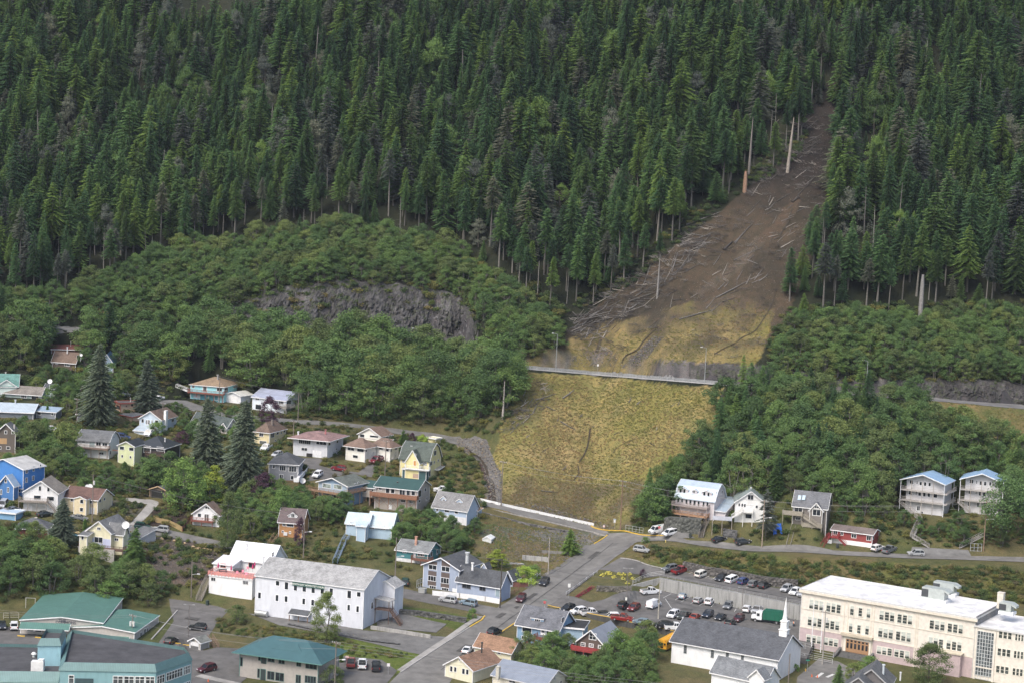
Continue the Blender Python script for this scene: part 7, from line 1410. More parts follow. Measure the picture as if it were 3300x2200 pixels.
zm(8); fence([(722,1115),(1130,1155),(1520,1205),(1740,1245)],1.35,'white panelled fence in front of the blue-grey building',(.82,.82,.82),solid=True,name='picket_fence'); fence([(1945,985),(2165,990)],1.3,'short brown wooden fence under the lime green bush',(.2,.09,.07),solid=True); fence([(1760,1215),(1900,1130),(2030,1045)],1.1,'brown rail of the ramp beside the blue-grey building',(.24,.11,.08)); fence([(2175,950),(2352,812)],1.3,'white two-rail fence rising along the street',(.8,.8,.8),rails=(.45,.95))
fence([(485, 1005), (600, 960)], 2.2, 'grey chain-link pen at the left end of the blue-grey building', (.4, .42, .44), rails=(.05, .5, 1.0), post=1.0)
zm(10); fence([(850,985),(1000,885),(1100,815),(1200,735),(1310,670)],.8,'steel guardrail beside the street above the planted bed',(.5,.51,.52),rails=(.8,),name='guardrail'); fence([(1840,840),(1980,770),(2110,725)],1.2,'grey pipe railing of the ramp above the lot',(.48,.48,.47),rails=(.35,.65,1.0)); fence([(2110,725),(2306,700)],1.2,'grey pipe railing behind the white pickup',(.48,.48,.47))
zm(12); fence([(80,905),(250,945),(450,985)],2.2,'tall grey pipe fence left of the school steps, upper run',(.4,.4,.39),rails=(.1,.4,.7,1.0)); fence([(75,975),(250,1010),(440,1050)],1.3,'grey pipe fence left of the school steps, lower run',(.4,.4,.39))
zm(15); fence([(1900, 1100), (2090, 1130)], 1.6, 'chain-link fence behind the white cargo van', (.3, .31, .3), rails=(.05, .5, 1.0), post=1.2)
zm(14); fence([(1770, 1055), (1890, 1060)], 2.2, 'grey wire cage under the stairs at far right', (.35, .37, .38), rails=(.05, .5, 1.0), post=1.0)
zm(6); fence([(40,690),(110,690),(215,690)],1.6,'garden fence of pale stakes at the left edge',(.35,.33,.28),post=1.1); fence([(295,560),(403,565)],2.6,'pale garden frame behind the community building',(.45,.45,.42),rails=(1.0,),post=3.5)
zm(5); fence([(390,950),(440,900),(520,760)],1.5,'red-brown board fence left of the small white house',(.22,.10,.06),solid=True); fence([(0,810),(200,850),(385,945)],1.4,'tan reed fence along the hillside street',(.34,.25,.12),solid=True)
# long outdoor stairs
def flight(name, pts, w, col, lab, zoom=True, offs=(0, 0, 0, 0)):
 P = [G(*Q(*p), off=offs[i]) for i, p in enumerate(pts)]; o = empty(name, P[0]); tag(o, lab, 'stairs')
 for a, b in zip(P[:-1], P[1:]): stairs(o, P[0], a, b, w, col, 'flight')
zm(7); flight('outdoor_stairs',[(0,700),(60,560),(110,460)],1.5,(.30,.27,.23),'grey wooden stairs left of the white and pink house',offs=(.1,1.2,2.2)); flight('outdoor_stairs',[(1435,305),(1500,150),(1530,80),(1570,20)],1.3,(.24,.32,.42),'blue railed stairs climbing to the pale blue house',offs=(.2,.4,.6,.6)); flight('outdoor_stairs',[(745,120),(815,20)],1.1,(.32,.22,.13),'tan wooden stairs behind the white metal roof',offs=(.2,.4)); flight('outdoor_stairs',[(190,1195),(120,1090)],1.2,(.24,.16,.12),'short brown stairs beside the tiny grey garage',offs=(.1,1.0))
zm(13); flight('outdoor_stairs',[(620,985),(655,860),(705,770)],1.4,(.20,.18,.16),'dark steps climbing beside the mossy rock wall',offs=(.1,.8,1.2))
# ------------------------------------------------------------------ signs
def sign(px, base, top, w, h, col, lab, shape='box', text=None, tcol=(.8, .8, .8), extra=None):
 p = GC(px,base); H = (base - top) * p[1] / FPX; o = empty('road_sign',p); tag(o,lab,'sign'); m = MB(); m.tube([(0,0,-.2),(0,0,H)],.04,6); m.build('post',GALV,o); m = MB()
 if shape == 'oct': m.prism([(w / 2 * math.cos(R(22.5 + 45 * k)),-.08,H - h / 2 + w / 2 * math.sin(R(22.5 + 45 * k))) for k in range(8)],None,[(w / 2 * math.cos(R(22.5 + 45 * k)),-.05,H - h / 2 + w / 2 * math.sin(R(22.5 + 45 * k))) for k in range(8)])
 else: m.box(-w / 2, w / 2, -.08, -.05, H - h, H)
 b = m.build('sign_board', plain(col), o)
 if text: me = text_mesh(text,w * .33,.005); me.materials.clear(); me.materials.append(plain(tcol)); t = child('lettering',me,b,(0,-.09,H - h / 2)); t.rotation_euler = (R(90),0,0)
 if extra: m = MB(); m.box(-.45, .45, -.07, -.05, H + .05, H + .25); m.build('street_name_board', plain(extra), o)
 return o
RED = (.55, .03, .03); GRS = (.03, .30, .20)
sign(1754,1972,1932,.8,.8,RED,'red STOP sign on the corner behind the blue house','oct','STOP',extra=GRS); sign(2123,1730,1692,.8,.8,RED,'red STOP sign beside the white cargo van','oct','STOP',extra=GRS); zm(15); sign(*Q(1780,0)[:1],1700,1672,.6,.9,(.7,.7,.7),'white sign with green board at the foot of the grass slope',extra=(.3,.4,.5)); sign(Q(1665,0)[0],1706,1690,.6,.6,(.75,.6,.6),'small red and white marker at the end of the white barrier')
zm(10); sign(Q(888,0)[0],1925,1877,.7,1.0,(.75,.75,.72),'white sign beside the guardrail of the street'); sign(2017,1948,1922,.5,.8,(.75,.75,.68),'small white sign on the lot lamp by the bed'); zm(12); sign(Q(190,0)[0],2163,2122,.9,.25,GRS,'green street name sign before the school'); zm(7); sign(Q(1995,0)[0],2172,2134,.7,.7,(.75,.72,.72),'white sign beside the lawn right of three pickups'); sign(Q(1560,0)[0],2145,2110,.8,.45,(.7,.5,.48),'small red and white board behind the faded red pickup'); zm(15); sign(1926,1195,1172,.5,.7,(.75,.75,.75),'small white marker beside the highway above the slope')
def cone(px, py, lab):
 p = GC(px,py); m = MB(); m.tube([(0,0,.04),(0,0,.75)],[.2,.03],10); m.box(-.24,.24,-.24,.24,0,.05); o = m.build('traffic_cone',plain((.75,.13,.03)),loc=tuple(p)); tag(o,lab,'traffic cone')
cone(2616,2180,'orange cone, left of two on the corner before the school'); cone(2634,2182,'orange cone, right of two on the corner before the school'); cone(671,2196,'orange cone at the bottom edge beside the pavement')
def hyd(px, py, lab, c):
 p = GC(px,py); m = MB(); m.tube([(0,0,0),(0,0,.55),(0,0,.7)],[.14,.13,.05],8); m.bar((-.2,0,.42),(.2,0,.42),.1); o = m.build('fire_hydrant',plain(c),loc=tuple(p)); tag(o,lab,'hydrant')
hyd(2145,1746,'pale yellow hydrant on the corner below the white cargo van',(.65,.5,.15)); hyd(2596,2162,'yellow hydrant beside the round bush near the white church',(.65,.4,.08))
# satellite dishes
def dish(px, py, d, dist_px, lab, z=.0, yaw=0):
 c = PX(px, py, dist_px); m = MB(); n = 18; ringv = []
 for r_,y in ((0,0),(.5,-.06),(1,-.28)): ringv.append([(d / 2 * r_ * math.cos(2 * math.pi * k / n),y * d * .6,d / 2 * r_ * math.sin(2 * math.pi * k / n)) for k in range(n)])
 for a, b in zip(ringv[:-1], ringv[1:]):
  for k in range(n): m.face([a[k], a[(k + 1) % n], b[(k + 1) % n], b[k]])
 o = empty('satellite_dish',c); o.rotation_euler = (R(-25),0,R(yaw)); tag(o,lab,'satellite dish'); m.build('dish',plain((.75,.75,.74)),o); m = MB(); m.tube([(0,.05,0),(0,.1,-d * .6),(0,.2,-d * .5 - 1.6)],.05,6); m.tube([(0,-.1,-d * .4),(0,-d * .7,0)],.025,5); m.build('mount',GALV,o)
zm(1); dish(*Q(665,612),1.5,590,'white round dish over the small mint green house'); dish(*Q(1080,262),.9,606,'small pale dish on the end of the brown shake cottage'); zm(4); dish(*Q(1162,522),1.2,VOLS[0].O[1] if False else 535,'white dish behind the roof of the cream house, left of two'); dish(*Q(1200,520),1.4,534,'white dish behind the roof of the cream house, right of two'); dish(*Q(1673,1036),2.0,496,'large white dish on the yellow gabled house'); zm(3); dish(*Q(298,896),1.7,568,'large white dish beside the deck of the grey sided house'); zm(7); dish(*Q(1930,640),.9,505,'small white dish on the end wall of the church hall')
# boats, bins, tarp, terrace furniture
def kayak(px, py, L, ang, col, lab, z=.3):
 p = G(px,py); m = MB(); m.tube([(-L / 2,0,.12),(-L * .3,0,0),(0,0,0),(L * .3,0,0),(L / 2,0,.12)],[.03,.24,.34,.24,.03],10); m.tube([(-.5,0,.3),(.5,0,.3)],.12,8); o = m.build('kayak',plain(col,.35),loc=(p[0],p[1],p[2] + z)); o.rotation_euler = (0,0,R(ang)); tag(o,lab,'kayak')
zm(4); kayak(*Q(1110,1425),3.8,-8,(.78,.80,.80),'white kayak hanging under the deck of the yellow gabled house',1.9); kayak(*Q(1003,1200),2.6,-20,(.15,.42,.55),'turquoise and white kayak left of the yellow gabled house',.6); kayak(*Q(962,1240),2.3,5,(.22,.45,.62),'light blue kayak below the turquoise one'); kayak(*Q(1020,1150),2.6,0,(.55,.42,.22),'tan board lying above the turquoise kayak')
def box_thing(name, px, py, sx, sy, sz, col, lab, cat, rz=-24, lid=None, wheels=False):
 p = GC(px,py); o = empty(name,p,R(rz)); tag(o,lab,cat); m = MB(); m.prism([(-sx / 2,-sy / 2,sz),(sx / 2,-sy / 2,sz),(sx / 2,sy / 2,sz),(-sx / 2,sy / 2,sz)],None,[(-sx * .44,-sy * .44,.1),(sx * .44,-sy * .44,.1),(sx * .44,sy * .44,.1),(-sx * .44,sy * .44,.1)]); m.build('body',plain(col),o); m = MB(); m.prism([(-sx * .52,-sy * .52,sz + .08),(sx * .52,-sy * .52,sz + .08),(sx * .52,sy * .52,sz + .14),(-sx * .52,sy * .52,sz + .14)],.06); m.build('lid',plain(lid or sc(col,.8)),o)
zm(8); box_thing('dumpster',*Q(570,1078),2.0,1.3,1.2,(.36,.37,.36),'grey dumpster at the left end of the white panelled fence','dumpster'); zm(14); box_thing('bin',*Q(332,1022),.7,.7,1.1,(.03,.035,.035),'black bin between the stairs of the red house','bin'); zm(7); box_thing('bin',*Q(92,748),.7,.7,1.2,(.03,.05,.045),'dark bin below the white and pink house','bin'); zm(13); box_thing('bin',*Q(488,985),.7,.7,1.1,(.03,.04,.035),'dark bin on the gravel below the mossy rock wall','bin')
zm(8); v = Vol((1485,250),(1612,262),1668,325); h = House('shed','small white metal garden shed above the blue-grey building','shed',v,'y',32,plain((.68,.70,.68)),plain((.66,.68,.67)),oh=.1,below=.3)
zm(13); p = G(*Q(1585, 905)); m = MB(); gx, gy = 9, 9
def tz(i, j): return .5 * mnoise.noise(Vector((i * .6, j * .7, 3))) + .9 - .1 * abs(i - 4)
q = Q(1585, 905); V_ = []
for i in range(gx):
 for j in range(gy):
  a = p[0] + (i - 4) * .32; b_ = p[1] + (j - 4) * .5; V_.append((a - p[0], b_ - p[1], float(Hh(a, b_)) - p[2] + tz(i, j) * 1.1))
m.v = V_; m.f = [(i * gy + j,(i + 1) * gy + j,(i + 1) * gy + j + 1,i * gy + j + 1) for i in range(gx - 1) for j in range(gy - 1) if not (3 <= i <= 5 and j < 3)]; m.m = [0] * len(m.f); o = m.build('tarpaulin',plain((.02,.13,.55),.5),loc=tuple(p)); tag(o,'bright blue tarpaulin draped on the bank between two right houses','tarpaulin')
# terrace of the white and pink house
v = TERR
def onterr(x, y, dz=.2):
 X, Y = None, None; zm(7); q = Gz(*Q(x, y), v.O[2] + v.H + dz); return q
for i, (x, y) in enumerate(((205, 385), (342, 415), (590, 370), (568, 400))):
 p = onterr(x,y); m = MB(); o = empty('closed_umbrella',p); tag(o,('pink closed umbrella at the porch corner of the terrace','pink closed umbrella beside the covered tub','pink closed umbrella at the far right of the terrace','pink closed umbrella nearest the church hall wall')[i],'umbrella'); m.tube([(0,0,0),(0,0,2.4)],.03,6); m.build('pole',GALV,o); m = MB(); m.tube([(0,0,.9),(0,0,1.3),(0,0,2.3)],[.16,.24,.03],8); m.build('canopy',plain((.55,.04,.16)),o)
p = onterr(420,395); m = MB(); m.tube([(-1.5,0,.45),(-.8,0,.5),(.8,0,.5),(1.5,0,.45)],[.15,.55,.55,.15],12); o = m.build('covered_table',plain((.05,.055,.06)),loc=tuple(p)); tag(o,'long table under a dark cover on the pink terrace','table'); p = onterr(255,395); m = MB(); m.box(-1,1,-.5,.5,.6,.68); m.box(-.9,-.8,-.4,.4,0,.6); m.box(.8,.9,-.4,.4,0,.6); o = m.build('patio_table',plain((.05,.05,.05)),loc=tuple(p)); tag(o,'dark patio table at the left of the pink terrace','table')
for i, (x, y) in enumerate(((405, 425), (465, 412), (515, 378), (500, 440))):
 p = onterr(x, y); m = MB(); m.box(-.3, .3, -.3, .3, .38, .46); m.box(-.3, .3, .24, .3, .46, .95)
 for a in (-.26, .26):
  for b_ in (-.26, .26): m.box(a - .03, a + .03, b_ - .03, b_ + .03, 0, .38)
 o = m.build('garden_chair',plain((.75,.30,.38)),loc=tuple(p)); tag(o,'pink garden chair on the pink terrace','chair','pink garden chairs on the terrace')
# worker
def person():
 zm(11); p = GC(*Q(1987,1040)); J = [(0,0,.95),(0,0,1.15),(0,.0,1.42),(0,0,1.52),(0,-.02,1.68),(0,-.02,1.76),(-.2,0,1.42),(-.26,.02,1.14),(-.22,-.16,.95),(.2,0,1.42),(.27,.02,1.14),(.34,-.16,1.0),(-.1,0,.9),(-.11,-.02,.5),(-.12,.02,.08),(-.12,-.14,.04),(.1,0,.9),(.12,.0,.5),(.13,.04,.08),(.13,-.12,.04)]
 E = [(0,1),(1,2),(2,3),(3,4),(4,5),(2,6),(6,7),(7,8),(2,9),(9,10),(10,11),(0,12),(12,13),(13,14),(14,15),(0,16),(16,17),(17,18),(18,19)]; r = [.15,.15,.16,.06,.1,.07,.07,.05,.035,.07,.05,.035,.1,.075,.05,.04,.1,.075,.05,.04]
 me = bpy.data.meshes.new('person'); me.from_pydata(J,E,[]); me.materials.append(plain((.05,.07,.11))); o = bpy.data.objects.new('person',me); COL.objects.link(o); o.location = tuple(p); o.modifiers.new('skin','SKIN'); sv_ = me.skin_vertices[0].data
 for i, q in enumerate(r): sv_[i].radius = (q, q * .8)
 sv_[0].use_root = True; s_ = o.modifiers.new('sub','SUBSURF'); s_.levels = 1; s_.render_levels = 1; tag(o,'worker in an orange and white safety vest standing behind the garbage truck','person')
 m = MB(); m.tube([(0,0,.98),(0,0,1.2),(0,0,1.46)],[.19,.2,.17],10); ve = m.build('safety_vest',plain((.80,.22,.03)),o); m = MB(); m.box(-.2,-.1,-.21,.21,1.0,1.45); m.box(.1,.2,-.21,.21,1.0,1.45); m.build('reflective_stripes',plain((.75,.75,.7)),ve); m = MB(); m.tube([(0,-.01,1.7),(0,0,1.8),(0,0,1.86)],[.11,.12,.05],10); m.build('hair',plain((.04,.03,.025)),o)
person()
# ------------------------------------------------------------------ woods
CON = [leaf((.026, .056, .031), (.048, .090, .040), (.078, .125, .050), .45), leaf((.036, .066, .028), (.066, .108, .036), (.100, .142, .046), .35),
       leaf((.046, .056, .048), (.072, .082, .068), (.095, .102, .082), .3)]
ALD = [leaf((.034, .060, .025), (.056, .092, .036), (.084, .124, .048), .26), leaf((.044, .062, .027), (.072, .096, .038), (.104, .128, .051), .26)]
BARK = bark((.13, .115, .10)); BARKP = bark((.15, .14, .125)); DEAD = bark((.19, .18, .165))
def wood_proto(name, tv, cv, mats):
 V, F, mi = combine([(tv[0], tv[1], 0), (cv[0], cv[1], 1)]); return mesh_np(name, V, F, mats, mi)
class Kind:
 def __init__(s, name, tv, cv, bm, lm):
  s.h = float(tv[0][:, 2].max()) if cv is None else float(max(cv[0][:, 2].max(), tv[0][:, 2].max()))
  s.trunk = mesh_np('trunk', tv[0], tv[1], [bm]); s.crown = mesh_np('crown', cv[0], cv[1], [lm]) if cv is not None else None
  if cv is not None: s.p = proto(name, wood_proto(name, tv, cv, [bm, lm]))
  else: s.p = proto(name, s.trunk)
KC = []
for k in range(10):
 rg = random.Random(k)
 a = conifer(100 + k,[22,20,22,18,21,22,19,20,22,17][k],[4.8,4.0,5.4,4.5,5.2,3.8,4.8,5.8,4.3,4.9][k],[.08,.12,.1,.2,.15,.1,.25,.12,.18,.1][k],rg.uniform(.15,.4),[.08,.1,.15,.12,.3,.1,.15,.12,.2,.1][k],rg.uniform(.6,.85),step=rg.uniform(.6,.85))
 KC.append(Kind('conifer', a[0], a[1], BARK, CON[(0, 1, 0, 0, 2, 0, 1, 0, 0, 1)[k]]))
KE = []   # forest-edge trees: high crowns on long bare trunks
for k in range(4):
 a = conifer(140 + k, 23, 3.2, .36 + .07 * k, .3, .2, .6); KE.append(Kind('edge_conifer', a[0], a[1], BARKP, CON[(0, 1, 0, 2)[k]]))
KS = [Kind('snag', snag(200 + k, 19, (34, 20, 44, 0)[k], (2.2, 1.6, 2.8, 0)[k]), None, DEAD, None) for k in range(4)]
KA = []
for k in range(7):
 a = broad(300 + k, 9, 3.6, 40, 125, .155, .05, 3); KA.append(Kind('alder', a[0], a[1], BARKP, ALD[k % 2 if k < 4 else 0]))
KB = []   # tall spreading trees on open limbs
for k in range(3):
 a = broad(330 + k, 14, 6.2, 40, 85, .24, .5, 2); KB.append(Kind('maple', a[0], a[1], BARKP, ALD[1]))
def cover(poly, step, jit=.42, seed=0, pad=40):
 """jittered world grid whose ground points fall in the pixel polygon"""
 w = np.array([G(min(max(a, -450), 3750), b)[:2] for a, b in poly]); rg = np.random.RandomState(seed)
 x0, y0 = w.min(0) - 5; x1, y1 = w.max(0) + 5
 gx, gy = np.meshgrid(np.arange(x0, x1, step), np.arange(y0, y1, step)); gx = gx + (np.arange(gx.shape[0]) % 2)[:, None] * step / 2
 gx = gx.ravel() + rg.uniform(-jit, jit, gx.size) * step; gy = gy.ravel() + rg.uniform(-jit, jit, gy.size) * step
 z = Hh(gx, gy); P = np.stack([gx, gy, z], 1); px, py, _ = proj(P)
 m = inpoly(px, py, poly) & (px > -120) & (px < 3420); return P[m], px[m], py[m]
def clear_of(P, front=7.0, side=1.5, back=1.0, roads=True):
 """False where a plant would stand in a house, right in front of it, or on a paved surface"""
 ok = np.ones(len(P), bool)
 for v in VOLS:
  d = P - v.O; a = d @ v.ex; b = d @ v.ey; ok &= ~((a > -v.W - side) & (a < side) & (b > -front) & (b < v.D + back))
 if roads:
  for w in EXCL: ok &= ~inpoly(P[:, 0], P[:, 1], w)
 return ok
def place_tree(kind, name, P, h, rz, label, cat, group, tilt=(0, 0), wide=1.0):
 o = bpy.data.objects.new(name, None); COL.objects.link(o); o.location = tuple(P); s = h / kind.h
 o.rotation_euler = (tilt[0], tilt[1], rz); o.scale = (s * wide, s * wide, s); o.empty_display_size = 1
 tag(o, label, cat, group)
 t = bpy.data.objects.new('trunk', kind.trunk); COL.objects.link(t); t.parent = o
 if kind.crown is not None: c = bpy.data.objects.new('crown', kind.crown); COL.objects.link(c); c.parent = o
 return o
def forest(name, P, kinds, idx, H, label, cat, n_ind, ind_name, ind_cat, lab_fn, wide=None, seed=1, front=None):
 rg = np.random.RandomState(seed); n = len(P); rz = rg.uniform(0,6.28,n); tl = rg.uniform(-.03,.03,(n,2)); wd = rg.uniform(.9,1.3,n) if wide is None else wide
 order = np.argsort(P[:, 1] if front is None else front); ind = set(order[:n_ind].tolist())
 for i in sorted(ind):
  lab, grp = lab_fn(i); place_tree(kinds[idx[i]], ind_name, P[i], H[i], rz[i], lab, ind_cat, grp, tl[i], wd[i])
 rest = np.array([i for i in range(n) if i not in ind])
 if len(rest):
  s = np.array([H[i] / kinds[idx[i]].h for i in rest]); S = np.stack([s * wd[rest], s * wd[rest], s], 1)
  scatter(name, P[rest], np.stack([tl[rest, 0], tl[rest, 1], rz[rest]], 1), S, [idx[i] for i in rest], [k.p for k in kinds], label, cat)
# --- conifers of the mountainside
CONP = [(-150,-10),(3450,-10),(3450,1000),(2960,1005),(2700,1015),(2545,1015),(2540,960),(2575,860),(2665,680),(2700,560),(2690,420),(2705,300),(2690,230),
  (2660,300),(2600,420),(2540,520),(2400,590),(2230,730),(2050,890),(1900,990),(1840,1008),(1720,990),(1640,935),(1560,865),(1400,790),(1220,770),(1080,730),(960,770),
  (800, 780), (640, 820), (480, 880), (330, 950), (200, 985), (-150, 985)]
P, px, py = cover(CONP, 5.3, seed=2)
rg = np.random.RandomState(5); keep = rg.rand(len(P)) < .88; P, px, py = P[keep], px[keep], py[keep]
# distance (in photo pixels) above the lower edge of the wood
edge_pts = np.array([(-150,985),(200,985),(330,950),(480,880),(640,820),(800,780),(960,770),(1080,730),(1220,770),(1400,790),(1560,860),(1700,930),(1840,1000),(1900,990),(2050,890),(2230,730),(2400,590),(2540,520),(2600,420),(2660,300),(2690,230)],float)
ed = np.interp(px, edge_pts[:, 0], edge_pts[:, 1]) - py; ed = np.where(px > 2690, 1010 - py, ed)
isedge = (ed < 110) & (rg.rand(len(P)) < .35 + .45 * vnoise(P[:, 0] / 7, P[:, 1] / 7, 19)); sn = rg.rand(len(P)) < np.where(ed < 60, .12, .035)
base_h = 20 + 6 * fbm(P[:,0] / 30,P[:,1] / 30,77); Ht = base_h * rg.uniform(.62,1.28,len(P)); Ht = np.where(rg.rand(len(P)) < .12,Ht * .6,Ht); Ht = np.where(isedge,np.clip(Ht,17,25),Ht)
Ht = np.where((ed < 45) & ~isedge, Ht * .5, Ht)
lean_band = np.clip(1.0, .7, 1.15)
KH = [Kind('round_tree',*broad(360 + k,16,4.6,46,110,.2,.1,1,.35),BARK,(CON[1],CON[2])[k]) for k in range(2)]; kinds = KC + KE + KS + KH; idx = rg.randint(0,len(KC),len(P)); zone = (vnoise(P[:,0] / 16,P[:,1] / 16,4) * 10).astype(int); idx = np.where(rg.rand(len(P)) < .35,zone,idx); idx = np.clip(idx,0,9)
idx = np.where(isedge,10 + rg.randint(0,4,len(P)),idx); idx = np.where(sn,14 + rg.randint(0,4,len(P)),idx); Ht = np.where(sn,Ht * rg.uniform(.5,.95,len(P)),Ht); hm_ = (rg.rand(len(P)) < .07) & ~isedge & ~sn; idx = np.where(hm_,18 + rg.randint(0,2,len(P)),idx); Ht = np.where(hm_,Ht * .8,Ht)
idx = idx.astype(int).tolist()
EDS = np.sort(ed)
def con_lab(i):
 k = idx[i]; z = int(np.searchsorted([250, 480, 700, 900, 1100, 1300, 1500, 1700, 1900, 2100, 2300, 2500, 2690, 2850, 3000, 3150], px[i]))
 place = ('at the far left edge','left of the rock face','up left of the rock face','above the left end of the rock face','above the middle of the rock face','above the right end of the rock face','right of the rock face','between rock face and scar','at the lower left end of the scar','left of the lower scar','left of the middle scar','left of the upper scar','left of the scar top','right beside the scar','right of the scar','left of the shattered trunk','at the far right edge')[z]
 row = 'front row' if ed[i] < 40 else 'second row' if ed[i] < 80 else 'third row' if ed[i] < 125 else 'deeper row'; hs = 'short' if Ht[i] < 15 else 'tall' if Ht[i] > 22 else 'middling'
 w = ('full-crowned green conifer','bare-trunked conifer','dead grey needleless tree','round-topped dark tree')[0 if k < 10 else 1 if k < 14 else 2 if k < 18 else 3]
 t = '%s %s %s, %s' % (hs, w, place, row.replace('deeper row', 'deeper')); return t, '%ss %s, %s' % (w, place, row)
forest('conifer_forest',P,kinds,idx,Ht,'dense dark green conifer forest covering the mountainside above the town','forest',300,'conifer_tree','tree',con_lab,front=-py + np.where(ed < 120,-2000,0))
N_CON = len(P)
# --- leafy alder woods
AREAS = [([(-150,975),(200,965),(330,920),(480,860),(640,815),(800,785),(960,775),(1080,735),(1220,775),(1400,795),(1530,870),(1640,940),(1700,1012),(1790,1065),(1800,1130),(1700,1175),(1600,1160),(1530,985),(1470,960),(1420,925),(1340,945),(1260,908),(1180,936),(1100,905),(1000,945),(930,918),(860,965),(800,960),(760,985),(740,1030),(730,1092),(400,1065),(-150,1018)],3.1,8,11),
         ([(-150,1045),(740,1120),(1345,1172),(1670,1200),(1640,1300),(1580,1370),(1300,1350),(960,1330),(860,1290),(560,1225),(440,1215),(200,1190),(-150,1180)],3.9,12,12),
         ([(2500,1095),(2560,1060),(2960,1045),(3420,1040),(3420,1250),(3050,1230),(2900,1225),(2780,1250),(2600,1235),(2480,1205)],3.1,7.5,13),
         ([(2380,1262),(2600,1282),(2940,1312),(3020,1385),(3180,1450),(3420,1500),(3420,1680),(2900,1660),(2700,1660),(2560,1640),(2440,1640),(2250,1640),(2130,1670),(2080,1650),(2140,1570),(2240,1480),(2290,1400),(2340,1320)],3.9,11,14)]
EXCL.append([tuple(G(a, b)[:2]) for a, b in ((2100, 2045), (2200, 2055), (2200, 2240), (2112, 2240))])
AREAS += [([(-100,1760),(260,1800),(330,1850),(560,1905),(540,1945),(300,1925),(-100,1925)],3.8,8,21),([(1275,1700),(1330,1660),(1480,1680),(1540,1720),(1500,1790),(1400,1800),(1290,1760)],3.4,6,22),
 ([(890,1600),(1050,1640),(1120,1640),(1110,1700),(930,1690)],3.2,6,23),([(440,1490),(650,1560),(700,1640),(640,1680),(480,1600)],3.8,7,24),([(250,1500),(440,1540),(470,1600),(260,1600)],3.4,4.5,25),
 ([(1680,2110),(1800,2090),(1860,2150),(2140,2060),(2180,2230),(1750,2230)],3.4,6.0,26),([(10,1400),(300,1430),(290,1510),(100,1510)],3.6,6,27),([(2540,1700),(2640,1640),(2900,1650),(2890,1700),(2700,1740)],3.4,4.5,28),
 ([(780,1600),(900,1590),(960,1700),(780,1740),(740,1690)],3.6,6,29),([(560,1320),(900,1390),(880,1440),(600,1420)],3.6,5,30),([(0,1500),(200,1480),(250,1540),(100,1560)],3.4,6,31),([(-60,1290),(180,1240),(420,1230),(450,1290),(250,1340),(-60,1300)],4.0,7,32),
 ([(2050,1650),(2140,1600),(2160,1690),(2060,1715)],3.4,8,33),([(2880,1690),(3420,1700),(3420,1770),(3200,1770),(2960,1745)],3.6,4.5,34)]
PP = []; PX = []; PY = []; AH = []; AZ = []
for q, (poly, st, h, sdd) in enumerate(AREAS):
 p, a, b = cover(poly, st, seed=sdd); r = np.random.RandomState(sdd); k = r.rand(len(p)) < .93
 k &= clear_of(p,8.0 if q > 3 or h < 8 else 7.0,2.0,.5); hh = h * r.uniform(.68,1.25,len(p)); PP.append(p[k]); PX.append(a[k]); PY.append(b[k]); AH.append(hh[k]); AZ.append(np.full(k.sum(),q))
AP = np.concatenate(PP); APX = np.concatenate(PX); APY = np.concatenate(PY); AHt = np.concatenate(AH); AZn = np.concatenate(AZ)
rg = np.random.RandomState(8); AI = rg.randint(0, len(KA), len(AP)); AFRONT = np.where(AZn > 3, -APY - 3000, -APY)
AK = KA + KC[:4]; mixed = (AZn == 3) & (rg.rand(len(AP)) < .35); mixed |= (AZn == 1) & (APX < 700) & (rg.rand(len(AP)) < .12)
AI = np.where(mixed,len(KA) + rg.randint(0,4,len(AP)),AI).astype(int).tolist(); AHt = np.where(mixed,AHt * 1.1,AHt) * np.where((AZn == 1) & (APX > 600) & (APX < 1320),1.25,1.0)
def ald_lab(i):
 place = ('above the dark rock face','behind the upper left houses','above the highway at right','behind the houses on stilts','behind the teal roofed community building','between the grey dormer cottage and the teal cottage','below the slate blue house on posts','left of the two tall spruces','uphill of the cream house','in the hollow behind the white church','beside the brown shingled cottage','beside the long red house','around the narrow orange-brown house','below the turquoise house','beside the bright blue block','around the uppermost left cottages','at the right foot of the grass slope','along the street at far right')[int(AZn[i])]
 m = AZn == AZn[i]; rx = (APX[m] < APX[i]).mean(); ry = (APY[m] < APY[i]).mean(); xs = 'left' if rx < .25 else 'centre left' if rx < .5 else 'centre right' if rx < .75 else 'right'; yy = 'upper' if ry < .34 else 'middle' if ry < .67 else 'front'
 w = ('conifer' if AI[i] >= len(KA) else 'leafy tree'); hs = 'small' if AHt[i] < AHm[int(AZn[i])] else 'big'
 return '%s green %s %s, %s %s' % (hs, w, place, yy, xs), 'green %ss %s, %s %s' % (w, place, yy, xs)
AHm = {int(q): float(np.median(AHt[AZn == q])) for q in set(AZn.tolist())}
forest('alder_woods',AP,AK,AI,AHt,'leafy green alder woods covering the lower slopes beside the highway','woods',300,'leafy_tree','tree',ald_lab,seed=3,front=AFRONT)
N_ALD = len(AP)
print('conifers', N_CON, 'alders', N_ALD)
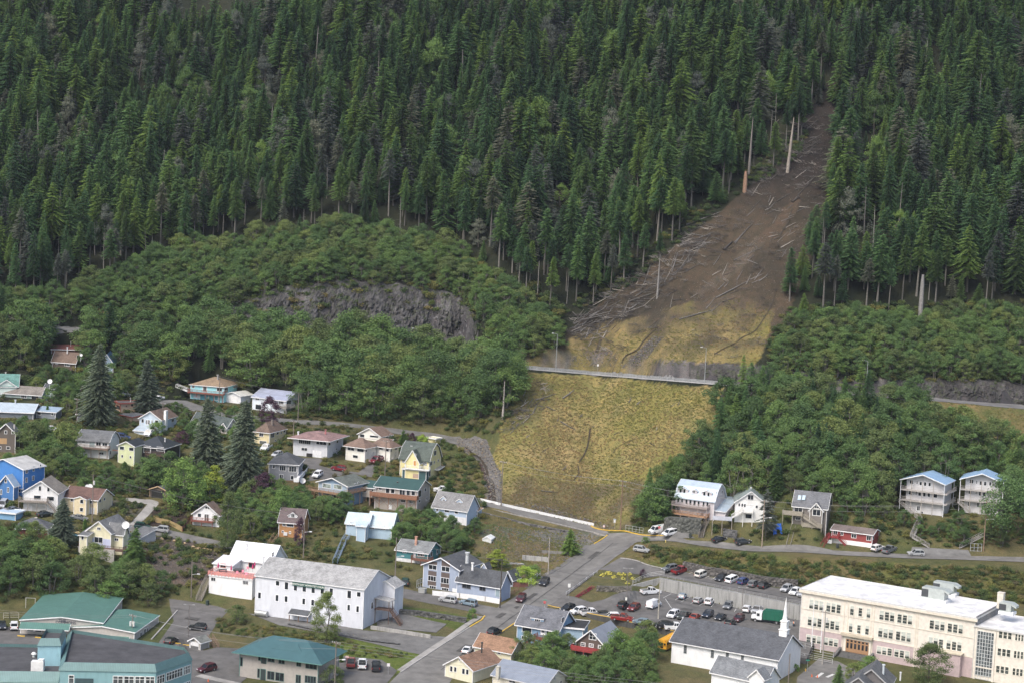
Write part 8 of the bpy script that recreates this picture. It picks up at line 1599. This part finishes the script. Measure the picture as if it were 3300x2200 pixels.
# --- single trees and shrubs of the town, from the photograph: (px, base row, height px, width px, kind, label)
PURP = leaf((.030,.018,.028),(.048,.028,.040),(.075,.045,.055),.1); LIME = leaf((.10,.15,.03),(.16,.22,.045),(.24,.30,.07),.1); YGR = leaf((.07,.10,.02),(.12,.15,.03),(.18,.19,.045),.1)
CYP = leaf((.04,.075,.025),(.07,.12,.035),(.11,.16,.05),.1); SPR = leaf((.045,.060,.046),(.072,.092,.068),(.105,.125,.088),.1); GRN = leaf((.045,.08,.028),(.075,.12,.038),(.12,.17,.055),.12); GOLD = leaf((.20,.20,.05),(.33,.31,.08),(.48,.44,.13),.1); REDL = leaf((.08,.012,.025),(.14,.025,.04),(.2,.05,.06),.1)
def kb(seed, lm, H, rad, nc, nl, size, cb, stems=2, cone=0.0):
 a = broad(seed, H, rad, nc, nl, size, cb, stems, cone); return Kind('tree_shape', a[0], a[1], BARK, lm)
def kc(seed, lm, H, rad, cb=.05, **k):
 a = conifer(seed, H, rad, cb, **k); return Kind('tree_shape', a[0], a[1], BARK, lm)
SP = {'spruce': kc(400,SPR,22,7.0,gaps=.05,step=.42,droop=.2),'spruce2': kc(401,SPR,20,5.2,gaps=.08,step=.42,droop=.15),'fir': kc(402,CON[1],14,4.0),'pine': kc(403,CON[2],14,3.2,.25,gaps=.4),'cypress': kc(404,CYP,7,1.0,.02,step=.22,shape=.35,gaps=0),
      'leafy': kb(410,GRN,10,4.2,46,95,.2,.05),'leafy2': kb(411,ALD[1],9,4.0,46,95,.19,.04),'birch': kb(412,ALD[1],14,4.0,85,150,.15,.06,1),'yellow': kb(413,YGR,11,3.2,46,90,.2,.03,1,.4),'purple': kb(414,PURP,10,4.0,48,95,.2,.05,1,.2),
      'lime': kb(415,LIME,5,3.4,36,95,.16,.0),'bush': kb(416,GRN,3,2.2,26,80,.14,.0),'gold': kb(417,GOLD,1.2,.8,12,50,.09,.0),'redbush': kb(418,REDL,1.2,.9,12,50,.09,.0),'maple': kb(419,ALD[0],14,6.0,55,95,.22,.3,2)}
TREES = [(320,1368,266,124,'spruce','huge dark spruce beside the tan flat-roofed house','spruce_tree'),(470,1330,176,90,'spruce2','greyish spruce behind the pale blue house with the white chimney','spruce_tree'),
 (663,1502,228,105,'spruce2','tall dark spruce, left of the pair by the cream yellow house','spruce_tree'),(786,1585,305,140,'spruce','tallest spruce, beside the cream yellow house','spruce_tree'),
 (201,1756,156,96,'spruce','broad dark spruce in front of the cream house','spruce_tree'),(436,1822,128,72,'fir','yellow-green conifer in front of the low dark roofed garage','conifer_tree'),(400,1545,62,40,'fir','small dark conifer below the pale yellow wing','conifer_tree'),
 (1835,1784,84,58,'fir','lone green conifer on the rubble lot beside the street','conifer_tree'),(2466,1738,170,80,'pine','sparse twisted pine in front of the white gabled house','pine_tree'),(2700,2215,80,42,'fir','dark pointed conifer left of the twin-peaked house','conifer_tree'),(1298,1434,52,30,'fir','small conifer behind the white house with two brown wings','conifer_tree'),
 (590,1640,178,160,'leafy','big rounded tree below the black walled house','leafy_tree'),(102,1470,118,112,'leafy2','round green tree right of the brown shingled cottage','leafy_tree'),(208,1480,128,105,'leafy2','round green tree left of the white house with the barn-shaped roof','leafy_tree'),
 (690,1616,124,72,'yellow','bright yellow-green tree between the spruces and the small white house','leafy_tree'),(848,1618,104,95,'purple','dark purple tree below the grey sided house','purple_tree'),(734,1775,205,100,'birch','tall feathery birch in front of the small white house','birch_tree'),(905,1700,130,110,'leafy','green tree left of the narrow orange-brown house','leafy_tree'),
 (966,1758,98,48,'purple','narrow purple tree in front of the narrow orange-brown house','purple_tree'),(868,1380,110,88,'purple','deep purple tree before the lavender roofed house','purple_tree'),(587,1432,48,60,'purple','small purple-red tree behind the black roofed house','purple_tree'),(1047,2066,172,105,'birch','drooping birch in front of the large church hall','birch_tree'),
 (762,2008,66,72,'leafy2','small round tree on the bank left of the church hall','leafy_tree'),(1070,2215,80,80,'leafy2','green tree at the right corner of the teal roofed office','leafy_tree'),(1099,2132,58,22,'cypress','narrow dark cypress behind the teal roofed office','cypress'),(152,1345,42,14,'cypress','narrow bright cypress against the blue-grey cottage','cypress'),
 (274,1716,48,18,'cypress','narrow green cypress beside the cream house','cypress'),(1706,2086,28,13,'cypress','slim cypress under the deck of the blue house, left one','cypress'),(1726,2090,30,14,'cypress','slim cypress under the deck of the blue house, right one','cypress'),
 (1360,1430,34,40,'lime','round clipped green bush behind the yellow house','bush'),(1328,1430,40,30,'purple','purple shrub beside the round clipped bush','bush'),(1690,1878,60,90,'lime','bright lime green bush beside the white railed wall','bush'),(1718,1862,50,60,'bush','dark green bush behind the lime green bush','bush'),(1601,1822,56,76,'yellow','yellow-green tree behind the blue-grey building','leafy_tree'),
 (1540,1918,34,36,'bush','green bush against the blue-grey building, left of two','bush'),(1578,1925,26,30,'bush','dark bush against the blue-grey building, right of two','bush'),(1522,1992,38,34,'bush','brownish bush at the corner of the lawn by the street','bush'),
 (1985,2150,135,100,'leafy','tall green tree right of the brown shingled gable house','leafy_tree'),(2080,2075,85,80,'leafy2','green tree beside the front wall of the parking lot','leafy_tree'),(2040,2180,130,100,'leafy','green tree left of the white church','leafy_tree'),(2992,2205,145,150,'birch','wide airy tree in front of the school windows','leafy_tree'),(2800,2178,72,95,'leafy','green tree beside the school entrance steps','leafy_tree'),(2750,2190,60,60,'leafy2','pale green shrub left of the school entrance steps','bush'),
 (3235,1755,235,190,'maple','huge tree covering the right half of the right stilt house','leafy_tree'),(2105,1690,135,130,'leafy','leafy tree left of the pale lilac house','leafy_tree'),(2200,1590,110,95,'leafy2','pale leafy tree above the pale lilac house','leafy_tree'),(350,1955,92,110,'leafy','rounded tree right behind the teal community building roof','leafy_tree'),(477,1950,78,95,'leafy2','lighter tree behind the right end of the teal community building','leafy_tree'),
 (2562,2160,26,30,'bush','round bush beside the white church','bush'),(2080,1748,22,30,'bush','small bush at the street corner beside the parked silver car','bush'),(505,1398,44,66,'bush','round green bush in front of the pale blue house','bush'),(1480,1635,60,40,'bush','dark bush on the slope left of the creek','bush'),(1446,1600,60,45,'fir','dark green shrub right of the yellow house','bush')]
GREAT = [(1225,1280,180,175),(1310,1300,165,150),(1400,1310,190,170),(1500,1300,185,165),(1600,1320,200,165),(1130,1270,150,150),(1655,1290,150,110)]
for a, b_, hp, wp in GREAT: TREES.append((a, b_, hp, wp, 'maple', None, 'spreading_tree'))
for i, (a, b_, hp, wp, kd, lab, nm) in enumerate(TREES):
 p = G(a, b_); s_ = p[1] / FPX; k = SP[kd]; H_ = hp * s_; wid = wp * s_ / 2
 rad = float(np.abs(k.crown.vertices[0].co.x)) if False else KR.setdefault(kd,max(abs(v.co.x) for v in k.crown.vertices)) if 'KR' in globals() else None
 if rad is None: KR = {kd: max(abs(v.co.x) for v in k.crown.vertices)}; rad = KR[kd]
 wide = (wid / rad) / (H_ / k.h) * (1.5 if 'spruce' in kd or kd == 'fir' else 1.15)
 if lab is None: lab, grp = 'tall spreading tree with pale limbs left of the grassy slope', 'spreading trees left of the grassy slope'
 else: grp = None
 place_tree(k, nm, p, H_, random.uniform(0, 6), lab, 'bush' if nm == 'bush' else 'tree', grp, (0, 0), wide)
zm(10)
for i,(x,y) in enumerate(((1460,690),(1500,690),(1640,700),(1700,705),(1790,705),(1560,745),(1390,715),(1700,770),(1845,770),(1755,835))): place_tree(SP['gold'],'garden_shrub',G(*Q(x,y)),.95,i,'small golden shrub in the terraced bed by the parking lot','bush','golden shrubs in the terraced bed',(0,0),1.25)
for i in range(9): place_tree(SP['redbush'],'garden_shrub',G(*Q(1020 + i * 27,1030 - i * 17)),.8,i,'small dark red shrub in the row along the bed edge','bush','dark red shrubs along the bed edge',(0,0),1.2)
place_tree(SP['purple'], 'garden_tree', G(*Q(1990, 720)), 2.2, 1, 'small purple maple beside the ramp railing', 'tree', None, (0, 0), 1.2)
# --- low growth
SH = [shrub_arr(500 + k) for k in range(4)]
ULM = [leaf((.030,.046,.020),(.050,.070,.027),(.08,.098,.038),.3),leaf((.042,.050,.022),(.07,.074,.028),(.105,.10,.042),.3),leaf((.022,.037,.018),(.036,.055,.025),(.058,.076,.033),.3),leaf((.06,.058,.03),(.09,.082,.042),(.125,.108,.058),.3)]
SHP = [proto('shrub_shape', mesh_np('shrub_shape', *SH[k], [ULM[k]])) for k in range(4)]
def low(name, poly, step, s0, s1, w, seed, label, cat, front=2.5):
 P,a,b = cover(poly,step,seed=seed); k = clear_of(P,front,.3,.3); P = P[k]; r = np.random.RandomState(seed); n = len(P); den = fbm(P[:,0] / 9,P[:,1] / 9,seed); k = r.rand(n) < (.78 + den * .5); P = P[k]; n = len(P)
 s = r.uniform(s0, s1, n); idx = r.choice(4, n, p=w)
 scatter(name,P,np.stack([np.zeros(n),np.zeros(n),r.uniform(0,6.28,n)],1),np.stack([s * r.uniform(.9,1.4,n),s * r.uniform(.9,1.4,n),s * r.uniform(.6,1.2,n)],1),idx,SHP,label,cat); return n
nn = low('hillside_undergrowth',[(-100,950),(330,930),(640,810),(960,740),(1220,760),(1400,790),(1700,920),(1840,990),(1780,1120),(1680,1180),(1600,1160),(1480,1000),(1280,1010),(-100,1020)],1.7,.8,2.1,[.4,.2,.35,.05],41,'dark green undergrowth along the lower edge of the conifer wood','undergrowth')
nn += low('scar_edge_undergrowth',[(1840,1015),(2050,912),(2230,752),(2400,615),(2545,540),(2610,430),(2560,420),(2380,580),(2180,710),(2000,860),(1860,950)],1.8,.6,1.5,[.3,.1,.55,.05],40,'dark brush between the wood and the left edge of the scar','undergrowth')
nn += low('roadside_undergrowth',[(-100,1060),(1640,1195),(1690,1200),(1660,1330),(1600,1400),(1540,1395),(1300,1370),(960,1345),(560,1240),(-100,1250)],1.7,.7,1.8,[.45,.2,.3,.05],42,'dark brush on the slope behind the upper houses','undergrowth')
nn += low('town_shrubbery',[(-100,1200),(560,1230),(900,1330),(1300,1395),(1480,1420),(1560,1500),(1560,1600),(1560,1660),(1540,1720),(1550,1840),(1500,1900),(1200,1800),(1000,1830),(800,1880),(700,1830),(640,1880),(560,1930),(-100,1950)],2.0,.45,1.35,[.36,.34,.18,.12],43,'green and yellowing shrubs filling the gaps between the houses','shrubs',5.0)
nn += low('right_bank_shrubbery',[(2110,1762),(2330,1785),(2600,1805),(3420,1850),(3420,1955),(2900,1930),(2600,1888),(2420,1862),(2160,1815),(2060,1790)],1.25,.5,1.4,[.38,.34,.16,.12],44,'green and olive brush on the bank above the upper parking lot','shrubs')
nn += low('upper_right_shrubbery',[(2100,1540),(2300,1450),(2400,1300),(2560,1320),(3420,1420),(3420,1770),(3000,1760),(2400,1735),(2240,1725),(2020,1700),(2060,1640)],2.0,.5,1.5,[.45,.25,.25,.05],45,'brush around and behind the houses on the right','shrubs',4.0)
nn += low('highway_undergrowth',[(2480,1100),(2540,985),(2700,985),(3420,975),(3420,1245),(2900,1228),(2600,1240),(2480,1205)],1.7,.8,1.9,[.45,.2,.35,0],46,'brush above the highway on the right','undergrowth')
nn += low('hollow_shrubbery',[(1640,2100),(1860,2060),(2180,2080),(2200,2240),(1600,2240)],1.6,.5,1.2,[.5,.2,.25,.05],47,'low brush in the hollow below the parking lot wall','shrubs')
nn += low('lower_bank_shrubbery',[(740,1990),(900,2020),(1060,2050),(1200,2085),(1330,2110),(1240,2125),(1000,2090),(840,2060),(700,2040),(690,2000)],1.5,.35,.8,[.3,.4,.1,.2],48,'low weeds on the bank below the church hall','weeds')
# --- grass of the slide and lawns
def tuft(seed):
 r = np.random.RandomState(seed); V = []; F = []
 for k in range(26):
  a = r.uniform(0,6.28); d = r.uniform(0,.55); x,y = d * math.cos(a),d * math.sin(a); h = r.uniform(.25,.75); t = r.uniform(-.25,.25,2); w = r.uniform(.04,.10); b = len(V); q = r.uniform(0,3.14)
  V += [(x - w * math.cos(q),y - w * math.sin(q),-.05),(x + w * math.cos(q),y + w * math.sin(q),-.05),(x + t[0],y + t[1],h)]; F.append((b,b + 1,b + 2))
 return np.array(V), np.array(F)
GM = [leaf((.185,.175,.085),(.265,.235,.115),(.35,.30,.155),.16,1.0),leaf((.145,.16,.062),(.21,.215,.08),(.275,.255,.10),.16,1.0),leaf((.23,.165,.09),(.31,.23,.125),(.39,.30,.17),.16,1.0)]
TP = [proto('grass_tuft', mesh_np('grass_tuft', *tuft(600 + k), [GM[k]])) for k in range(3)]
def grass(name, polys, step, seed, label, s0=.5, s1=1.2, w=(.5, .3, .2), thin=.0):
 Ps = []
 for q, poly in enumerate(polys): P, a, b = cover(poly, step, seed=seed + q, jit=.5); Ps.append(P)
 P = np.concatenate(Ps); P = P[clear_of(P,.5,.2,.2)]; r = np.random.RandomState(seed); den = fbm(P[:,0] / 7,P[:,1] / 11,seed + 3) ; den2 = fbm(P[:,0] / 20,P[:,1] / 20,seed + 5); P2 = P[r.rand(len(P)) < .75 - thin + den * .6]; n = len(P2)
 d2 = fbm(P2[:, 0] / 16, P2[:, 1] / 16, seed + 9); idx = np.where(r.rand(n) < np.clip(.42 + d2 * 2.0, .05, .95), np.where(r.rand(n) < .35, 2, 0), 1)
 s = r.uniform(s0,s1,n); scatter(name,P2,np.stack([r.uniform(-.2,.2,n),r.uniform(-.2,.2,n),r.uniform(0,6.28,n)],1),np.stack([s * 1.3,s * 1.3,s],1),idx,TP,label,'grass'); return n
ng_ = grass('slope_grass',[[(1690,1200),(2370,1255),(2330,1340),(2200,1460),(2120,1540),(2080,1610),(1990,1700),(1800,1685),(1545,1612),(1615,1400),(1600,1385),(1640,1330)]],.62,61,'coarse yellow-green grass covering the steep slope below the highway',.32,.85)
ng_ += grass('slide_foot_grass',[[(1820,1130),(1900,1080),(2080,1060),(2380,960),(2500,1010),(2470,1110),(2430,1190),(2200,1180),(1900,1160)]],.75,62,'yellow-green grass at the foot of the landslide scar above the highway',.32,.8,thin=.22)
ng_ += grass('bench_grass',[[(2960,1290),(3420,1320),(3420,1500),(3250,1480),(3150,1380),(3000,1330)],[(2000,1740),(2130,1765),(2300,1790),(2160,1825),(2010,1790)],[(1560,1660),(1950,1730),(1850,1800),(1790,1860),(1560,1840)]],.95,63,'dry grass patches along the roads',.4,.9,thin=.15)
print('shrubs', nn, 'tufts', ng_)
# ------------------------------------------------------------------ landslide debris
WOODG = bark((.165, .155, .145)); WOODD = bark((.075, .065, .058)); WOODL = bark((.34, .31, .27))
def log_mesh(seed, L=9, r=.22, stubs=5, root=False):
 rg = np.random.RandomState(seed); V = []; F = []; limb(V,F,(-L / 2,0,0),(L * .1,rg.uniform(-.2,.2),.05),r,r * .8,6); limb(V,F,(L * .1,rg.uniform(-.1,.1),.05),(L / 2,0,.1),r * .8,r * .35,6)
 for k in range(stubs): x = rg.uniform(-L * .3,L / 2); a = rg.uniform(0,3.14); l = rg.uniform(.4,1.6); limb(V,F,(x,0,0),(x + l * .5,l * math.cos(a),l * math.sin(a) * .8),.05,.015,3)
 if root:
  for k in range(16): a = 6.28 * k / 16; l = rg.uniform(.7,1.5); limb(V,F,(-L / 2,0,0),(-L / 2 - rg.uniform(.1,.6),l * math.cos(a),l * math.sin(a)),.1,.02,3)
 return mesh_np('fallen_log', np.array(V), np.array(F), [WOODG])
LG = [log_mesh(700 + k, (9, 7, 11, 5)[k], (.22, .18, .26, .2)[k], (6, 3, 9, 2)[k]) for k in range(4)]; LR = log_mesh(710, 8, .4, 3, True)
def dirpx(x, y, dx, dy):
 a = G(x - dx / 2, y - dy / 2); b = G(x + dx / 2, y + dy / 2); return (a + b) / 2, b - a
def lay_log(me, L0, x, y, dx, dy, lab, mat=None, grp=None, r=1.0):
 c,v = dirpx(x,y,dx,dy); L = np.linalg.norm(v); o = bpy.data.objects.new('fallen_log',me); COL.objects.link(o); o.location = tuple(c + (0,0,.25 * r)); o.rotation_mode = 'QUATERNION'; o.rotation_quaternion = Vector(v).to_track_quat('X','Z'); s_ = L / L0; o.scale = (s_,r,r)
 if mat: o.material_slots[0].link = 'OBJECT'; o.material_slots[0].material = mat
 tag(o, lab, 'log', grp); return o
zm(16)
BIG = [(1750 + 1440 * .574,350 + 450 * .574,150,-88,0,'long dark log slanting across the top of the scar'),(1750 + 1475 * .574,350 + 445 * .574,50,-52,1,'thick dark log below the long slanting one'),(1750 + 1125 * .574,350 + 705 * .574,60,-62,1,'thick fallen log with torn roots in mid scar'),(1750 + 1060 * .574,350 + 1020 * .574,100,-52,2,'long grey log lying in the middle of the scar'),
       (1750 + 860 * .574,350 + 1160 * .574,110,-30,2,'grey log lower left of the long middle one'),(1750 + 790 * .574,350 + 925 * .574,95,-52,0,'straight log near the left edge of the scar'),(1750 + 1150 * .574,350 + 820 * .574,90,-40,0,'thin log right of the torn root log'),(1750 + 1560 * .574,350 + 540 * .574,66,8,3,'short pale log near the right edge of the scar'),
       (1750 + 900 * .574,350 + 620 * .574,110,-40,2,'pale log at the wood edge left of the scar'),(1750 + 830 * .574,350 + 760 * .574,70,-10,2,'pale log in the brush pile at the wood edge'),(1750 + 560 * .574,350 + 1060 * .574,90,-30,2,'pale log above the heap of broken trunks'),(1750 + 290 * .574,350 + 1175 * .574,98,-20,2,'pale trunk on top of the heap of broken trunks'),
       (1832,1272,38,-26,1,'thick pale log high on the grass slope'),(1757,1281,66,-20,0,'long thin log near the left edge of the grass slope'),(1830,1373,48,28,0,'slanting thin log in the middle of the grass slope'),(1770,1585,54,6,1,'pale log lying low on the grass slope'),(1775,1318,28,14,3,'short branch left on the grass slope')]
for x,y,dx,dy,k,lab in BIG: lay_log(LG[k],(9,7,11,5)[k],x,y,dx,dy,lab,WOODD if 'dark' in lab else WOODG,r=1.25 if 'thick' in lab else .9)
lay_log(LR,8,1750 + 1040 * .574,350 + 775 * .574,28,-26,'upturned root plate of the torn log in mid scar',WOODD,r=1.1); lay_log(LR,8,1750 + 1420 * .574,350 + 515 * .574,24,-16,'dark root plate near the top of the scar',WOODD)
rg = np.random.RandomState(31); ZN = [([(2050,900),(2230,745),(2300,760),(2180,900),(2060,1000),(1900,1070),(1850,1010)],130,62,'along the wood edge left of the scar'),([(1840,1030),(1960,1000),(2010,1060),(1900,1110),(1840,1090)],45,38,'in the heap of broken trunks above the highway'),([(1630,1330),(1700,1220),(1790,1240),(1750,1320),(1650,1400)],40,30,'at the upper left corner of the grass slope'),
      ([(2300,700),(2560,520),(2680,500),(2640,700),(2480,900),(2200,1050),(2100,1050)],95,40,'scattered on the bare soil of the scar'),([(1780,1260),(2250,1280),(2150,1450),(1850,1600),(1650,1500)],18,18,'scattered on the grass slope'),([(480,880),(960,770),(1000,790),(560,940)],16,50,'under the bare trunks on the left'),([(2500,380),(2620,300),(2690,400),(2560,540)],26,48,'at the narrow top of the scar')]
for poly, n, ln, where in ZN:
 xs = [p[0] for p in poly]; ys = [p[1] for p in poly]; k = 0
 while k < n:
  x = rg.uniform(min(xs), max(xs)); y = rg.uniform(min(ys), max(ys))
  if not inpoly(np.array([x]), np.array([y]), poly)[0]: continue
  a = rg.normal(R(-28),.45); l = ln * rg.uniform(.4,1.3); q = rg.randint(4); lay_log(LG[q],(9,7,11,5)[q],x,y,l * math.cos(a),l * math.sin(a),'grey broken trunk or branch ' + where,(WOODG,WOODD,WOODG,WOODL)[rg.randint(4)],'broken trunks ' + where,r=rg.uniform(.35,.8)); k += 1
# standing wrecks
def tall(px, base, top, w, lab, col, nm='dead_trunk', br=6, lean=0):
 p = G(px,base); h = (base - top) * p[1] / FPX; V,F = snag(int(px),h,br,1.6); V = np.array(V); V[:,0] = V[:,0] * 1.0 + V[:,2] * lean; V[:,:2] *= 1; o = bpy.data.objects.new(nm,mesh_np(nm,V,F,[col])); COL.objects.link(o); o.location = tuple(p); k = w * p[1] / FPX / .5; o.scale = (k,k,1); tag(o,lab,'tree')
tall(2538,555,380,12,'tall broken grey trunk standing in the upper scar',bark((.24,.21,.18)),br=8); tall(2413,560,380,9,'tall bare trunk left of the upper scar',bark((.22,.2,.18)),br=10); tall(2965,1030,885,16,'thick pale shattered trunk above the leafy band at right',bark((.27,.26,.25)),br=2,lean=.02); tall(2400,618,552,15,'torn orange-brown stump at the wood edge',bark((.42,.26,.17)),br=0)
tall(1620,1348,1225,8,'tall bare pale trunk at the left edge of the grass slope',bark((.33,.30,.27)),br=5); tall(2118,960,820,7,'thin dead tree left of the scar',bark((.2,.19,.18)),br=14); tall(2455,500,420,5,'leaning bare pole in the upper scar',bark((.24,.2,.18)),br=0,lean=.15)
# rocks and chips, uncountable
def stone(seed):
 bm = bmesh.new(); bmesh.ops.create_icosphere(bm, subdivisions=1, radius=.5); r = random.Random(seed)
 for v in bm.verts: v.co *= r.uniform(.65, 1.25); v.co.z *= .7
 me = bpy.data.meshes.new('stone'); bm.to_mesh(me); bm.free(); return me
STM = [leaf((.08, .076, .072), (.15, .145, .14), (.30, .29, .27), .3, 1.0), leaf((.16, .12, .08), (.24, .18, .13), (.36, .30, .23), .3, 1.0)]
STN = []
for k in range(4): me = stone(k); me.materials.append(STM[1 if k == 3 else 0]); STN.append(proto('stone_shape', me))
def rubble(name, specs, label, seed):
 Ps = []; S = []; r = np.random.RandomState(seed)
 for poly, n, s0, s1 in specs:
  xs = [p[0] for p in poly]; ys = [p[1] for p in poly]; k = 0
  X = r.uniform(min(xs), max(xs), n * 3); Y = r.uniform(min(ys), max(ys), n * 3); m = inpoly(X, Y, poly); X, Y = X[m][:n], Y[m][:n]
  w = np.array([G(a,b) for a,b in poly]); gx = r.uniform(w[:,0].min(),w[:,0].max(),n * 6); gy = r.uniform(w[:,1].min(),w[:,1].max(),n * 6); P = np.stack([gx,gy,Hh(gx,gy) + .08],1); a,b,_ = proj(P); P = P[inpoly(a,b,poly)][:n]; Ps.append(P); S.append(s0 * (s1 / s0) ** (r.rand(len(P)) ** 1.6))
 P = np.concatenate(Ps); s = np.concatenate(S); n = len(P); scatter(name,P,r.uniform(-.5,3.1,(n,3)),np.stack([s * r.uniform(.7,1.5,n),s,s * .8],1),r.choice(4,n,p=[.32,.3,.26,.12]),STN,label,'stones')
scarp = [(2600, 340), (2700, 300), (2700, 640), (2600, 860), (2500, 1050), (2440, 1160), (1850, 1140), (2060, 960), (2230, 770), (2420, 620)]
rubble('scar_rubble',[(scarp,5200,.06,.36),([(2440,760),(2480,760),(2350,900),(2240,980),(2220,940),(2360,850)],450,.12,.4),([(2110,1080),(2140,1085),(2060,1185),(2000,1185)],500,.2,.8),([(1830,1150),(1960,1120),(2010,1180),(1800,1180)],300,.2,.8),([(1700,1220),(2300,1260),(2100,1560),(1600,1590)],900,.1,.4)],'stones and wood chips strewn over the landslide scar',1)
rubble('creek_stones',[([(1474,1410),(1569,1416),(1593,1484),(1617,1523),(1614,1627),(1560,1606),(1563,1560),(1551,1490),(1474,1440)],2600,.25,1.0),([(955,1352),(1270,1380),(1500,1405),(1480,1425),(1270,1398),(955,1368)],700,.1,.35)],'grey stones of the creek bed and gravel road',2)
rubble('lot_rubble',[([(1560,1690),(1900,1720),(1880,1760),(1830,1810),(1560,1800)],2200,.12,.6),([(1640,1632),(1900,1690),(1990,1705),(1960,1690),(1700,1615)],900,.2,.8),([(450,1740),(700,1780),(650,1880),(400,1860)],1400,.1,.6),([(1290,2060),(900,2012),(1060,2045)],100,.2,.5)],'grey rubble on the cleared lots',3)
def twigs(seed):
 r = np.random.RandomState(seed); V = []; F = []
 for k in range(26): a = r.normal(2.6,.7); q = np.array((r.uniform(-1.6,1.6),r.uniform(-1.2,1.2),r.uniform(0,.6))); l = r.uniform(.5,2.2); limb(V,F,q,q + np.array((l * math.cos(a),l * math.sin(a),r.uniform(-.3,.7))),.05,.02,3)
 return mesh_np('twigs', np.array(V), np.array(F), [(WOODG, WOODD, WOODD, WOODL)[seed % 4]])
TWG = [proto('twigs', twigs(k)) for k in range(4)]
def brush(name, polys, label, seed):
 Ps = []
 for poly, st in polys: Ps.append(cover(poly, st, seed=seed)[0])
 P = np.concatenate(Ps); r = np.random.RandomState(seed); P = P[r.rand(len(P)) < .55]; n = len(P); s = r.uniform(.5, 1.5, n)
 scatter(name,P,np.stack([r.uniform(-.3,.3,n),r.uniform(-.3,.3,n),r.normal(0,.5,n)],1),np.stack([s,s,s],1),r.choice(4,n,p=[.3,.35,.25,.1]),TWG,label,'brushwood')
brush('broken_branches',[([(1990,920),(2230,735),(2330,690),(2360,760),(2180,900),(2060,1010),(1900,1090),(1830,1090),(1850,1010)],1.7),([(1620,1340),(1700,1215),(1790,1245),(1720,1340),(1640,1400)],2.2),([(2500,420),(2620,330),(2700,420),(2640,600),(2400,640)],3.2),(scarp,4.6),([(480,880),(960,775),(1100,740),(1300,780),(1000,800),(560,940)],3.0)],'tangled grey broken branches along the wood edges and the scar',9)
m = MB(); zm(5)
for i,(x,y) in enumerate(((95,1065),(283,1090),(365,1105),(430,1125),(540,1180),(595,1205),(635,1190),(705,1205),(760,1215),(795,1220))):
 me = stone(50 + i); me.materials.append(plain((.42,.31,.18))); p = G(*Q(x,y)); o = bpy.data.objects.new('boulder',me); COL.objects.link(o); o.location = tuple(p + (0,0,.2)); s_ = (1.6,1.2,1.3,1.0,1.4,1.4,1.2,1.1,1.2,1.0)[i]; o.scale = (s_,s_,s_ * .8); tag(o,'tan boulder in the row along the lower edge of the hillside street','boulder','tan boulders along the hillside street')
GUL = ground_mat('gully_soil', (.05, .041, .03), .9, 1.2)
def gully(pts, w):
 strip('gully', pts, w, GUL, .22)
def zq(x, y): return (1750 + x * .574, 350 + y * .574)
gully([(1505,1440),(1548,1472),(1572,1510),(1584,1560),(1590,1622)],1.7); gully([(1902,1380),(1898,1410),(1893,1440),(1880,1470),(1866,1490)],.5); gully([(1862,1500),(1866,1525),(1848,1548)],.4); gully([(2045,1416),(2010,1430),(1985,1446),(1975,1460)],.4)
gully([zq(*p) for p in ((1310,1000),(1290,1090),(1240,1180),(1190,1250),(1090,1310),(960,1380))],.45); gully([zq(*p) for p in ((1400,560),(1370,650),(1330,720))],.6); gully([zq(*p) for p in ((640,1230),(570,1300),(500,1370),(440,1430))],.9); gully([zq(*p) for p in ((330,1290),(300,1370))],1.2)
PATCH = ground_mat('asphalt_patch', (.085, .082, .078), .5, 1.0); SEAL = ground_mat('crack_seal', (.05, .05, .05), .3, 1.0)
for a,b,w in (((1602,1990),(1625,1975),1.4),((1700,1930),(1726,1912),1.2),((1900,1800),(1930,1778),1.6),((1480,2100),(1510,2078),1.8),((1660,1960),(1668,1954),.9),((2300,1990),(2360,2003),2.5),((2200,1960),(2230,1967),2.0),((600,1990),(640,1996),2.0),((580,2060),(600,2110),1.6),((2400,1900),(2440,1908),1.4)): strip('asphalt_patch',[a,b],w,PATCH,.17)
for pts in (((1420,2160),(1520,2085),(1640,1995),(1760,1910),(1880,1820),(1975,1750)),((2150,1935),(2350,1982),(2560,2030)),((1950,1950),(2150,1990),(2400,2040)),((2150,1850),(2350,1890),(2560,1930)),((560,1960),(700,1985)),((550,2090),(640,2100))): strip('crack_seal',list(pts),.12,SEAL,.19)
# ------------------------------------------------------------------ thin damp air
zlo = float(HM.min()) - 1.0; zhi = max(float(HM.max()), 118.0) + 45.0
m = MB(); m.box(-470,470,-330,1080,zlo,zhi); hm = bpy.data.materials.new('haze'); hm.use_nodes = True; hn = hm.node_tree; hn.nodes.remove(hn.nodes['Principled BSDF']); pv = hn.nodes.new('ShaderNodeVolumePrincipled')
pv.inputs['Color'].default_value = (.80,.88,1.0,1); pv.inputs['Density'].default_value = .00005; pv.inputs['Anisotropy'].default_value = .2; hn.links.new(pv.outputs[0],hn.nodes['Material Output'].inputs['Volume'])
hz = m.build('haze',hm,uv=False); tag(hz,kind='stuff'); hz['label'] = 'thin pale damp air between the camera and the mountainside'; hz['category'] = 'haze'
print('haze box', zlo, zhi)
